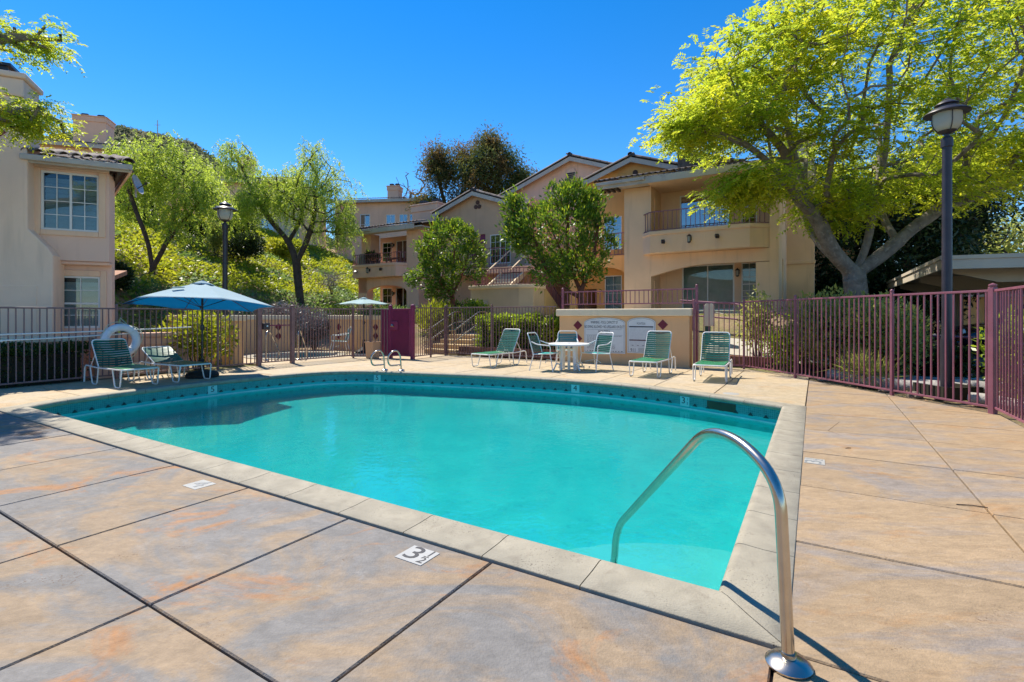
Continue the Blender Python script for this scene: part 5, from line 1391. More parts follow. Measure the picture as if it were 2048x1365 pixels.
part('tie_strap', MB().bar(tr1((-0.10, -0.78, 1.765)), tr1((0.02, -0.62, 1.80)), 0.06, 0.016, (0, -0.3, 1)), mat('teal_strap', (0.02, 0.16, 0.20), 0.7), u1, 0)
umbrella('patio_umbrella', 'small pale aqua umbrella on a dark pole inside the spa fence', (-5.13, 17.40, 0), 0.98, 1.66, 1.88, M['umb_teal'], (0, 0.0), 8, 0.2, 'cone')
bn = thing('waste_bin', 'tan plastic waste bin beside the burgundy gate', 'bin', (-4.20, 15.15, 0), TH)
part('body', MB().add([(x*s, y*s, z) for z, s in ((0, 0.86), (0.49, 1.0)) for x, y in ((-0.17, -0.15), (0.17, -0.15), (0.17, 0.15), (-0.17, 0.15))], [(0,3,2,1), (0,1,5,4), (1,2,6,5), (2,3,7,6), (3,0,4,7)]), M['tan_plastic'], bn, 0, 0.01)
part('rim', MB().box(-0.185, 0.185, -0.165, -0.145, 0.475, 0.505).box(-0.185, 0.185, 0.145, 0.165, 0.475, 0.505).box(-0.185, -0.165, -0.145, 0.145, 0.475, 0.505).box(0.165, 0.185, -0.145, 0.145, 0.475, 0.505), M['tan_plastic'], bn, 0, 0.005)

# ------------------------------------------------------------------ life ring and rescue poles on the fence
lr = thing_en('life_ring', 'white life ring with rope hanging on the fence behind the dark lounger', 'life ring', -12.16, 4.62, 0.95)
cy, cz = 4.62, 0.78
part('ring', MB().tube([(-12.14, cy + 0.275*math.cos(a), cz + 0.275*math.sin(a)) for a in np.linspace(0, 2*math.pi, 41)[:-1]], 0.075, 12, closed=True), M['ring'], lr, 80)
for k in range(4):
    a = k*math.pi/2 + 0.785
    part('band', MB().tube([(-12.14 + 0.079*math.cos(b2), cy + (0.275+0.079*math.sin(b2))*math.cos(a), cz + (0.275+0.079*math.sin(b2))*math.sin(a)) for b2 in np.linspace(0, 2*math.pi, 15)[:-1]], 0.008, 5, closed=True), M['sign'], lr, 60)
rp = [(-12.12, cy + (0.37 + 0.03*math.sin(4*a))*math.cos(a), cz + (0.37 + 0.03*math.sin(4*a))*math.sin(a)) for a in np.linspace(0, 2*math.pi, 41)[:-1]]
part('rope', MB().tube(rp, 0.009, 6, closed=True).tube([(-12.13, cy-0.02, cz+0.36), (-12.17, cy, 1.25), (-12.13, cy+0.10, cz+0.34)], 0.008, 6), mat('pale_rope', (0.55, 0.58, 0.45), 0.8), lr, 60)
for lab, n0, n1, z0, z1 in (('upper long white rescue pole hung along the left fence', 1.8, 6.0, 0.955, 1.03), ('lower long white rescue pole hung along the left fence', 1.8, 5.0, 0.845, 0.93)):
    q = thing_en('rescue_pole', lab, 'rescue pole', -12.19, n0, z0, group='rescue poles on the left fence')
    part('shaft', MB().tube([(-12.205, n0 + (n1-n0)*k/6, z0 + (z1-z0)*(k/6)**2) for k in range(7)], 0.014, 8), WMt, q, 60)
    part('grip', MB().tube([(-12.205, n0, z0), (-12.205, n0+1.1, z0+0.001)], 0.019, 8), M['sign'], q, 60)

# ------------------------------------------------------------------ stainless rails
def tube_thing(name, label, cat, paths, r, flanges=(), m='chrome', group=None, loc=(0, 0, 0)):
    t = thing(name, label, cat, loc, 0, group)
    for p in paths: part('rail', MB().tube([tuple(Vector(q) - Vector(loc)) for q in p], r, 14), M[m], t, 70)
    for f in flanges:
        part('flange', MB().lathe([(0.078, 0.001), (0.080, 0.010), (0.060, 0.028), (r+0.004, 0.036), (r+0.004, 0.05), (0, 0.05)], tuple(Vector(f) - Vector(loc)), 24), M[m], t, 50)
    return t
base = Vector((1.027, 1.865, 0)); dr = Vector((-0.238, 0.972, 0)).normalized()
def rp_(t_, z): q = base + dr*t_; return (q.x, q.y, z)
hand = round_path([rp_(0.0, 0.0), rp_(0.045, 0.665), rp_(0.26, 0.775), rp_(0.50, 0.765), rp_(1.46, -0.09), rp_(1.50, -0.46)], 0.14, 8)
tube_thing('pool_handrail', 'large stainless steel handrail at the near right pool corner', 'handrail', [hand], 0.0225, [(base.x, base.y, 0.0)], loc=tuple(base))
part('anchor_nut', MB().lathe([(0.012, 0), (0.012, 0.02), (0, 0.02)], (0.0, 0.0, 0.0), 6), M['chrome'], bpy.data.objects['pool_handrail']).location = (rp_(1.475, 0)[0]-base.x+0.03, rp_(1.475, 0)[1]-base.y, -0.13)
def hoop(label, e, n):
    b2 = W(e, n, 0.01); d = Vector((-0.62, -0.60, 0)).normalized()
    P = [b2 + d*a + Vector((0, 0, z)) for a, z in ((0, 0), (0.03, 0.36), (0.10, 0.47), (0.22, 0.47), (0.35, 0.36), (0.35, 0.22), (0.30, 0.135), (0.02, 0.135))]
    tube_thing('ladder_rail', label, 'handrail', [round_path(P, 0.10, 6)], 0.0185, [tuple(b2)], group='twin ladder rails on the far pool edge', loc=tuple(b2))
hoop('left one of the twin looped steel ladder rails on the far pool edge', -8.64, 8.50)
hoop('right one of the twin looped steel ladder rails on the far pool edge', -8.27, 8.66)
def spa_rail(label, a, b2):
    a = W(*a, 0.01); b2 = W(*b2, 0.0); d = b2 - a
    P = [a, a + Vector((0, 0, 0.78)), a + d*0.22 + Vector((0, 0, 0.86)), a + d*0.95 + Vector((0, 0, 0.25)), a + d + Vector((0, 0, -0.15))]
    tube_thing('spa_handrail', label, 'handrail', [round_path(P, 0.12, 6)], 0.019, [tuple(a)], group='steel handrails into the spa', loc=tuple(a))
spa_rail('steel spa handrail nearer the lock box post', (-13.45, 8.62), (-13.9, 9.35)); spa_rail('steel spa handrail nearer the spa chair', (-12.95, 9.30), (-13.3, 9.85))

# ------------------------------------------------------------------ lamp posts
def lamp(label, loc, H, m):
    t = thing('lamp_post', label, 'lamp post', loc, 0, 'lantern topped lamp posts')
    zt = H - 0.62
    part('pole', MB().lathe([(0.085, -0.1), (0.085, 0.9), (0.075, 0.95), (0.068, 1.0), (0.062, zt-0.16), (0.078, zt-0.15), (0.078, zt-0.02), (0.06, zt)], (0, 0, 0), 20), m, t, 40)
    part('base_collar', MB().lathe([(0.16, -0.1), (0.16, 0.10), (0.13, 0.16), (0.086, 0.17)], (0, 0, 0), 20), m, t, 40)
    part('lantern_cup', MB().lathe([(0.035, zt), (0.035, zt+0.05), (0.10, zt+0.075), (0.125, zt+0.10), (0.0, zt+0.10)], (0, 0, 0), 20), m, t, 40)
    part('globe', MB().lathe([(0.118, zt+0.10), (0.165, zt+0.16), (0.188, zt+0.23), (0.19, zt+0.33), (0.185, zt+0.39)], (0, 0, 0), 28), M['frost'], t, 60)
    for k in range(4):
        a = k*math.pi/2 + 1.2
        part('globe_strap', MB().tube([(rr*math.cos(a), rr*math.sin(a), z) for rr, z in ((0.122, zt+0.09), (0.172, zt+0.16), (0.195, zt+0.23), (0.197, zt+0.40))], 0.0075, 6), m, t, 60)
    part('hat', MB().lathe([(0.30, zt+0.375), (0.295, zt+0.385), (0.21, zt+0.445), (0.12, zt+0.475), (0.11, zt+0.475), (0.20, zt+0.42), (0.285, zt+0.372)], (0, 0, 0), 28), m, t, 40)
    part('hat_top', MB().lathe([(0.115, zt+0.47), (0.115, zt+0.50), (0.155, zt+0.515), (0.145, zt+0.53), (0.085, zt+0.575), (0.05, zt+0.58), (0.055, zt+0.595), (0.03, zt+0.615), (0.0, zt+0.62)], (0, 0, 0), 24), m, t, 40)
    return t
lamp('tall grey lamp post behind the right fence, before the yellow green tree', (6.88, 7.95, 0), 4.73, M['lamp_metal'])
lamp('black lamp post beside the large blue umbrella', (-7.85, 13.75, 0), 4.42, M['black_metal'])
bx = thing('post_planter_box', 'dark square box round the foot of the right lamp post', 'box', (6.88, 7.95, 0))
part('board', MB().box(-0.30, 0.30, -0.30, -0.26, 0, 0.20), M['twig'], bx, 0); part('board', MB().box(-0.30, -0.26, -0.26, 0.30, 0, 0.20), M['twig'], bx, 0); part('board', MB().box(0.26, 0.30, -0.26, 0.30, 0, 0.20), M['twig'], bx, 0)
for i, (dx, lab) in enumerate(((-0.28, 'small spotlight left of the black lamp post foot'), (0.30, 'small spotlight right of the black lamp post foot'))):
    q = thing('spotlight', lab, 'spotlight', (-7.75+dx, 13.40, 0), 0.4*i, 'spotlights at the lamp post foot')
    part('stake', MB().tube([(0, 0, 0), (0, 0, 0.10)], 0.012, 6), M['black_metal'], q); part('head', MB().lathe([(0.03, 0.10), (0.06, 0.13), (0.07, 0.22), (0.0, 0.20)], (0, 0, 0), 10), M['dish'], q, 40)
pb = thing_en('path_bollard', 'beige and green path bollard behind the rightmost lounger', 'bollard', -2.62, 15.0, 0)
zz = tz(-2.62, 15.0)
part('post', MB().box(-2.71, -2.57, 14.95, 15.05, zz-0.1, zz+0.52), mat('green_post_paint', (0.012, 0.06, 0.05), 0.5), pb, 0, 0.01)
part('head', MB().prism([(-2.73, zz+0.50), (-2.47, zz+0.50), (-2.47, zz+1.06), (-2.53, zz+1.14), (-2.60, zz+1.17), (-2.67, zz+1.14), (-2.73, zz+1.06)], 'y', 14.93, 15.07), M['cap'], pb, 0, 0.01)

# ------------------------------------------------------------------ steps and steel handrails behind the gate
stp = thing_en('garden_steps', 'tan concrete garden steps behind the burgundy gate', 'steps', -10.8, 13.1, 0)
for k in range(4):
    part('step', MB().box(-11.5+0.0*k, -10.1+0.17*k, 13.15+0.42*k, 15.2, -0.05 + (0.15*k if k else 0), 0.15*(k+1)), M['tan_step'], stp, 0, 0.015)
part('path_slab', MB().box(-11.5, -9.4, 15.2, 18.8, 0.2, 0.62), M['path'], stp, 0)
part('cheek_wall', MB().box(-10.1, -9.3, 14.0, 15.2, -0.05, 0.50), M['path'], stp, 0, 0.02)
def stair_rail(label, e):
    pts1 = [W(e, 13.0, 0.80), W(e, 13.3, 0.80), W(e, 14.7, 1.42), W(e, 15.2, 1.42), W(e, 15.2, 0.5)]
    pts2 = [W(e, 13.05, 0.40), W(e, 13.3, 0.42), W(e, 14.7, 1.02), W(e, 15.2, 1.02)]
    base_ = W(e, 13.3, 0.1)
    t = tube_thing('step_handrail', label, 'handrail', [round_path(pts1, 0.12, 5), round_path(pts2, 0.12, 5)], 0.022, [], group='double steel handrails of the garden steps', loc=tuple(base_))
    part('post', MB().tube([(0, 0, -0.1), (0, 0, 0.72)], 0.02, 8), M['chrome'], t); q = W(e, 14.6, 0.5) - base_
    part('post', MB().tube([(q.x, q.y, 0.3), (q.x, q.y, 1.28)], 0.02, 8), M['chrome'], t)
stair_rail('left double steel handrail of the garden steps', -11.42); stair_rail('right double steel handrail of the garden steps', -10.3)

# low block edging under the hedge
ed = thing_en('block_edging', 'low red brown block edging under the lime green hedge', 'edging', -8.3, 13.3, 0)
me = MB().box(-0.148, 0.148, -0.09, 0.09, -0.068, 0.068).mesh('block', smooth=0); me.materials.append(M['brick'])
for r in range(2):
    for k in range(13):
        x = -10.1 + 0.305*k + (0.15 if r else 0)
        if x > -6.2: continue
        inst('block', me, ed, (x, 13.32 + 0.015*r + random.uniform(-.008, .008), 0.065 + 0.142*r), (0, 0, random.uniform(-.02, .02)), (1, 1, random.uniform(0.94, 1.0)))
ed = thing_en('block_edging', 'low red brown block edging behind the rightmost lounger', 'edging', -1.9, 13.65, 0)
for r in range(2):
    for k in range(5):
        inst('block', me, ed, (-2.45 + 0.305*k + (0.15 if r else 0), 13.75 + random.uniform(-.008, .008), 0.065 + 0.142*r), (0, 0, random.uniform(-.02, .02)))
# path and maroon ramp rails in the right garden
tag(part('garden_path', MB().add([tuple(Vector((*W(e, n)[:2], max(0.12, tz(e, n)+0.06)))) for e, n in ((-2.6, 14.4), (-1.0, 14.2), (1.0, 13.2), (2.6, 12.2), (2.6, 13.0), (1.0, 14.1), (-1.0, 15.1), (-2.6, 15.3))], [(0,1,6,7), (1,2,5,6), (2,3,4,5)]), M['path'], None, 0), 'pale concrete garden path', kind='structure')
def ramp(label, pts, zs, posts, hgt=0.62):
    p0 = W(*pts[0], 0); t = thing('ramp_railing', label, 'railing', tuple(p0), 0, 'maroon ramp railings in the right garden')
    for dz in zs:
        part('rail', MB().tube([tuple(W(e, n, z+dz) - p0) for e, n, z in pts and [(*p, tz(*p)) for p in pts]], 0.024, 8), M['maroon'], t, 60)
    for e, n in posts:
        q = W(e, n, tz(e, n)) - p0; part('post', MB().tube([(q.x, q.y, q.z-0.1), (q.x, q.y, q.z+zs[0])], 0.024, 8), M['maroon'], t, 60)
ramp('maroon ramp railing in front of the clipped hedge strip', [(-3.6, 15.9), (-2.0, 15.6), (-0.8, 15.0), (0.1, 14.3)], (0.85, 0.42), [(-3.2, 15.8), (-1.2, 15.2), (0.0, 14.35)])
ramp('maroon railing before the parked cars, right of the shrubs', [(0.9, 13.8), (1.9, 13.2), (2.55, 12.7)], (0.92, 0.50), [(1.1, 13.65), (2.5, 12.74)])
# weathered timber edging logs
for i, (a, b2, r_, lab) in enumerate((((0.55, 11.55), (1.75, 10.55), 0.11, 'thick weathered timber lying nearest the right fence'), ((0.25, 12.15), (2.1, 10.85), 0.10, 'middle weathered timber behind the right fence'), ((0.3, 12.8), (2.5, 11.3), 0.10, 'farthest weathered timber behind the right fence'), ((1.95, 9.9), (2.7, 8.95), 0.09, 'short weathered timber right of the lamp post box'))):
    p = W(*a, r_*0.8); q = W(*b2, r_*0.8)
    o = thing('timber_edging', lab, 'log', tuple(p), 0, 'weathered timbers in the right garden')
    d = q - p; s_ = d.cross(Vector((0, 0, 1))).normalized()
    part('log', MB().tube([tuple(d*t_ + s_*0.08*math.sin(t_*5+i) + Vector((0, 0, 0.01*math.sin(9*t_)))) for t_ in np.linspace(0, 1, 9)], [r_*(1+0.08*math.sin(7*k+i)) for k in range(9)], 9), M['wood_grey'], o, 60)
def rock(label, e, n, r_):
    z = tz(e, n); bm = bmesh.new(); bmesh.ops.create_icosphere(bm, subdivisions=2, radius=r_)
    for v in bm.verts: v.co *= 1 + random.uniform(-0.16, 0.16); v.co.z *= 0.65
    me = bpy.data.meshes.new('rock'); bm.to_mesh(me); bm.free(); me.shade_smooth(); me.set_sharp_from_angle(angle=R(35))
    tag(link('rock', me, None, M['rock'], W(e, n, z + r_*0.3)), label, 'rock', 'garden rocks')
rock('brown rock before the timbers behind the right fence', 1.35, 10.35, 0.12); rock('small rock leaning on the middle timber', 1.0, 10.85, 0.10)
rock('brown rock among roots left of the lime green hedge', -9.55, 13.75, 0.16); rock('small rock under the right garden bush', 0.1, 11.9, 0.10)

# ------------------------------------------------------------------ carport and cars
cp = thing_en('carport', 'flat roofed beige carport over parked cars at right', 'carport', 3.0, 17.4, 0)
part('roof_deck', MB().prism([(2.9, 2.74), (12.0, 2.60), (12.0, 2.68), (2.9, 2.82)], 'y', 17.45, 33), M['carport'], cp, 0)
part('fascia', MB().prism([(2.84, 2.52), (12.0, 2.38), (12.0, 2.72), (2.84, 2.86)], 'y', 17.38, 17.44), M['carport'], cp, 0, 0.01)
part('fascia', MB().box(2.84, 2.90, 17.44, 33, 2.52, 2.86), M['carport'], cp, 0, 0.01)
part('fascia_trim', MB().prism([(2.80, 2.78), (12.0, 2.64), (12.0, 2.74), (2.80, 2.88)], 'y', 17.34, 17.379).box(2.80, 2.839, 17.34, 33, 2.78, 2.88), M['carport'], cp, 0)
for n_ in (18.6, 23.5, 28.5):
    part('beam', MB().prism([(3.2, 2.50), (4.2, 2.20), (11, 2.16), (11, 2.59), (3.2, 2.71)], 'y', n_-0.12, n_+0.12), M['carport'], cp, 0)
    part('post', MB().box(5.0, 5.35, n_-0.12, n_+0.12, 0.1, 2.2), M['carport'], cp, 0); part('post', MB().box(8.6, 8.9, n_-0.12, n_+0.12, 0.1, 2.2), M['carport'], cp, 0)
part('back_wall', MB().box(9.8, 10.0, 17.6, 33, 0.1, 2.3), M['stucco_peach'], cp, 0)
def car(label, e, n, rz, m, s=1.0):
    """nose towards local -x; body from a lofted outline"""
    t = thing('parked_car', label, 'car', W(e, n, 0.22), TH + rz, 'dark cars parked under the carport')
    sec = [(0.0, 0.30, 0.62, 0.72), (0.12, 0.22, 0.68, 0.83), (0.6, 0.20, 0.80, 0.87), (1.25, 0.20, 0.90, 0.88), (1.6, 0.20, 0.93, 0.89), (3.3, 0.20, 0.95, 0.89), (4.1, 0.22, 0.96, 0.86), (4.45, 0.30, 0.90, 0.78), (4.55, 0.40, 0.75, 0.70)]
    vs = []; fs = []
    for x, z0, z1, w in sec:
        vs += [(x, -w*0.96, z0), (x, -w, (z0+z1)/2), (x, -w*0.93, z1-0.04), (x, -w*0.78, z1), (x, w*0.78, z1), (x, w*0.93, z1-0.04), (x, w, (z0+z1)/2), (x, w*0.96, z0)]
    for i in range(len(sec)-1): fs += [(i*8+k, i*8+(k+1) % 8, (i+1)*8+(k+1) % 8, (i+1)*8+k) for k in range(8)]
    fs += [tuple(range(8))[::-1], tuple(range(len(vs)-8, len(vs)))]
    o = part('body', MB().add(vs, fs), m, t, 50); sb = o.modifiers.new('smooth', 'SUBSURF'); sb.levels = sb.render_levels = 1
    cs = [(1.25, 0.92, 0.80, 0.02), (1.95, 0.92, 0.72, 0.47), (2.5, 0.92, 0.70, 0.53), (3.2, 0.92, 0.70, 0.50), (4.15, 0.94, 0.74, 0.03)]
    vs = []; fs = []
    for x, zb, w, hh in cs: vs += [(x, -w-0.06, zb-0.03), (x, -w+0.10*(hh > 0.1), zb+hh-0.03), (x, -w*0.7, zb+hh), (x, w*0.7, zb+hh), (x, w-0.10*(hh > 0.1), zb+hh-0.03), (x, w+0.06, zb-0.03)]
    for i in range(4): fs += [(i*6+k, i*6+k+1, (i+1)*6+k+1, (i+1)*6+k) for k in range(5)]
    part('glasshouse', MB().add(vs, fs), M['car_glass'], t, 40)
    part('roof', MB().prism([(1.93, -0.66), (3.25, -0.66), (3.25, 0.66), (1.93, 0.66)], 'z', 1.39, 1.46), m, t, 40, 0.03)
    for s_ in (-1, 1):
        part('headlight', MB().lathe([(0.0, 0.02), (0.09, 0.0), (0.10, -0.05)], (0, 0, 0), 12), M['lens'], t, 40).matrix_local = Matrix.Translation((0.06, s_*0.55, 0.62)) @ Matrix.Rotation(-math.pi/2, 4, 'Y') @ Matrix.Scale(1.4, 4, Vector((0, 1, 0)))
        part('mirror', MB().box(1.45, 1.6, s_*0.98-0.09, s_*0.98+0.09, 0.95, 1.08), m, t, 0, 0.03)
        part('pillar', MB().bar((1.27, s_*0.84, 0.90), (1.97, s_*0.64, 1.40), 0.05, 0.05), m, t, 0)
        for x in (0.85, 3.65):
            wl = part('wheel', MB().tube([(x, s_*0.72, 0.32), (x, s_*0.89, 0.32)], 0.32, 20), M['rubber'], t, 40)
            part('rim', MB().tube([(x, s_*0.885, 0.32), (x, s_*0.90, 0.32)], 0.21, 14), M['dish'], wl, 40)
    part('grille', MB().box(-0.03, 0.03, -0.35, 0.35, 0.42, 0.56), M['rubber'], t, 0, 0.02)
    part('bumper', MB().box(-0.08, 0.05, -0.70, 0.70, 0.26, 0.40), m, t, 0, 0.04)
    return t
M['car_glass'] = mat('dark_car_glass', (0.012, 0.014, 0.018), 0.05, var=0.0, spec=0.8)
car('black car under the near end of the carport, behind the lamp post', 3.2, 18.2, 0.05, M['car_black'])
car('navy car parked deeper under the carport, left of the lamp post', 3.5, 20.9, -0.03, M['car_blue'])
# ------------------------------------------------------------------ plants
def nrm(v): return v / np.maximum(1e-9, np.linalg.norm(v, axis=-1, keepdims=True))
def quads(name, V, m, parent=None, org=(0,0,0)):
    n = len(V); co = (V - np.asarray(org, float)).reshape(-1, 3).astype(np.float32)
    me = bpy.data.meshes.new(name)
    me.vertices.add(4*n); me.vertices.foreach_set('co', co.ravel())
    me.loops.add(4*n); me.loops.foreach_set('vertex_index', np.arange(4*n, dtype=np.int32))
    me.polygons.add(n); me.polygons.foreach_set('loop_start', np.arange(0, 4*n, 4, dtype=np.int32))
    me.update(calc_edges=True)
    me.materials.append(m)
    return link(name, me, parent)
def leaves(P, D, Ln, Wd, rg, flat=0.5, fold=0.12):
    """one folded diamond per leaf: base P, direction D, length Ln, width Wd"""
    n = len(P); D = nrm(D)
    up = nrm(np.array([0, 0, 1.0]) + flat*rg.normal(size=(n, 3)))
    S = nrm(np.cross(D, up)); N = np.cross(S, D)
    Ln = np.broadcast_to(Ln, (n,))[:, None]; Wd = np.broadcast_to(Wd, (n,))[:, None]
    mid = P + D*Ln*0.45
    return np.stack([P, mid + S*Wd*0.5 + N*Wd*fold, P + D*Ln, mid - S*Wd*0.5 + N*Wd*fold], 1)
def compound(P, D, Ls, pairs, ll, lw, rg, droop=0.35):
    """pinnate leaf: leaflets in pairs along a drooping stalk"""
    out = []; D = nrm(D); n = len(P)
    up = nrm(np.array([0, 0, 1.0]) + 0.35*rg.normal(size=(n, 3))); S = nrm(np.cross(D, up)); Ls = Ls[:, None]
    for k in range(pairs):
        t = 0.2 + 0.8*k/(pairs-1)
        b = P + D*Ls*t - np.array([0, 0, 1.0])*Ls*droop*t*t
        for s in (-1, 1):
            d = nrm(D*0.55 + s*S*0.9 - np.array([0, 0, 0.35]) + 0.18*rg.normal(size=(n, 3)))
            out.append(leaves(b, d, ll*(1 - 0.35*abs(t-0.55)), lw, rg, 0.3))
    return np.concatenate(out)
def ellipsoid(n, c, r, rg, inner=0.55, zmin=None):
    v = nrm(rg.normal(size=(n*3, 3))); q = v * (inner + (1-inner)*rg.random((n*3, 1))**0.6)
    p = np.asarray(c) + q*np.asarray(r)
    if zmin is not None: p = p[p[:, 2] > zmin]
    return p[:n]
def skeleton(limbs, targets, step=0.35, k=0.30, jit=0.05, sag=0.0, rg=None):
    pos = [np.array(limbs[0][0], float)]; par = [-1]; plen = [0.0]
    def add(p, i): pos.append(np.asarray(p, float)); par.append(i); plen.append(plen[i] + float(np.linalg.norm(pos[-1]-pos[i]))); return len(pos)-1
    for lm in limbs:
        pts = [np.array(p) for p in smooth_path(lm, 4)]
        cur = int(np.argmin(np.linalg.norm(np.array(pos) - pts[0], axis=1)))
        for q in pts[1:]: cur = add(q, cur)
    tips = []
    order = np.argsort([np.linalg.norm(np.array(pos) - t, axis=1).min() for t in targets])
    for ti in order:
        t = np.asarray(targets[ti]); A_ = np.array(pos)
        d = np.linalg.norm(A_ - t, axis=1); cost = d + k*np.array(plen) + 2.0*(d < 0.02)
        cost += 0.5*np.maximum(0, A_[:, 2] - t[2])*(1 if sag == 0 else 0.2)
        i = int(np.argmin(cost)); n = max(1, int(d[i]/step)); p0 = pos[i]
        g = pos[i] - pos[par[i]] if par[i] >= 0 else np.array([0, 0, 1.0]); g = g/max(1e-6, np.linalg.norm(g))*d[i]*0.35
        c1 = p0 + g; c2 = t - (t-p0)*0.25 + np.array([0, 0, 0.12*d[i]])*(0 if sag else 1)
        cur = i
        for s in range(1, n+1):
            u = s/n; q = p0*(1-u)**3 + 3*c1*u*(1-u)**2 + 3*c2*u*u*(1-u) + t*u**3
            if s < n: q = q + rg.normal(size=3)*jit
            cur = add(q, cur)
        tips.append(cur)
    return np.array(pos), np.array(par), np.array(tips), np.array(plen)
def wood(name, pos, par, tips, R0, m, parent, org, rmin=0.006, pw=2.2, flare=1.35):
    n = len(pos); cnt = np.zeros(n); kids = [[] for _ in range(n)]
    for i in range(1, n): kids[par[i]].append(i)
    cnt[tips] = 1
    for i in range(n-1, 0, -1):
        if not kids[i]: cnt[i] = max(cnt[i], 1)
        cnt[par[i]] += cnt[i]
    rad = np.maximum(rmin, R0*(cnt/cnt[0])**(1/pw))
    mb = MB(); st = [(0, None)]
    while st:
        i, p = st.pop(); chain = ([p] if p is not None else []) + [i]; c = i
        while kids[c]:
            ks = sorted(kids[c], key=lambda q: -cnt[q])
            for q in ks[1:]: st.append((q, c))
            c = ks[0]; chain.append(c)
        if len(chain) < 2: continue
        rs = [float(rad[q]) for q in chain]
        if p is not None: rs[0] = min(rs[0], rs[1]*1.15)
        else: rs[0] *= flare
        seg = 10 if rs[0] > 0.08 else 6 if rs[0] > 0.025 else 4
        mb.tube([pos[q] for q in chain], rs, seg, cap=False)
    me = bpy.data.meshes.new(name); o = np.asarray(org)
    me.from_pydata([(v[0]-o[0], v[1]-o[1], v[2]-o[2]) for v in mb.v], [], mb.f); me.shade_smooth()
    return link(name, me, parent, m)
def tree(name, label, base, limbs, targets, R0, bark, group=None, cat='tree', **kw):
    rg = np.random.default_rng(abs(hash(label)) % 1000 if False else sum(map(ord, label)))
    t = thing(name, label, cat, base, 0, group)
    pos, par, tips, pl = skeleton(limbs, targets, rg=rg, **{k: v for k, v in kw.items() if k in ('step', 'k', 'jit', 'sag')})
    wood('trunk', pos, par, tips, R0, bark, t, base, **{k: v for k, v in kw.items() if k in ('rmin', 'pw', 'flare')})
    d = pos[tips] - pos[par[tips]]
    return t, pos[tips], nrm(d), rg, pos, par
def crown_leaves(tip, d, per, spread, rg, out_c=None):
    P = np.repeat(tip, per, 0) + rg.normal(size=(len(tip)*per, 3))*spread
    D = np.repeat(d, per, 0)*0.8 + rg.normal(size=(len(tip)*per, 3))*0.7
    if out_c is not None: D += nrm(P - out_c)*0.6
    return P, D

# big yellow-green tree at right -------------------------------------------------
bx_, by_, TS = 8.95, 13.0, 1.12
def big(p):                                              # the whole tree is designed at 1:1.12 and set out about its own foot
    p = np.asarray(p, float); return np.array([10.02, 14.56, -0.15]) + TS*(p - np.array([bx_, by_, 0.0]))
def bp_(x, y, Y): return np.array([x, Y, y])
limbs = [
    [(bx_, by_, -0.1), (bx_+0.02, by_, 0.9), (bx_-0.05, by_, 1.9), (bx_-0.1, by_, 2.35)],
    [(bx_-0.1, by_, 2.35), (bx_-0.75, by_-0.15, 2.95), (bx_-1.25, by_-0.3, 3.75), (bx_-1.85, by_-0.4, 4.35), (bx_-2.15, by_-0.5, 5.3), (bx_-2.9, by_-0.7, 6.0)],
    [(bx_-1.85, by_-0.4, 4.35), (bx_-2.55, by_-0.6, 5.0), (bx_-3.4, by_-0.8, 5.5), (bx_-4.4, by_-1.0, 5.7), (bx_-5.0, by_-1.1, 5.75)],
    [(bx_-1.25, by_-0.3, 3.75), (bx_-1.15, by_+0.3, 4.6), (bx_-1.3, by_+0.6, 5.6), (bx_-1.5, by_+0.8, 7.0)],
    [(bx_-0.1, by_, 2.35), (bx_-0.55, by_+0.7, 3.2), (bx_-0.7, by_+1.2, 4.3), (bx_-0.4, by_+1.6, 5.8)],
    [(bx_-0.1, by_, 2.35), (bx_+0.15, by_-0.1, 3.1), (bx_+0.3, by_-0.2, 4.2), (bx_+0.55, by_-0.2, 5.4), (bx_+0.6, by_-0.3, 7.2)],
    [(bx_-0.1, by_, 2.35), (bx_+0.55, by_-0.1, 2.85), (bx_+1.25, by_-0.2, 3.5), (bx_+1.85, by_-0.3, 4.0), (bx_+2.3, by_-0.4, 4.8), (bx_+2.6, by_-0.6, 6.2)],
    [(bx_+1.85, by_-0.3, 4.0), (bx_+2.8, by_-0.5, 4.35), (bx_+3.9, by_-0.6, 5.0), (bx_+4.8, by_-0.8, 5.6)],
    [(bx_+0.9, by_-0.15, 3.2), (bx_+1.0, by_+0.5, 4.0), (bx_+1.5, by_+1.3, 5.2), (bx_+1.9, by_+1.8, 6.6)],
]
rg0 = np.random.default_rng(21)
tg = [ellipsoid(520, (9.5, 13.0, 6.6), (5.1, 4.3, 3.3), rg0, 0.5, 5.0)]
tg[0] = tg[0][~((tg[0][:, 0] < 7.4) & (tg[0][:, 2] < 6.1))]
tg.append(ellipsoid(54, (5.1, 12.2, 6.05), (1.5, 1.6, 0.5), rg0, 0.2))          # arm reaching left over the roof
tg.append(ellipsoid(26, (4.25, 12.0, 5.75), (0.7, 0.9, 0.30), rg0, 0.2))
tg.append(ellipsoid(44, (5.75, 12.0, 4.35), (1.05, 1.0, 0.36), rg0, 0.2))         # drooping pad over the balcony
tg.append(ellipsoid(70, (6.3, 12.6, 7.4), (1.7, 2.0, 1.2), rg0, 0.3))
tg.append(ellipsoid(80, (12.6, 12.2, 5.2), (2.4, 2.2, 0.9), rg0, 0.2))
tg.append(ellipsoid(36, (9.6, 12.2, 4.4), (2.2, 1.6, 0.5), rg0, 0.2))
tg.append(ellipsoid(26, (8.0, 12.6, 4.0), (0.9, 0.9, 0.5), rg0, 0.2))
tg.append(ellipsoid(26, (7.4, 11.6, 5.5), (1.2, 1.2, 0.6), rg0, 0.2))
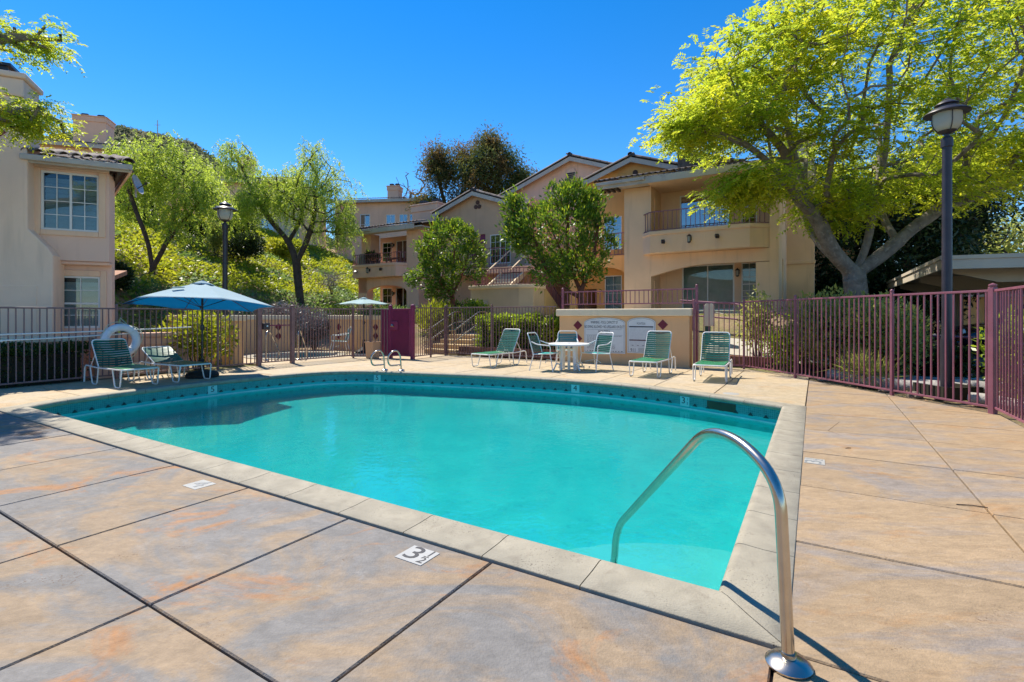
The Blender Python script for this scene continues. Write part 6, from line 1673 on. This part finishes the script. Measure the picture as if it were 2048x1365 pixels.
T1, tip, d, rg, *_ = tree('shade_tree', 'large yellow green shade tree with forked grey trunk behind the right fence', (10.02, 14.56, 0), [[tuple(big(p)) for p in lm] for lm in limbs], big(np.concatenate(tg)), 0.305, M['bark'], step=0.4, k=0.22, jit=0.05, pw=2.1, flare=1.25, rmin=0.011)
P, D = crown_leaves(tip, d, 17, np.array([0.34, 0.34, 0.16]), rg, np.array([10.2, 14.5, 5.6])); D[:, 2] *= 0.45
quads('crown', compound(P, D, 0.22 + 0.15*rg.random(len(P)), 5, 0.128, 0.054, rg), L['yellow_tree'], T1, (10.02, 14.56, 0))

# branches of a tree standing left of the picture
tx, ty = -11.6, 7.9
limbs = [[(tx, ty, -0.1), (tx+0.1, ty, 2.0), (tx+0.4, ty+0.05, 3.4)], [(tx+0.4, ty+0.05, 3.4), (tx+1.3, ty+0.2, 4.2), (tx+2.6, ty+0.35, 4.6), (tx+3.5, ty+0.5, 4.7)], [(tx+0.4, ty+0.05, 3.4), (tx+1.2, ty+0.1, 4.9), (tx+2.4, ty+0.3, 5.7), (tx+3.5, ty+0.5, 5.95)], [(tx+0.4, ty, 3.4), (tx, ty-0.3, 5.0), (tx-0.3, ty-0.5, 6.5)]]
tg = np.concatenate([ellipsoid(34, (tx+3.35, ty+0.6, 4.62), (0.70, 0.5, 0.36), rg0, 0.1), ellipsoid(8, (tx+2.4, ty+0.5, 4.9), (0.4, 0.4, 0.2), rg0, 0.1), ellipsoid(20, (tx+3.35, ty+0.6, 5.98), (0.75, 0.4, 0.20), rg0, 0.1), ellipsoid(60, (tx-0.3, ty-0.3, 6.2), (2.2, 1.6, 1.3), rg0, 0.4)])
T2, tip, d, rg, *_ = tree('shade_tree', 'leafy yellow green branches reaching in from the left edge before the house', (tx, ty, 0), limbs, tg, 0.20, M['bark'], step=0.3, k=0.22, jit=0.03)
P, D = crown_leaves(tip, d, 16, np.array([0.14, 0.14, 0.07]), rg); D[:, 2] *= 0.4
quads('crown', compound(P, D, 0.14 + 0.10*rg.random(len(P)), 5, 0.075, 0.026, rg), L['yellow_tree'], T2, (tx, ty, 0))

# pepper trees on the bank: hanging strands of fine leaflets ------------------------
def strands(tip, d, per, length, rg, spread=0.25, leaf=(0.15, 0.036), pitch=0.085):
    out = []; P = np.repeat(tip, per, 0) + rg.normal(size=(len(tip)*per, 3))*spread
    D = np.repeat(d, per, 0)*0.5 + rg.normal(size=P.shape)*0.55; D[:, 2] = np.abs(D[:, 2])*0.4; D = nrm(D)
    ln = length*(0.4 + 0.9*rg.random(len(P)))
    for s in np.arange(0, length*1.2, pitch):
        k = s < ln
        b = P[k] + D[k]*(0.45*(1-np.exp(-s/0.4))) - np.array([0, 0, 1.0])*(s*0.85)
        for sg in (-1, 1):
            dd = nrm(rg.normal(size=b.shape)*np.array([1, 1, 0.25]) - np.array([0, 0, 0.9]))
            out.append(leaves(b, dd, leaf[0]*(0.7+0.6*rg.random(len(b))), leaf[1], rg, 0.8))
    return np.concatenate(out)
def pepper(label, base, limbs, tg, R0, per, ln, m='pepper', **k):
    t, tip, d, rg, *_ = tree('pepper_tree', label, base, limbs, tg, R0, M['bark_dark'], step=0.45, k=0.25, jit=0.07, rmin=0.012, group='pepper trees on the bank')
    quads('crown', strands(tip, d, per, ln, rg, **k), L[m], t, base)
def gz(X, Y): return float(terrain(X, Y))
X, Y = -10.9, 26.0; z = gz(X, Y)
pepper('tall pepper tree with dark leaning trunk, right of the black lamp post', (X, Y, z),
       [[(X, Y, z-0.2), (X-0.15, Y, z+1.1), (X-0.25, Y, z+2.2)], [(X-0.25, Y, z+2.2), (X-0.7, Y+0.1, z+3.3), (X-1.8, Y+0.2, z+4.6), (X-2.7, Y+0.2, z+6.2), (X-3.2, Y, z+7.4)], [(X-0.25, Y, z+2.2), (X+0.3, Y, z+3.4), (X+0.8, Y-0.2, z+4.9), (X+0.6, Y, z+6.3)], [(X-0.7, Y+0.1, z+3.3), (X-0.2, Y+0.6, z+4.8), (X-0.4, Y+0.8, z+6.0)]],
       np.concatenate([ellipsoid(120, (X+0.65, Y, z+5.8), (2.0, 1.8, 2.0), rg0, 0.3), ellipsoid(70, (X-1.5, Y, z+5.9), (1.6, 1.4, 1.2), rg0, 0.3), ellipsoid(34, (X-3.3, Y, z+7.6), (0.8, 0.8, 0.95), rg0, 0.3), ellipsoid(40, (X-3.1, Y, z+5.4), (0.9, 1.2, 0.7), rg0, 0.3), ellipsoid(30, (X+2.1, Y, z+4.2), (0.7, 0.9, 1.2), rg0, 0.3), ellipsoid(12, (X+0.6, Y-0.4, z+7.9), (0.5, 0.5, 0.6), rg0, 0.3)]), 0.20, 6, 1.0)
X, Y = -14.5, 20.2; z = gz(X, Y)
pepper('multi stemmed pepper tree on the bank right of the left house', (X, Y, z),
       [[(X, Y, z-0.2), (X+0.05, Y, z+0.3)], [(X+0.05, Y, z+0.3), (X-0.15, Y, z+1.4), (X-0.6, Y, z+2.6), (X-1.0, Y, z+3.8)], [(X+0.05, Y, z+0.3), (X+0.5, Y+0.1, z+1.3), (X+0.8, Y+0.1, z+2.3), (X+0.8, Y+0.2, z+3.8)], [(X+0.5, Y+0.1, z+1.3), (X+1.3, Y, z+2.2), (X+2.1, Y, z+3.2)]],
       np.concatenate([ellipsoid(90, (X+0.2, Y, z+4.3), (1.8, 1.4, 0.9), rg0, 0.3), ellipsoid(46, (X-1.0, Y+0.4, z+4.7), (1.2, 1.2, 0.9), rg0, 0.3), ellipsoid(50, (X+1.9, Y, z+3.5), (0.9, 1.0, 0.9), rg0, 0.3), ellipsoid(22, (X+1.3, Y-0.4, z+2.5), (0.5, 0.5, 0.7), rg0, 0.3), ellipsoid(22, (X-1.3, Y+0.5, z+3.3), (0.5, 0.7, 0.8), rg0, 0.3), ellipsoid(14, (X+0.6, Y, z+5.2), (0.7, 0.6, 0.4), rg0, 0.3)]), 0.12, 5, 0.9)
X, Y = -20.6, 29.0; z = gz(X, Y)
pepper('light green pepper tree higher on the bank before the pinkish block', (X, Y, z),
       [[(X, Y, z-0.2), (X, Y, z+1.0)], [(X, Y, z+1.0), (X-1.2, Y, z+2.2), (X-2.0, Y, z+3.2)], [(X, Y, z+1.0), (X+1.2, Y, z+2.0), (X+2.0, Y, z+2.9)]],
       np.concatenate([ellipsoid(80, (X-0.8, Y, z+2.6), (2.4, 1.6, 0.8), rg0, 0.3), ellipsoid(46, (X+2.4, Y, z+2.7), (1.5, 1.4, 0.9), rg0, 0.3)]), 0.15, 5, 0.7, leaf=(0.18, 0.042))

# the two glossy pool trees ---------------------------------------------------------
def arbutus(label, base, limbs, tg, R0, per):
    t, tip, d, rg, *_ = tree('strawberry_tree', label, base, limbs, tg, R0, M['bark_red'], step=0.28, k=0.28, jit=0.035, group='glossy dark trees before the main building', flare=1.1)
    P, D = crown_leaves(tip, d, per, 0.12, rg, np.array(base) + np.array([0, 0, 2.0])); D[:, 2] += 0.25
    quads('crown', leaves(P, D, 0.13 + 0.07*rg.random(len(P)), 0.075, rg, 0.9), L['arbutus'], t, base)
    c = np.array(base) + np.array([-0.3, 0, 1.6]); out = nrm(tip - c)
    hi = tip[(out[:, 2] + 0.35*rg.random(len(tip)) > 0.45)]
    P = np.repeat(hi, 11, 0) + rg.normal(size=(len(hi)*11, 3))*0.11 + np.array([0, 0, 0.10]); D = nrm(P - c) + 0.55*rg.normal(size=P.shape); D[:, 2] += 0.7
    quads('young_leaves', leaves(P, D, 0.10 + 0.05*rg.random(len(P)), 0.05, rg, 0.9), L['lime'], t, base)
X, Y, z = -2.45, 21.4, gz(-2.45, 21.4)
arbutus('smaller glossy dark tree with reddish trunk left of the stair block', (X, Y, z),
        [[(X+0.05, Y, z-0.1), (X-0.05, Y, z+0.7), (X-0.1, Y, z+1.2)], [(X-0.1, Y, z+1.2), (X-0.6, Y, z+1.9), (X-0.9, Y, z+2.8)], [(X-0.1, Y, z+1.2), (X+0.3, Y, z+2.0), (X+0.6, Y, z+3.0)], [(X-0.1, Y, z+1.2), (X-0.1, Y+0.3, z+2.4), (X, Y+0.3, z+3.4)]],
        np.concatenate([ellipsoid(165, (X-0.15, Y, z+2.75), (1.45, 1.35, 1.45), rg0, 0.45), ellipsoid(22, (X-0.2, Y, z+4.0), (0.9, 0.7, 0.35), rg0, 0.2), ellipsoid(14, (X-1.6, Y, z+1.9), (0.35, 0.5, 0.3), rg0, 0.2), ellipsoid(26, (X-0.6, Y-0.2, z+1.45), (0.8, 0.7, 0.4), rg0, 0.3)]), 0.10, 25)
X, Y, z = 2.36, 17.3, gz(2.36, 17.3)
arbutus('larger glossy dark tree behind the left half of the sign wall', (X, Y, z),
        [[(X, Y, z-0.1), (X+0.02, Y, z+0.8), (X, Y, z+1.15)], [(X, Y, z+0.95), (X-0.6, Y, z+1.3), (X-1.2, Y, z+2.0), (X-1.6, Y, z+3.0)], [(X, Y, z+1.15), (X+0.4, Y, z+2.2), (X+0.6, Y, z+3.4)], [(X, Y, z+1.15), (X-0.4, Y+0.3, z+2.4), (X-0.4, Y+0.3, z+4.0)]],
        np.concatenate([ellipsoid(190, (X-0.55, Y, z+3.0), (1.75, 1.5, 1.35), rg0, 0.45), ellipsoid(34, (X-0.35, Y, z+4.45), (0.8, 0.7, 0.55), rg0, 0.2), ellipsoid(20, (X+0.35, Y, z+4.1), (0.45, 0.5, 0.45), rg0, 0.2), ellipsoid(30, (X-2.1, Y, z+3.3), (0.6, 0.6, 0.65), rg0, 0.2), ellipsoid(14, (X-2.35, Y, z+4.1), (0.28, 0.3, 0.4), rg0, 0.2), ellipsoid(34, (X-0.6, Y-0.2, z+1.75), (1.4, 0.9, 0.4), rg0, 0.3)]), 0.12, 25)

# eucalyptus behind the building ----------------------------------------------------
X, Y, z = -3.6, 47, 6.5
tg = np.concatenate([ellipsoid(150, (X+0.9, Y, z+7.4), (4.0, 3.2, 3.3), rg0, 0.35), ellipsoid(30, (X-3.4, Y, z+8.6), (1.2, 1.2, 1.6), rg0, 0.3), ellipsoid(26, (X-4.0, Y, z+5.0), (1.4, 1.2, 0.9), rg0, 0.3), ellipsoid(24, (X+4.4, Y, z+7.0), (1.0, 1.2, 1.0), rg0, 0.3), ellipsoid(20, (X+1.6, Y, z+10.4), (1.2, 1.0, 0.9), rg0, 0.3)])
t, tip, d, rg, *_ = tree('eucalyptus_tree', 'dark olive eucalyptus with orange tinted tips behind the gable roofs', (X, Y, z),
    [[(X-1.4, Y, z-6.5), (X-1.3, Y, z+1.5), (X-0.6, Y, z+5.0)], [(X-1.3, Y, z+1.5), (X-2.6, Y, z+5.0), (X-3.4, Y, z+8.0)], [(X-1.0, Y, z+3.0), (X+1.6, Y, z+6.0), (X+2.6, Y, z+9.0)]], tg, 0.36, M['bark_dark'], step=0.6, k=0.25, jit=0.12, rmin=0.02)
P, D = crown_leaves(tip, d, 165, 0.56, rg); D[:, 2] -= 0.7
quads('crown', leaves(P, D, 0.26 + 0.18*rg.random(len(P)), 0.085, rg, 0.9), L['euc'], t, (X, Y, z))
# bare tree far behind
X, Y = -10.7, 52; z = 8
t, *_ = tree('bare_tree', 'leafless grey tree behind the left wing chimney', (X, Y, z), [[(X, Y, z), (X, Y, z+3), (X+0.2, Y, z+6)]], ellipsoid(60, (X+0.6, Y, z+6.0), (2.6, 1.5, 3.2), rg0, 0.4), 0.16, M['bark'], step=0.5, k=0.2, jit=0.08, rmin=0.014)

# dark trees behind the carport and a lighter one
def bushy(name, label, base, tg, R0, m, per, spread, ll, lw, h, bark='bark_dark', group=None, droop=0.0, cat='tree', upw=0.0):
    X, Y, z = base
    t, tip, d, rg, *_ = tree(name, label, base, [[(X, Y, z-0.2), (X+0.05, Y, z+h*0.35), (X, Y, z+h*0.6)]], tg, R0, M[bark], step=0.5, k=0.25, jit=0.06, rmin=0.012, group=group, cat=cat)
    P, D = crown_leaves(tip, d, per, spread, rg); D[:, 2] += upw - droop
    quads('crown', leaves(P, D, ll*(0.7+0.6*rg.random(len(P))), lw, rg, 0.9), L[m], t, base)
    return t
bushy('dark_evergreen', 'dark evergreen behind the shade tree trunk, left of the carport roof', (16.2, 25.5, 0.2), ellipsoid(170, (16.2, 25.5, 4.8), (2.6, 2.2, 4.4), rg0, 0.4), 0.22, 'dark', 110, 0.42, 0.30, 0.10, 8, droop=0.3, group='dark evergreens behind the carport')
bushy('dark_evergreen', 'dark evergreen behind the carport, left of the tall right lamp post', (19.6, 25.0, 0.2), ellipsoid(190, (19.4, 25.0, 4.4), (2.6, 2.2, 4.2), rg0, 0.4), 0.22, 'dark', 110, 0.42, 0.30, 0.10, 8, droop=0.3, group='dark evergreens behind the carport')
bushy('dark_evergreen', 'dark evergreen behind the right lamp post, mostly hidden by the shade tree', (22.2, 25.5, 0.2), ellipsoid(120, (22.0, 25.5, 7.2), (2.8, 2.2, 3.0), rg0, 0.4), 0.22, 'dark', 110, 0.46, 0.30, 0.10, 8, droop=0.3, group='dark evergreens behind the carport')
bushy('leafy_tree', 'airy green tree with sky showing through above the carport roof', (29.0, 30.0, 0.2), ellipsoid(150, (29.4, 30.0, 4.8), (3.6, 2.4, 2.6), rg0, 0.3), 0.2, 'olive', 50, 0.45, 0.28, 0.12, 6)
fb = block('distant_house', 'distant peach house seen under the carport behind the parked cars', 24, 33, 0.0, -0.5, 16, 6, 2.6, M['stucco_orange'], [(-5, -3.5, 0.9, 2.1), (2, 3.5, 0.9, 2.1)])
fb['category'] = 'house'

# hedges and shrubs -------------------------------------------------------------------
def hedge(name, label, e0, e1, n0, n1, z0, z1, m, N, ll, lw, seed, cat='hedge', wob=0.05, core=True):
    rg = np.random.default_rng(seed)
    t = thing_en(name, label, cat, (e0+e1)/2, (n0+n1)/2, z0)
    if core: part('branches', MB().box(e0+0.14, e1-0.14, n0+0.14, n1-0.14, z0-0.05, z1-0.15), M['twig'], t, 0)
    u = rg.random((N, 3)); face = rg.random(N)
    s = 0.14*rg.random(N)
    ax = np.where(face < 0.45, 0, np.where(face < 0.85, 1, 2))
    p = u.copy()
    p[:, 2] = np.where(ax == 0, 1 - s/(z1-z0), p[:, 2])
    p[:, 1] = np.where(ax == 1, s/(n1-n0), p[:, 1])
    sd = rg.random(N) < 0.5
    p[:, 0] = np.where(ax == 2, np.where(sd, s/(e1-e0), 1 - s/(e1-e0)), p[:, 0])
    en = np.stack([e0+(e1-e0)*p[:, 0], n0+(n1-n0)*p[:, 1], z0+(z1-z0)*p[:, 2]], 1)
    en[:, 2] += wob*np.sin(en[:, 0]*5.1+seed)*np.sin(en[:, 1]*4.3) + wob*0.8*np.sin(en[:, 0]*11.7) * (p[:, 2] > 0.5)
    en[:, 1] += wob*np.sin(en[:, 0]*6.7+1)
    outd = np.zeros((N, 3)); outd[ax == 0, 2] = 1; outd[ax == 1, 1] = -1; outd[(ax == 2) & sd, 0] = -1; outd[(ax == 2) & ~sd, 0] = 1
    D = outd + 0.75*rg.normal(size=(N, 3)); D[:, 2] += 0.3
    Wm = np.array([[CE, SN, 0], [-SN, CE, 0], [0, 0, 1]])
    V = leaves(en, D, ll*(0.65+0.7*rg.random(N)), lw, rg, 0.9)
    quads('foliage', V, L[m], t, ((e0+e1)/2, (n0+n1)/2, z0))
    return t
hedge('clipped_hedge', 'dark clipped hedge behind the fence at the left edge', -13.4, -12.75, 1.4, 4.35, -0.05, 0.68, 'hedge_dark', 9000, 0.065, 0.036, 1)
hedge('clipped_hedge', 'long bushy lime tipped hedge behind the fence before the stair block', -9.6, -6.6, 13.5, 14.9, 0.1, 1.22, 'hedge_lime', 8500, 0.095, 0.05, 2, wob=0.09)
hedge('clipped_hedge', 'flat clipped hedge strip before the right wing, above the ramp railing', -5.0, 0.6, 17.0, 17.8, 0.35, 1.27, 'hedge_lime', 8500, 0.085, 0.045, 3, wob=0.02)
hedge('clipped_hedge', 'dark clipped hedge before the cars, behind the right lamp post', 0.9, 2.5, 12.6, 13.3, 0.0, 0.62, 'hedge_dark', 6000, 0.075, 0.04, 4)
hedge('clipped_hedge', 'tall dark hedge behind the right fence corner', 2.45, 3.1, 9.4, 11.6, 0.0, 0.75, 'hedge_dark', 7000, 0.07, 0.038, 5, wob=0.08)
hedge('clipped_hedge', 'dark hedge under the carport edge, between the cars and the shade tree', 0.6, 2.6, 17.2, 18.0, 0.15, 1.7, 'hedge_dark', 7000, 0.09, 0.05, 6, wob=0.1)
def shrub(name, label, loc, r, m, N, ll, lw, seed, inner=0.35, up=0.4, cat='shrub', stems=5, group=None, flat=0.9, core=True):
    rg = np.random.default_rng(seed); X, Y, z = loc; rx, ry, rz = r
    t = thing(name, label, cat, loc, 0, group)
    mb = MB()
    for k in range(stems):
        a = 2*math.pi*k/stems + rg.random(); q = 0.25 + 0.45*rg.random()
        mb.tube([(0.04*math.cos(a), 0.04*math.sin(a), -0.08), (rx*q*0.5*math.cos(a), ry*q*0.5*math.sin(a), rz*0.7), (rx*q*math.cos(a), ry*q*math.sin(a), rz*(1.2+0.4*rg.random()))], [0.022, 0.014, 0.006], 5)
    part('stem', mb, M['bark_dark'], t, 60)
    lob = [np.array([rx*0.45*math.cos(a), ry*0.45*math.sin(a), rz*(0.85+0.35*rg.random())]) for a in np.linspace(0, 2*math.pi, 6)[:-1]] + [np.array([0, 0, rz*1.2])]
    c = np.array(lob)[rg.integers(0, len(lob), N)]
    v = nrm(rg.normal(size=(N, 3))) * (inner + (1-inner)*rg.random((N, 1)))
    P = c + v*np.array([rx*0.60, ry*0.60, rz*0.75]); P[:, 2] = np.maximum(P[:, 2], 0.02)
    D = v*0.8 + rg.normal(size=(N, 3))*0.6; D[:, 2] += up
    quads('foliage', leaves(P, D, ll*(0.6+0.8*rg.random(N)), lw, rg, flat), L[m], t)
    return t
shrub('garden_shrub', 'bright yellow green shrub behind the blue umbrella pole', (*W(-13.05, 6.55)[:2], 0.0), (0.95, 0.9, 0.78), 'gold', 2600, 0.13, 0.05, 31, up=0.5)
shrub('spiky_shrub', 'vivid lime spiky shrub above the garden steps', (*W(-12.5, 15.0)[:2], tz(-12.5, 15)), (0.85, 0.8, 0.75), 'gold', 2600, 0.24, 0.032, 32, up=1.1)
shrub('garden_shrub', 'grey leaved shrub between the spa walls', (*W(-16.3, 12.4)[:2], 0.0), (0.9, 0.6, 0.75), 'silver', 3400, 0.10, 0.042, 33)
shrub('garden_shrub', 'dark shrub left of the spa wall with two diamond pairs', (*W(-16.0, 13.3)[:2], 0.2), (0.8, 0.6, 0.8), 'hedge_dark', 3000, 0.11, 0.05, 34)
shrub('garden_shrub', 'silvery shrub above the spa walls at the foot of the bank', (*W(-17.6, 12.2)[:2], 0.6), (1.3, 0.8, 0.65), 'silver', 3000, 0.13, 0.045, 35)
shrub('garden_shrub', 'sparse olive shrub behind the rightmost lounger', (*W(-1.3, 14.2)[:2], 0.1), (0.5, 0.5, 1.0), 'olive', 1500, 0.095, 0.05, 36, inner=0.2)
shrub('garden_shrub', 'full olive green bush in the middle of the slanting right fence', (*W(0.35, 13.0)[:2], 0.05), (1.05, 0.9, 0.95), 'olive', 9000, 0.10, 0.046, 37)
shrub('garden_shrub', 'dark lower bush left of the full olive bush', (*W(-0.35, 13.4)[:2], 0.0), (0.8, 0.7, 0.6), 'hedge_lime', 5200, 0.095, 0.048, 38)
shrub('garden_shrub', 'loose olive bush before the shade tree trunk', (*W(1.1, 12.35)[:2], 0.0), (0.85, 0.8, 0.9), 'olive', 6500, 0.095, 0.044, 39)
shrub('garden_shrub', 'glossy bush with yellow tips beside the right corner post', (*W(2.45, 9.55)[:2], 0.0), (0.5, 0.5, 0.74), 'hedge_lime', 2300, 0.095, 0.046, 40)
shrub('garden_shrub', 'twiggy grey bush outside the fence at the right edge', (*W(2.75, 8.1)[:2], 0.0), (0.55, 0.9, 0.75), 'silver', 4000, 0.06, 0.026, 41)
shrub('garden_shrub', 'olive bush outside the fence at the far right edge', (*W(3.0, 7.0)[:2], 0.0), (0.7, 0.9, 0.7), 'olive', 4000, 0.065, 0.03, 42)
shrub('grass_tuft', 'arching dark grass tuft before the timbers at the right fence', (*W(0.75, 11.3)[:2], 0.0), (0.45, 0.4, 0.24), 'olive', 700, 0.34, 0.014, 43, up=0.6)
shrub('garden_shrub', 'green leafy shrub at the foot of the sign wall railing', (*W(-11.6, 16.3)[:2], tz(-11.6, 16.3)), (0.7, 0.6, 0.55), 'hedge_lime', 2200, 0.11, 0.055, 44)
shrub('garden_shrub', 'dark green shrub at the foot of the smaller glossy tree', (*W(-13.6, 17.3)[:2], tz(-13.6, 17.3)), (0.9, 0.6, 0.5), 'hedge_dark', 2400, 0.11, 0.055, 45)
shrub('garden_shrub', 'purple flecked shrub below the left wing, behind the aqua umbrella', (*W(-17.5, 17.4)[:2], tz(-17.5, 17.4)), (1.6, 0.8, 0.45), 'ground_dark', 3000, 0.13, 0.06, 46)
for i, (x, y, r_, lab) in enumerate(((-14.75, 27.8, 1.0, 'round dark topiary shrub on the bank beside the black lamp post'), (-17.3, 27.6, 0.5, 'small dark topiary left of the columnar shrub on the bank'), (-13.6, 17.2, 0.5, 'dark clipped shrub touching the left house corner'))):
    zz = gz(x, y); rz_ = (0.85, 0.9, 1.1)[i]
    shrub('topiary', lab, (x, y, zz + (0.25 if i == 0 else 0.5 if i == 1 else 0.0)), (r_*1.05, r_*1.05, r_*rz_), 'dark', 5200 if i == 0 else 2500, 0.13, 0.07, 50+i, inner=0.55, group='dark clipped topiaries on the bank')
shrub('columnar_shrub', 'narrow brown green columnar shrub left of the black lamp post', (-15.9, 27.0, gz(-15.9, 27.0)), (0.45, 0.45, 1.1), 'olive', 2600, 0.14, 0.05, 55)
shrub('garden_shrub', 'twiggy brown shrub under the pepper tree beside its trunk', (-10.4, 29.0, gz(-10.4, 29.0)+0.6), (0.8, 0.8, 0.7), 'silver', 800, 0.16, 0.03, 56)
for i, (X, Y, r_) in enumerate(((-18.5, 33.5, 1.3), (-20.6, 27.0, 1.1), (-15.5, 34.5, 1.1), (-23.0, 30.0, 1.4))):
    shrub('garden_shrub', ['dark shrub on top of the bank under the slim chimney block', 'dark shrub behind the left house high on the bank', 'bright shrub on top of the bank behind the topiary', 'dark shrub on the bank beside the pinkish block'][i], (X, Y, gz(X, Y)), (r_*1.3, r_, r_*0.7), ('hedge_dark', 'hedge_dark', 'ground', 'dark')[i], 2400, 0.24, 0.11, 60+i)
for (pt, x, y, z, h) in POTS:
    rg = np.random.default_rng(int(h*100)); N = 260
    v = nrm(rg.normal(size=(N, 3)))*rg.random((N, 1)); P = np.array([x, y, z+h*0.45]) + v*np.array([0.16, 0.16, h*0.45])
    quads('foliage', leaves(P, v + np.array([0, 0, 0.6]) + 0.5*rg.normal(size=(N, 3)), 0.16, 0.05, rg), L['hedge_dark'], pt, ORG[pt.name])

# ground cover on the bank ----------------------------------------------------------------
rg = np.random.default_rng(5)
N = 120000
X = rg.uniform(-30, -6, N); Y = rg.uniform(14, 46, N)
s = -0.977*(X + 11.0) + 0.213*(Y - 16)
e_ = CE*X - SN*Y; n_ = SN*X + CE*Y
k = (s > -1.0) & (s < 15.5) & (X > -0.95*Y) & (X < -0.22*Y) & ~((e_ > -23.9) & (n_ > 20)) & ~((np.abs(X + 12.5) < 6) & (Y > 47.5))
X, Y = X[k], Y[k]
dens = 0.5 + 0.5*np.sin(X*0.9 + 1.3*np.sin(Y*0.5))*np.sin(Y*0.8 + 1.1*np.sin(X*0.6))
keep = rg.random(len(X)) < 0.45 + 0.55*dens
X, Y, dens = X[keep], Y[keep], dens[keep]
P = np.stack([X, Y, terrain(X, Y) + 0.04 + 0.28*rg.random(len(X))*(0.4 + dens)], 1)
D = rg.normal(size=P.shape)*0.9; D[:, 2] = 0.25 + 0.5*rg.random(len(P))
low = (terrain(X, Y) < 2.3) | ((np.sin(X*1.3)*np.sin(Y*0.9+1)) > 0.55)
for nm, mk, sel, sz in (('ground_cover', 'ground', ~low, 0.20), ('ivy', 'ground_dark', low, 0.20)):
    o = quads(nm, leaves(P[sel], D[sel], sz*(0.6+0.8*rg.random(int(sel.sum()))), 0.11, rg, 0.6), L[mk])
    tag(o, {'ground_cover': 'bright yellow green ground cover on the bank', 'ivy': 'deeper green leafy cover along the foot of the bank'}[nm], kind='stuff')
# chaparral on the far hill
N = 5200
X = rg.uniform(-260, -60, N); Y = rg.uniform(120, 215, N); Z = hillz(X, Y)
cl = []
for i in range(22):
    dv = nrm(rg.normal(size=(N, 3)))*np.array([1.5, 1.5, 0.9])*rg.random((N, 1)); sc = (0.5 + 1.2*rg.random((N, 1)))
    P = np.stack([X, Y, Z + 0.8], 1) + dv*sc
    cl.append(leaves(P, dv + 0.8*rg.normal(size=(N, 3)), 1.3, 0.8, rg, 0.9))
tag(quads('chaparral', np.concatenate(cl), L['brush']), 'dull green brush covering the distant hill', kind='stuff')
# dry leaves and twigs on the deck and soil near the right fence
N = 900
e_ = rg.uniform(-2.4, 2.6, N); n_ = rg.uniform(9.2, 14.5, N)
P = np.array([tuple(W(a, b2, 0)) for a, b2 in zip(e_, n_)]); P[:, 2] = terrain(P[:, 0], P[:, 1]) + 0.05
k = (4.36*e_ + 3.5*n_) > (4.36*-1.5 + 3.5*13.3 + 0.4)
D = rg.normal(size=P.shape); D[:, 2] *= 0.2
tag(quads('leaf_litter', leaves(P[k], D[k], 0.07, 0.035, rg), mat('dry_leaf', (0.28, 0.16, 0.08), 0.8, var=0.4, vs=20)), 'dry leaves on the soil behind the right fence', kind='stuff')
for i, (x, y, ln_, a, lab) in enumerate(((3.05, 3.45, 0.17, -0.35, 'thin brown twig lying on the right deck'), (3.25, 4.9, 0.06, 0.1, 'small brown leaf scrap near the right deck joint'))):
    q = thing('twig', lab, 'twig', (x, y, 0.0025)); part('stick', MB().tube([(0, 0, 0), (ln_*0.5*math.cos(a), ln_*0.5*math.sin(a), 0.004), (ln_*math.cos(a), ln_*math.sin(a), 0)], 0.0035, 5), M['bark_dark'], q)
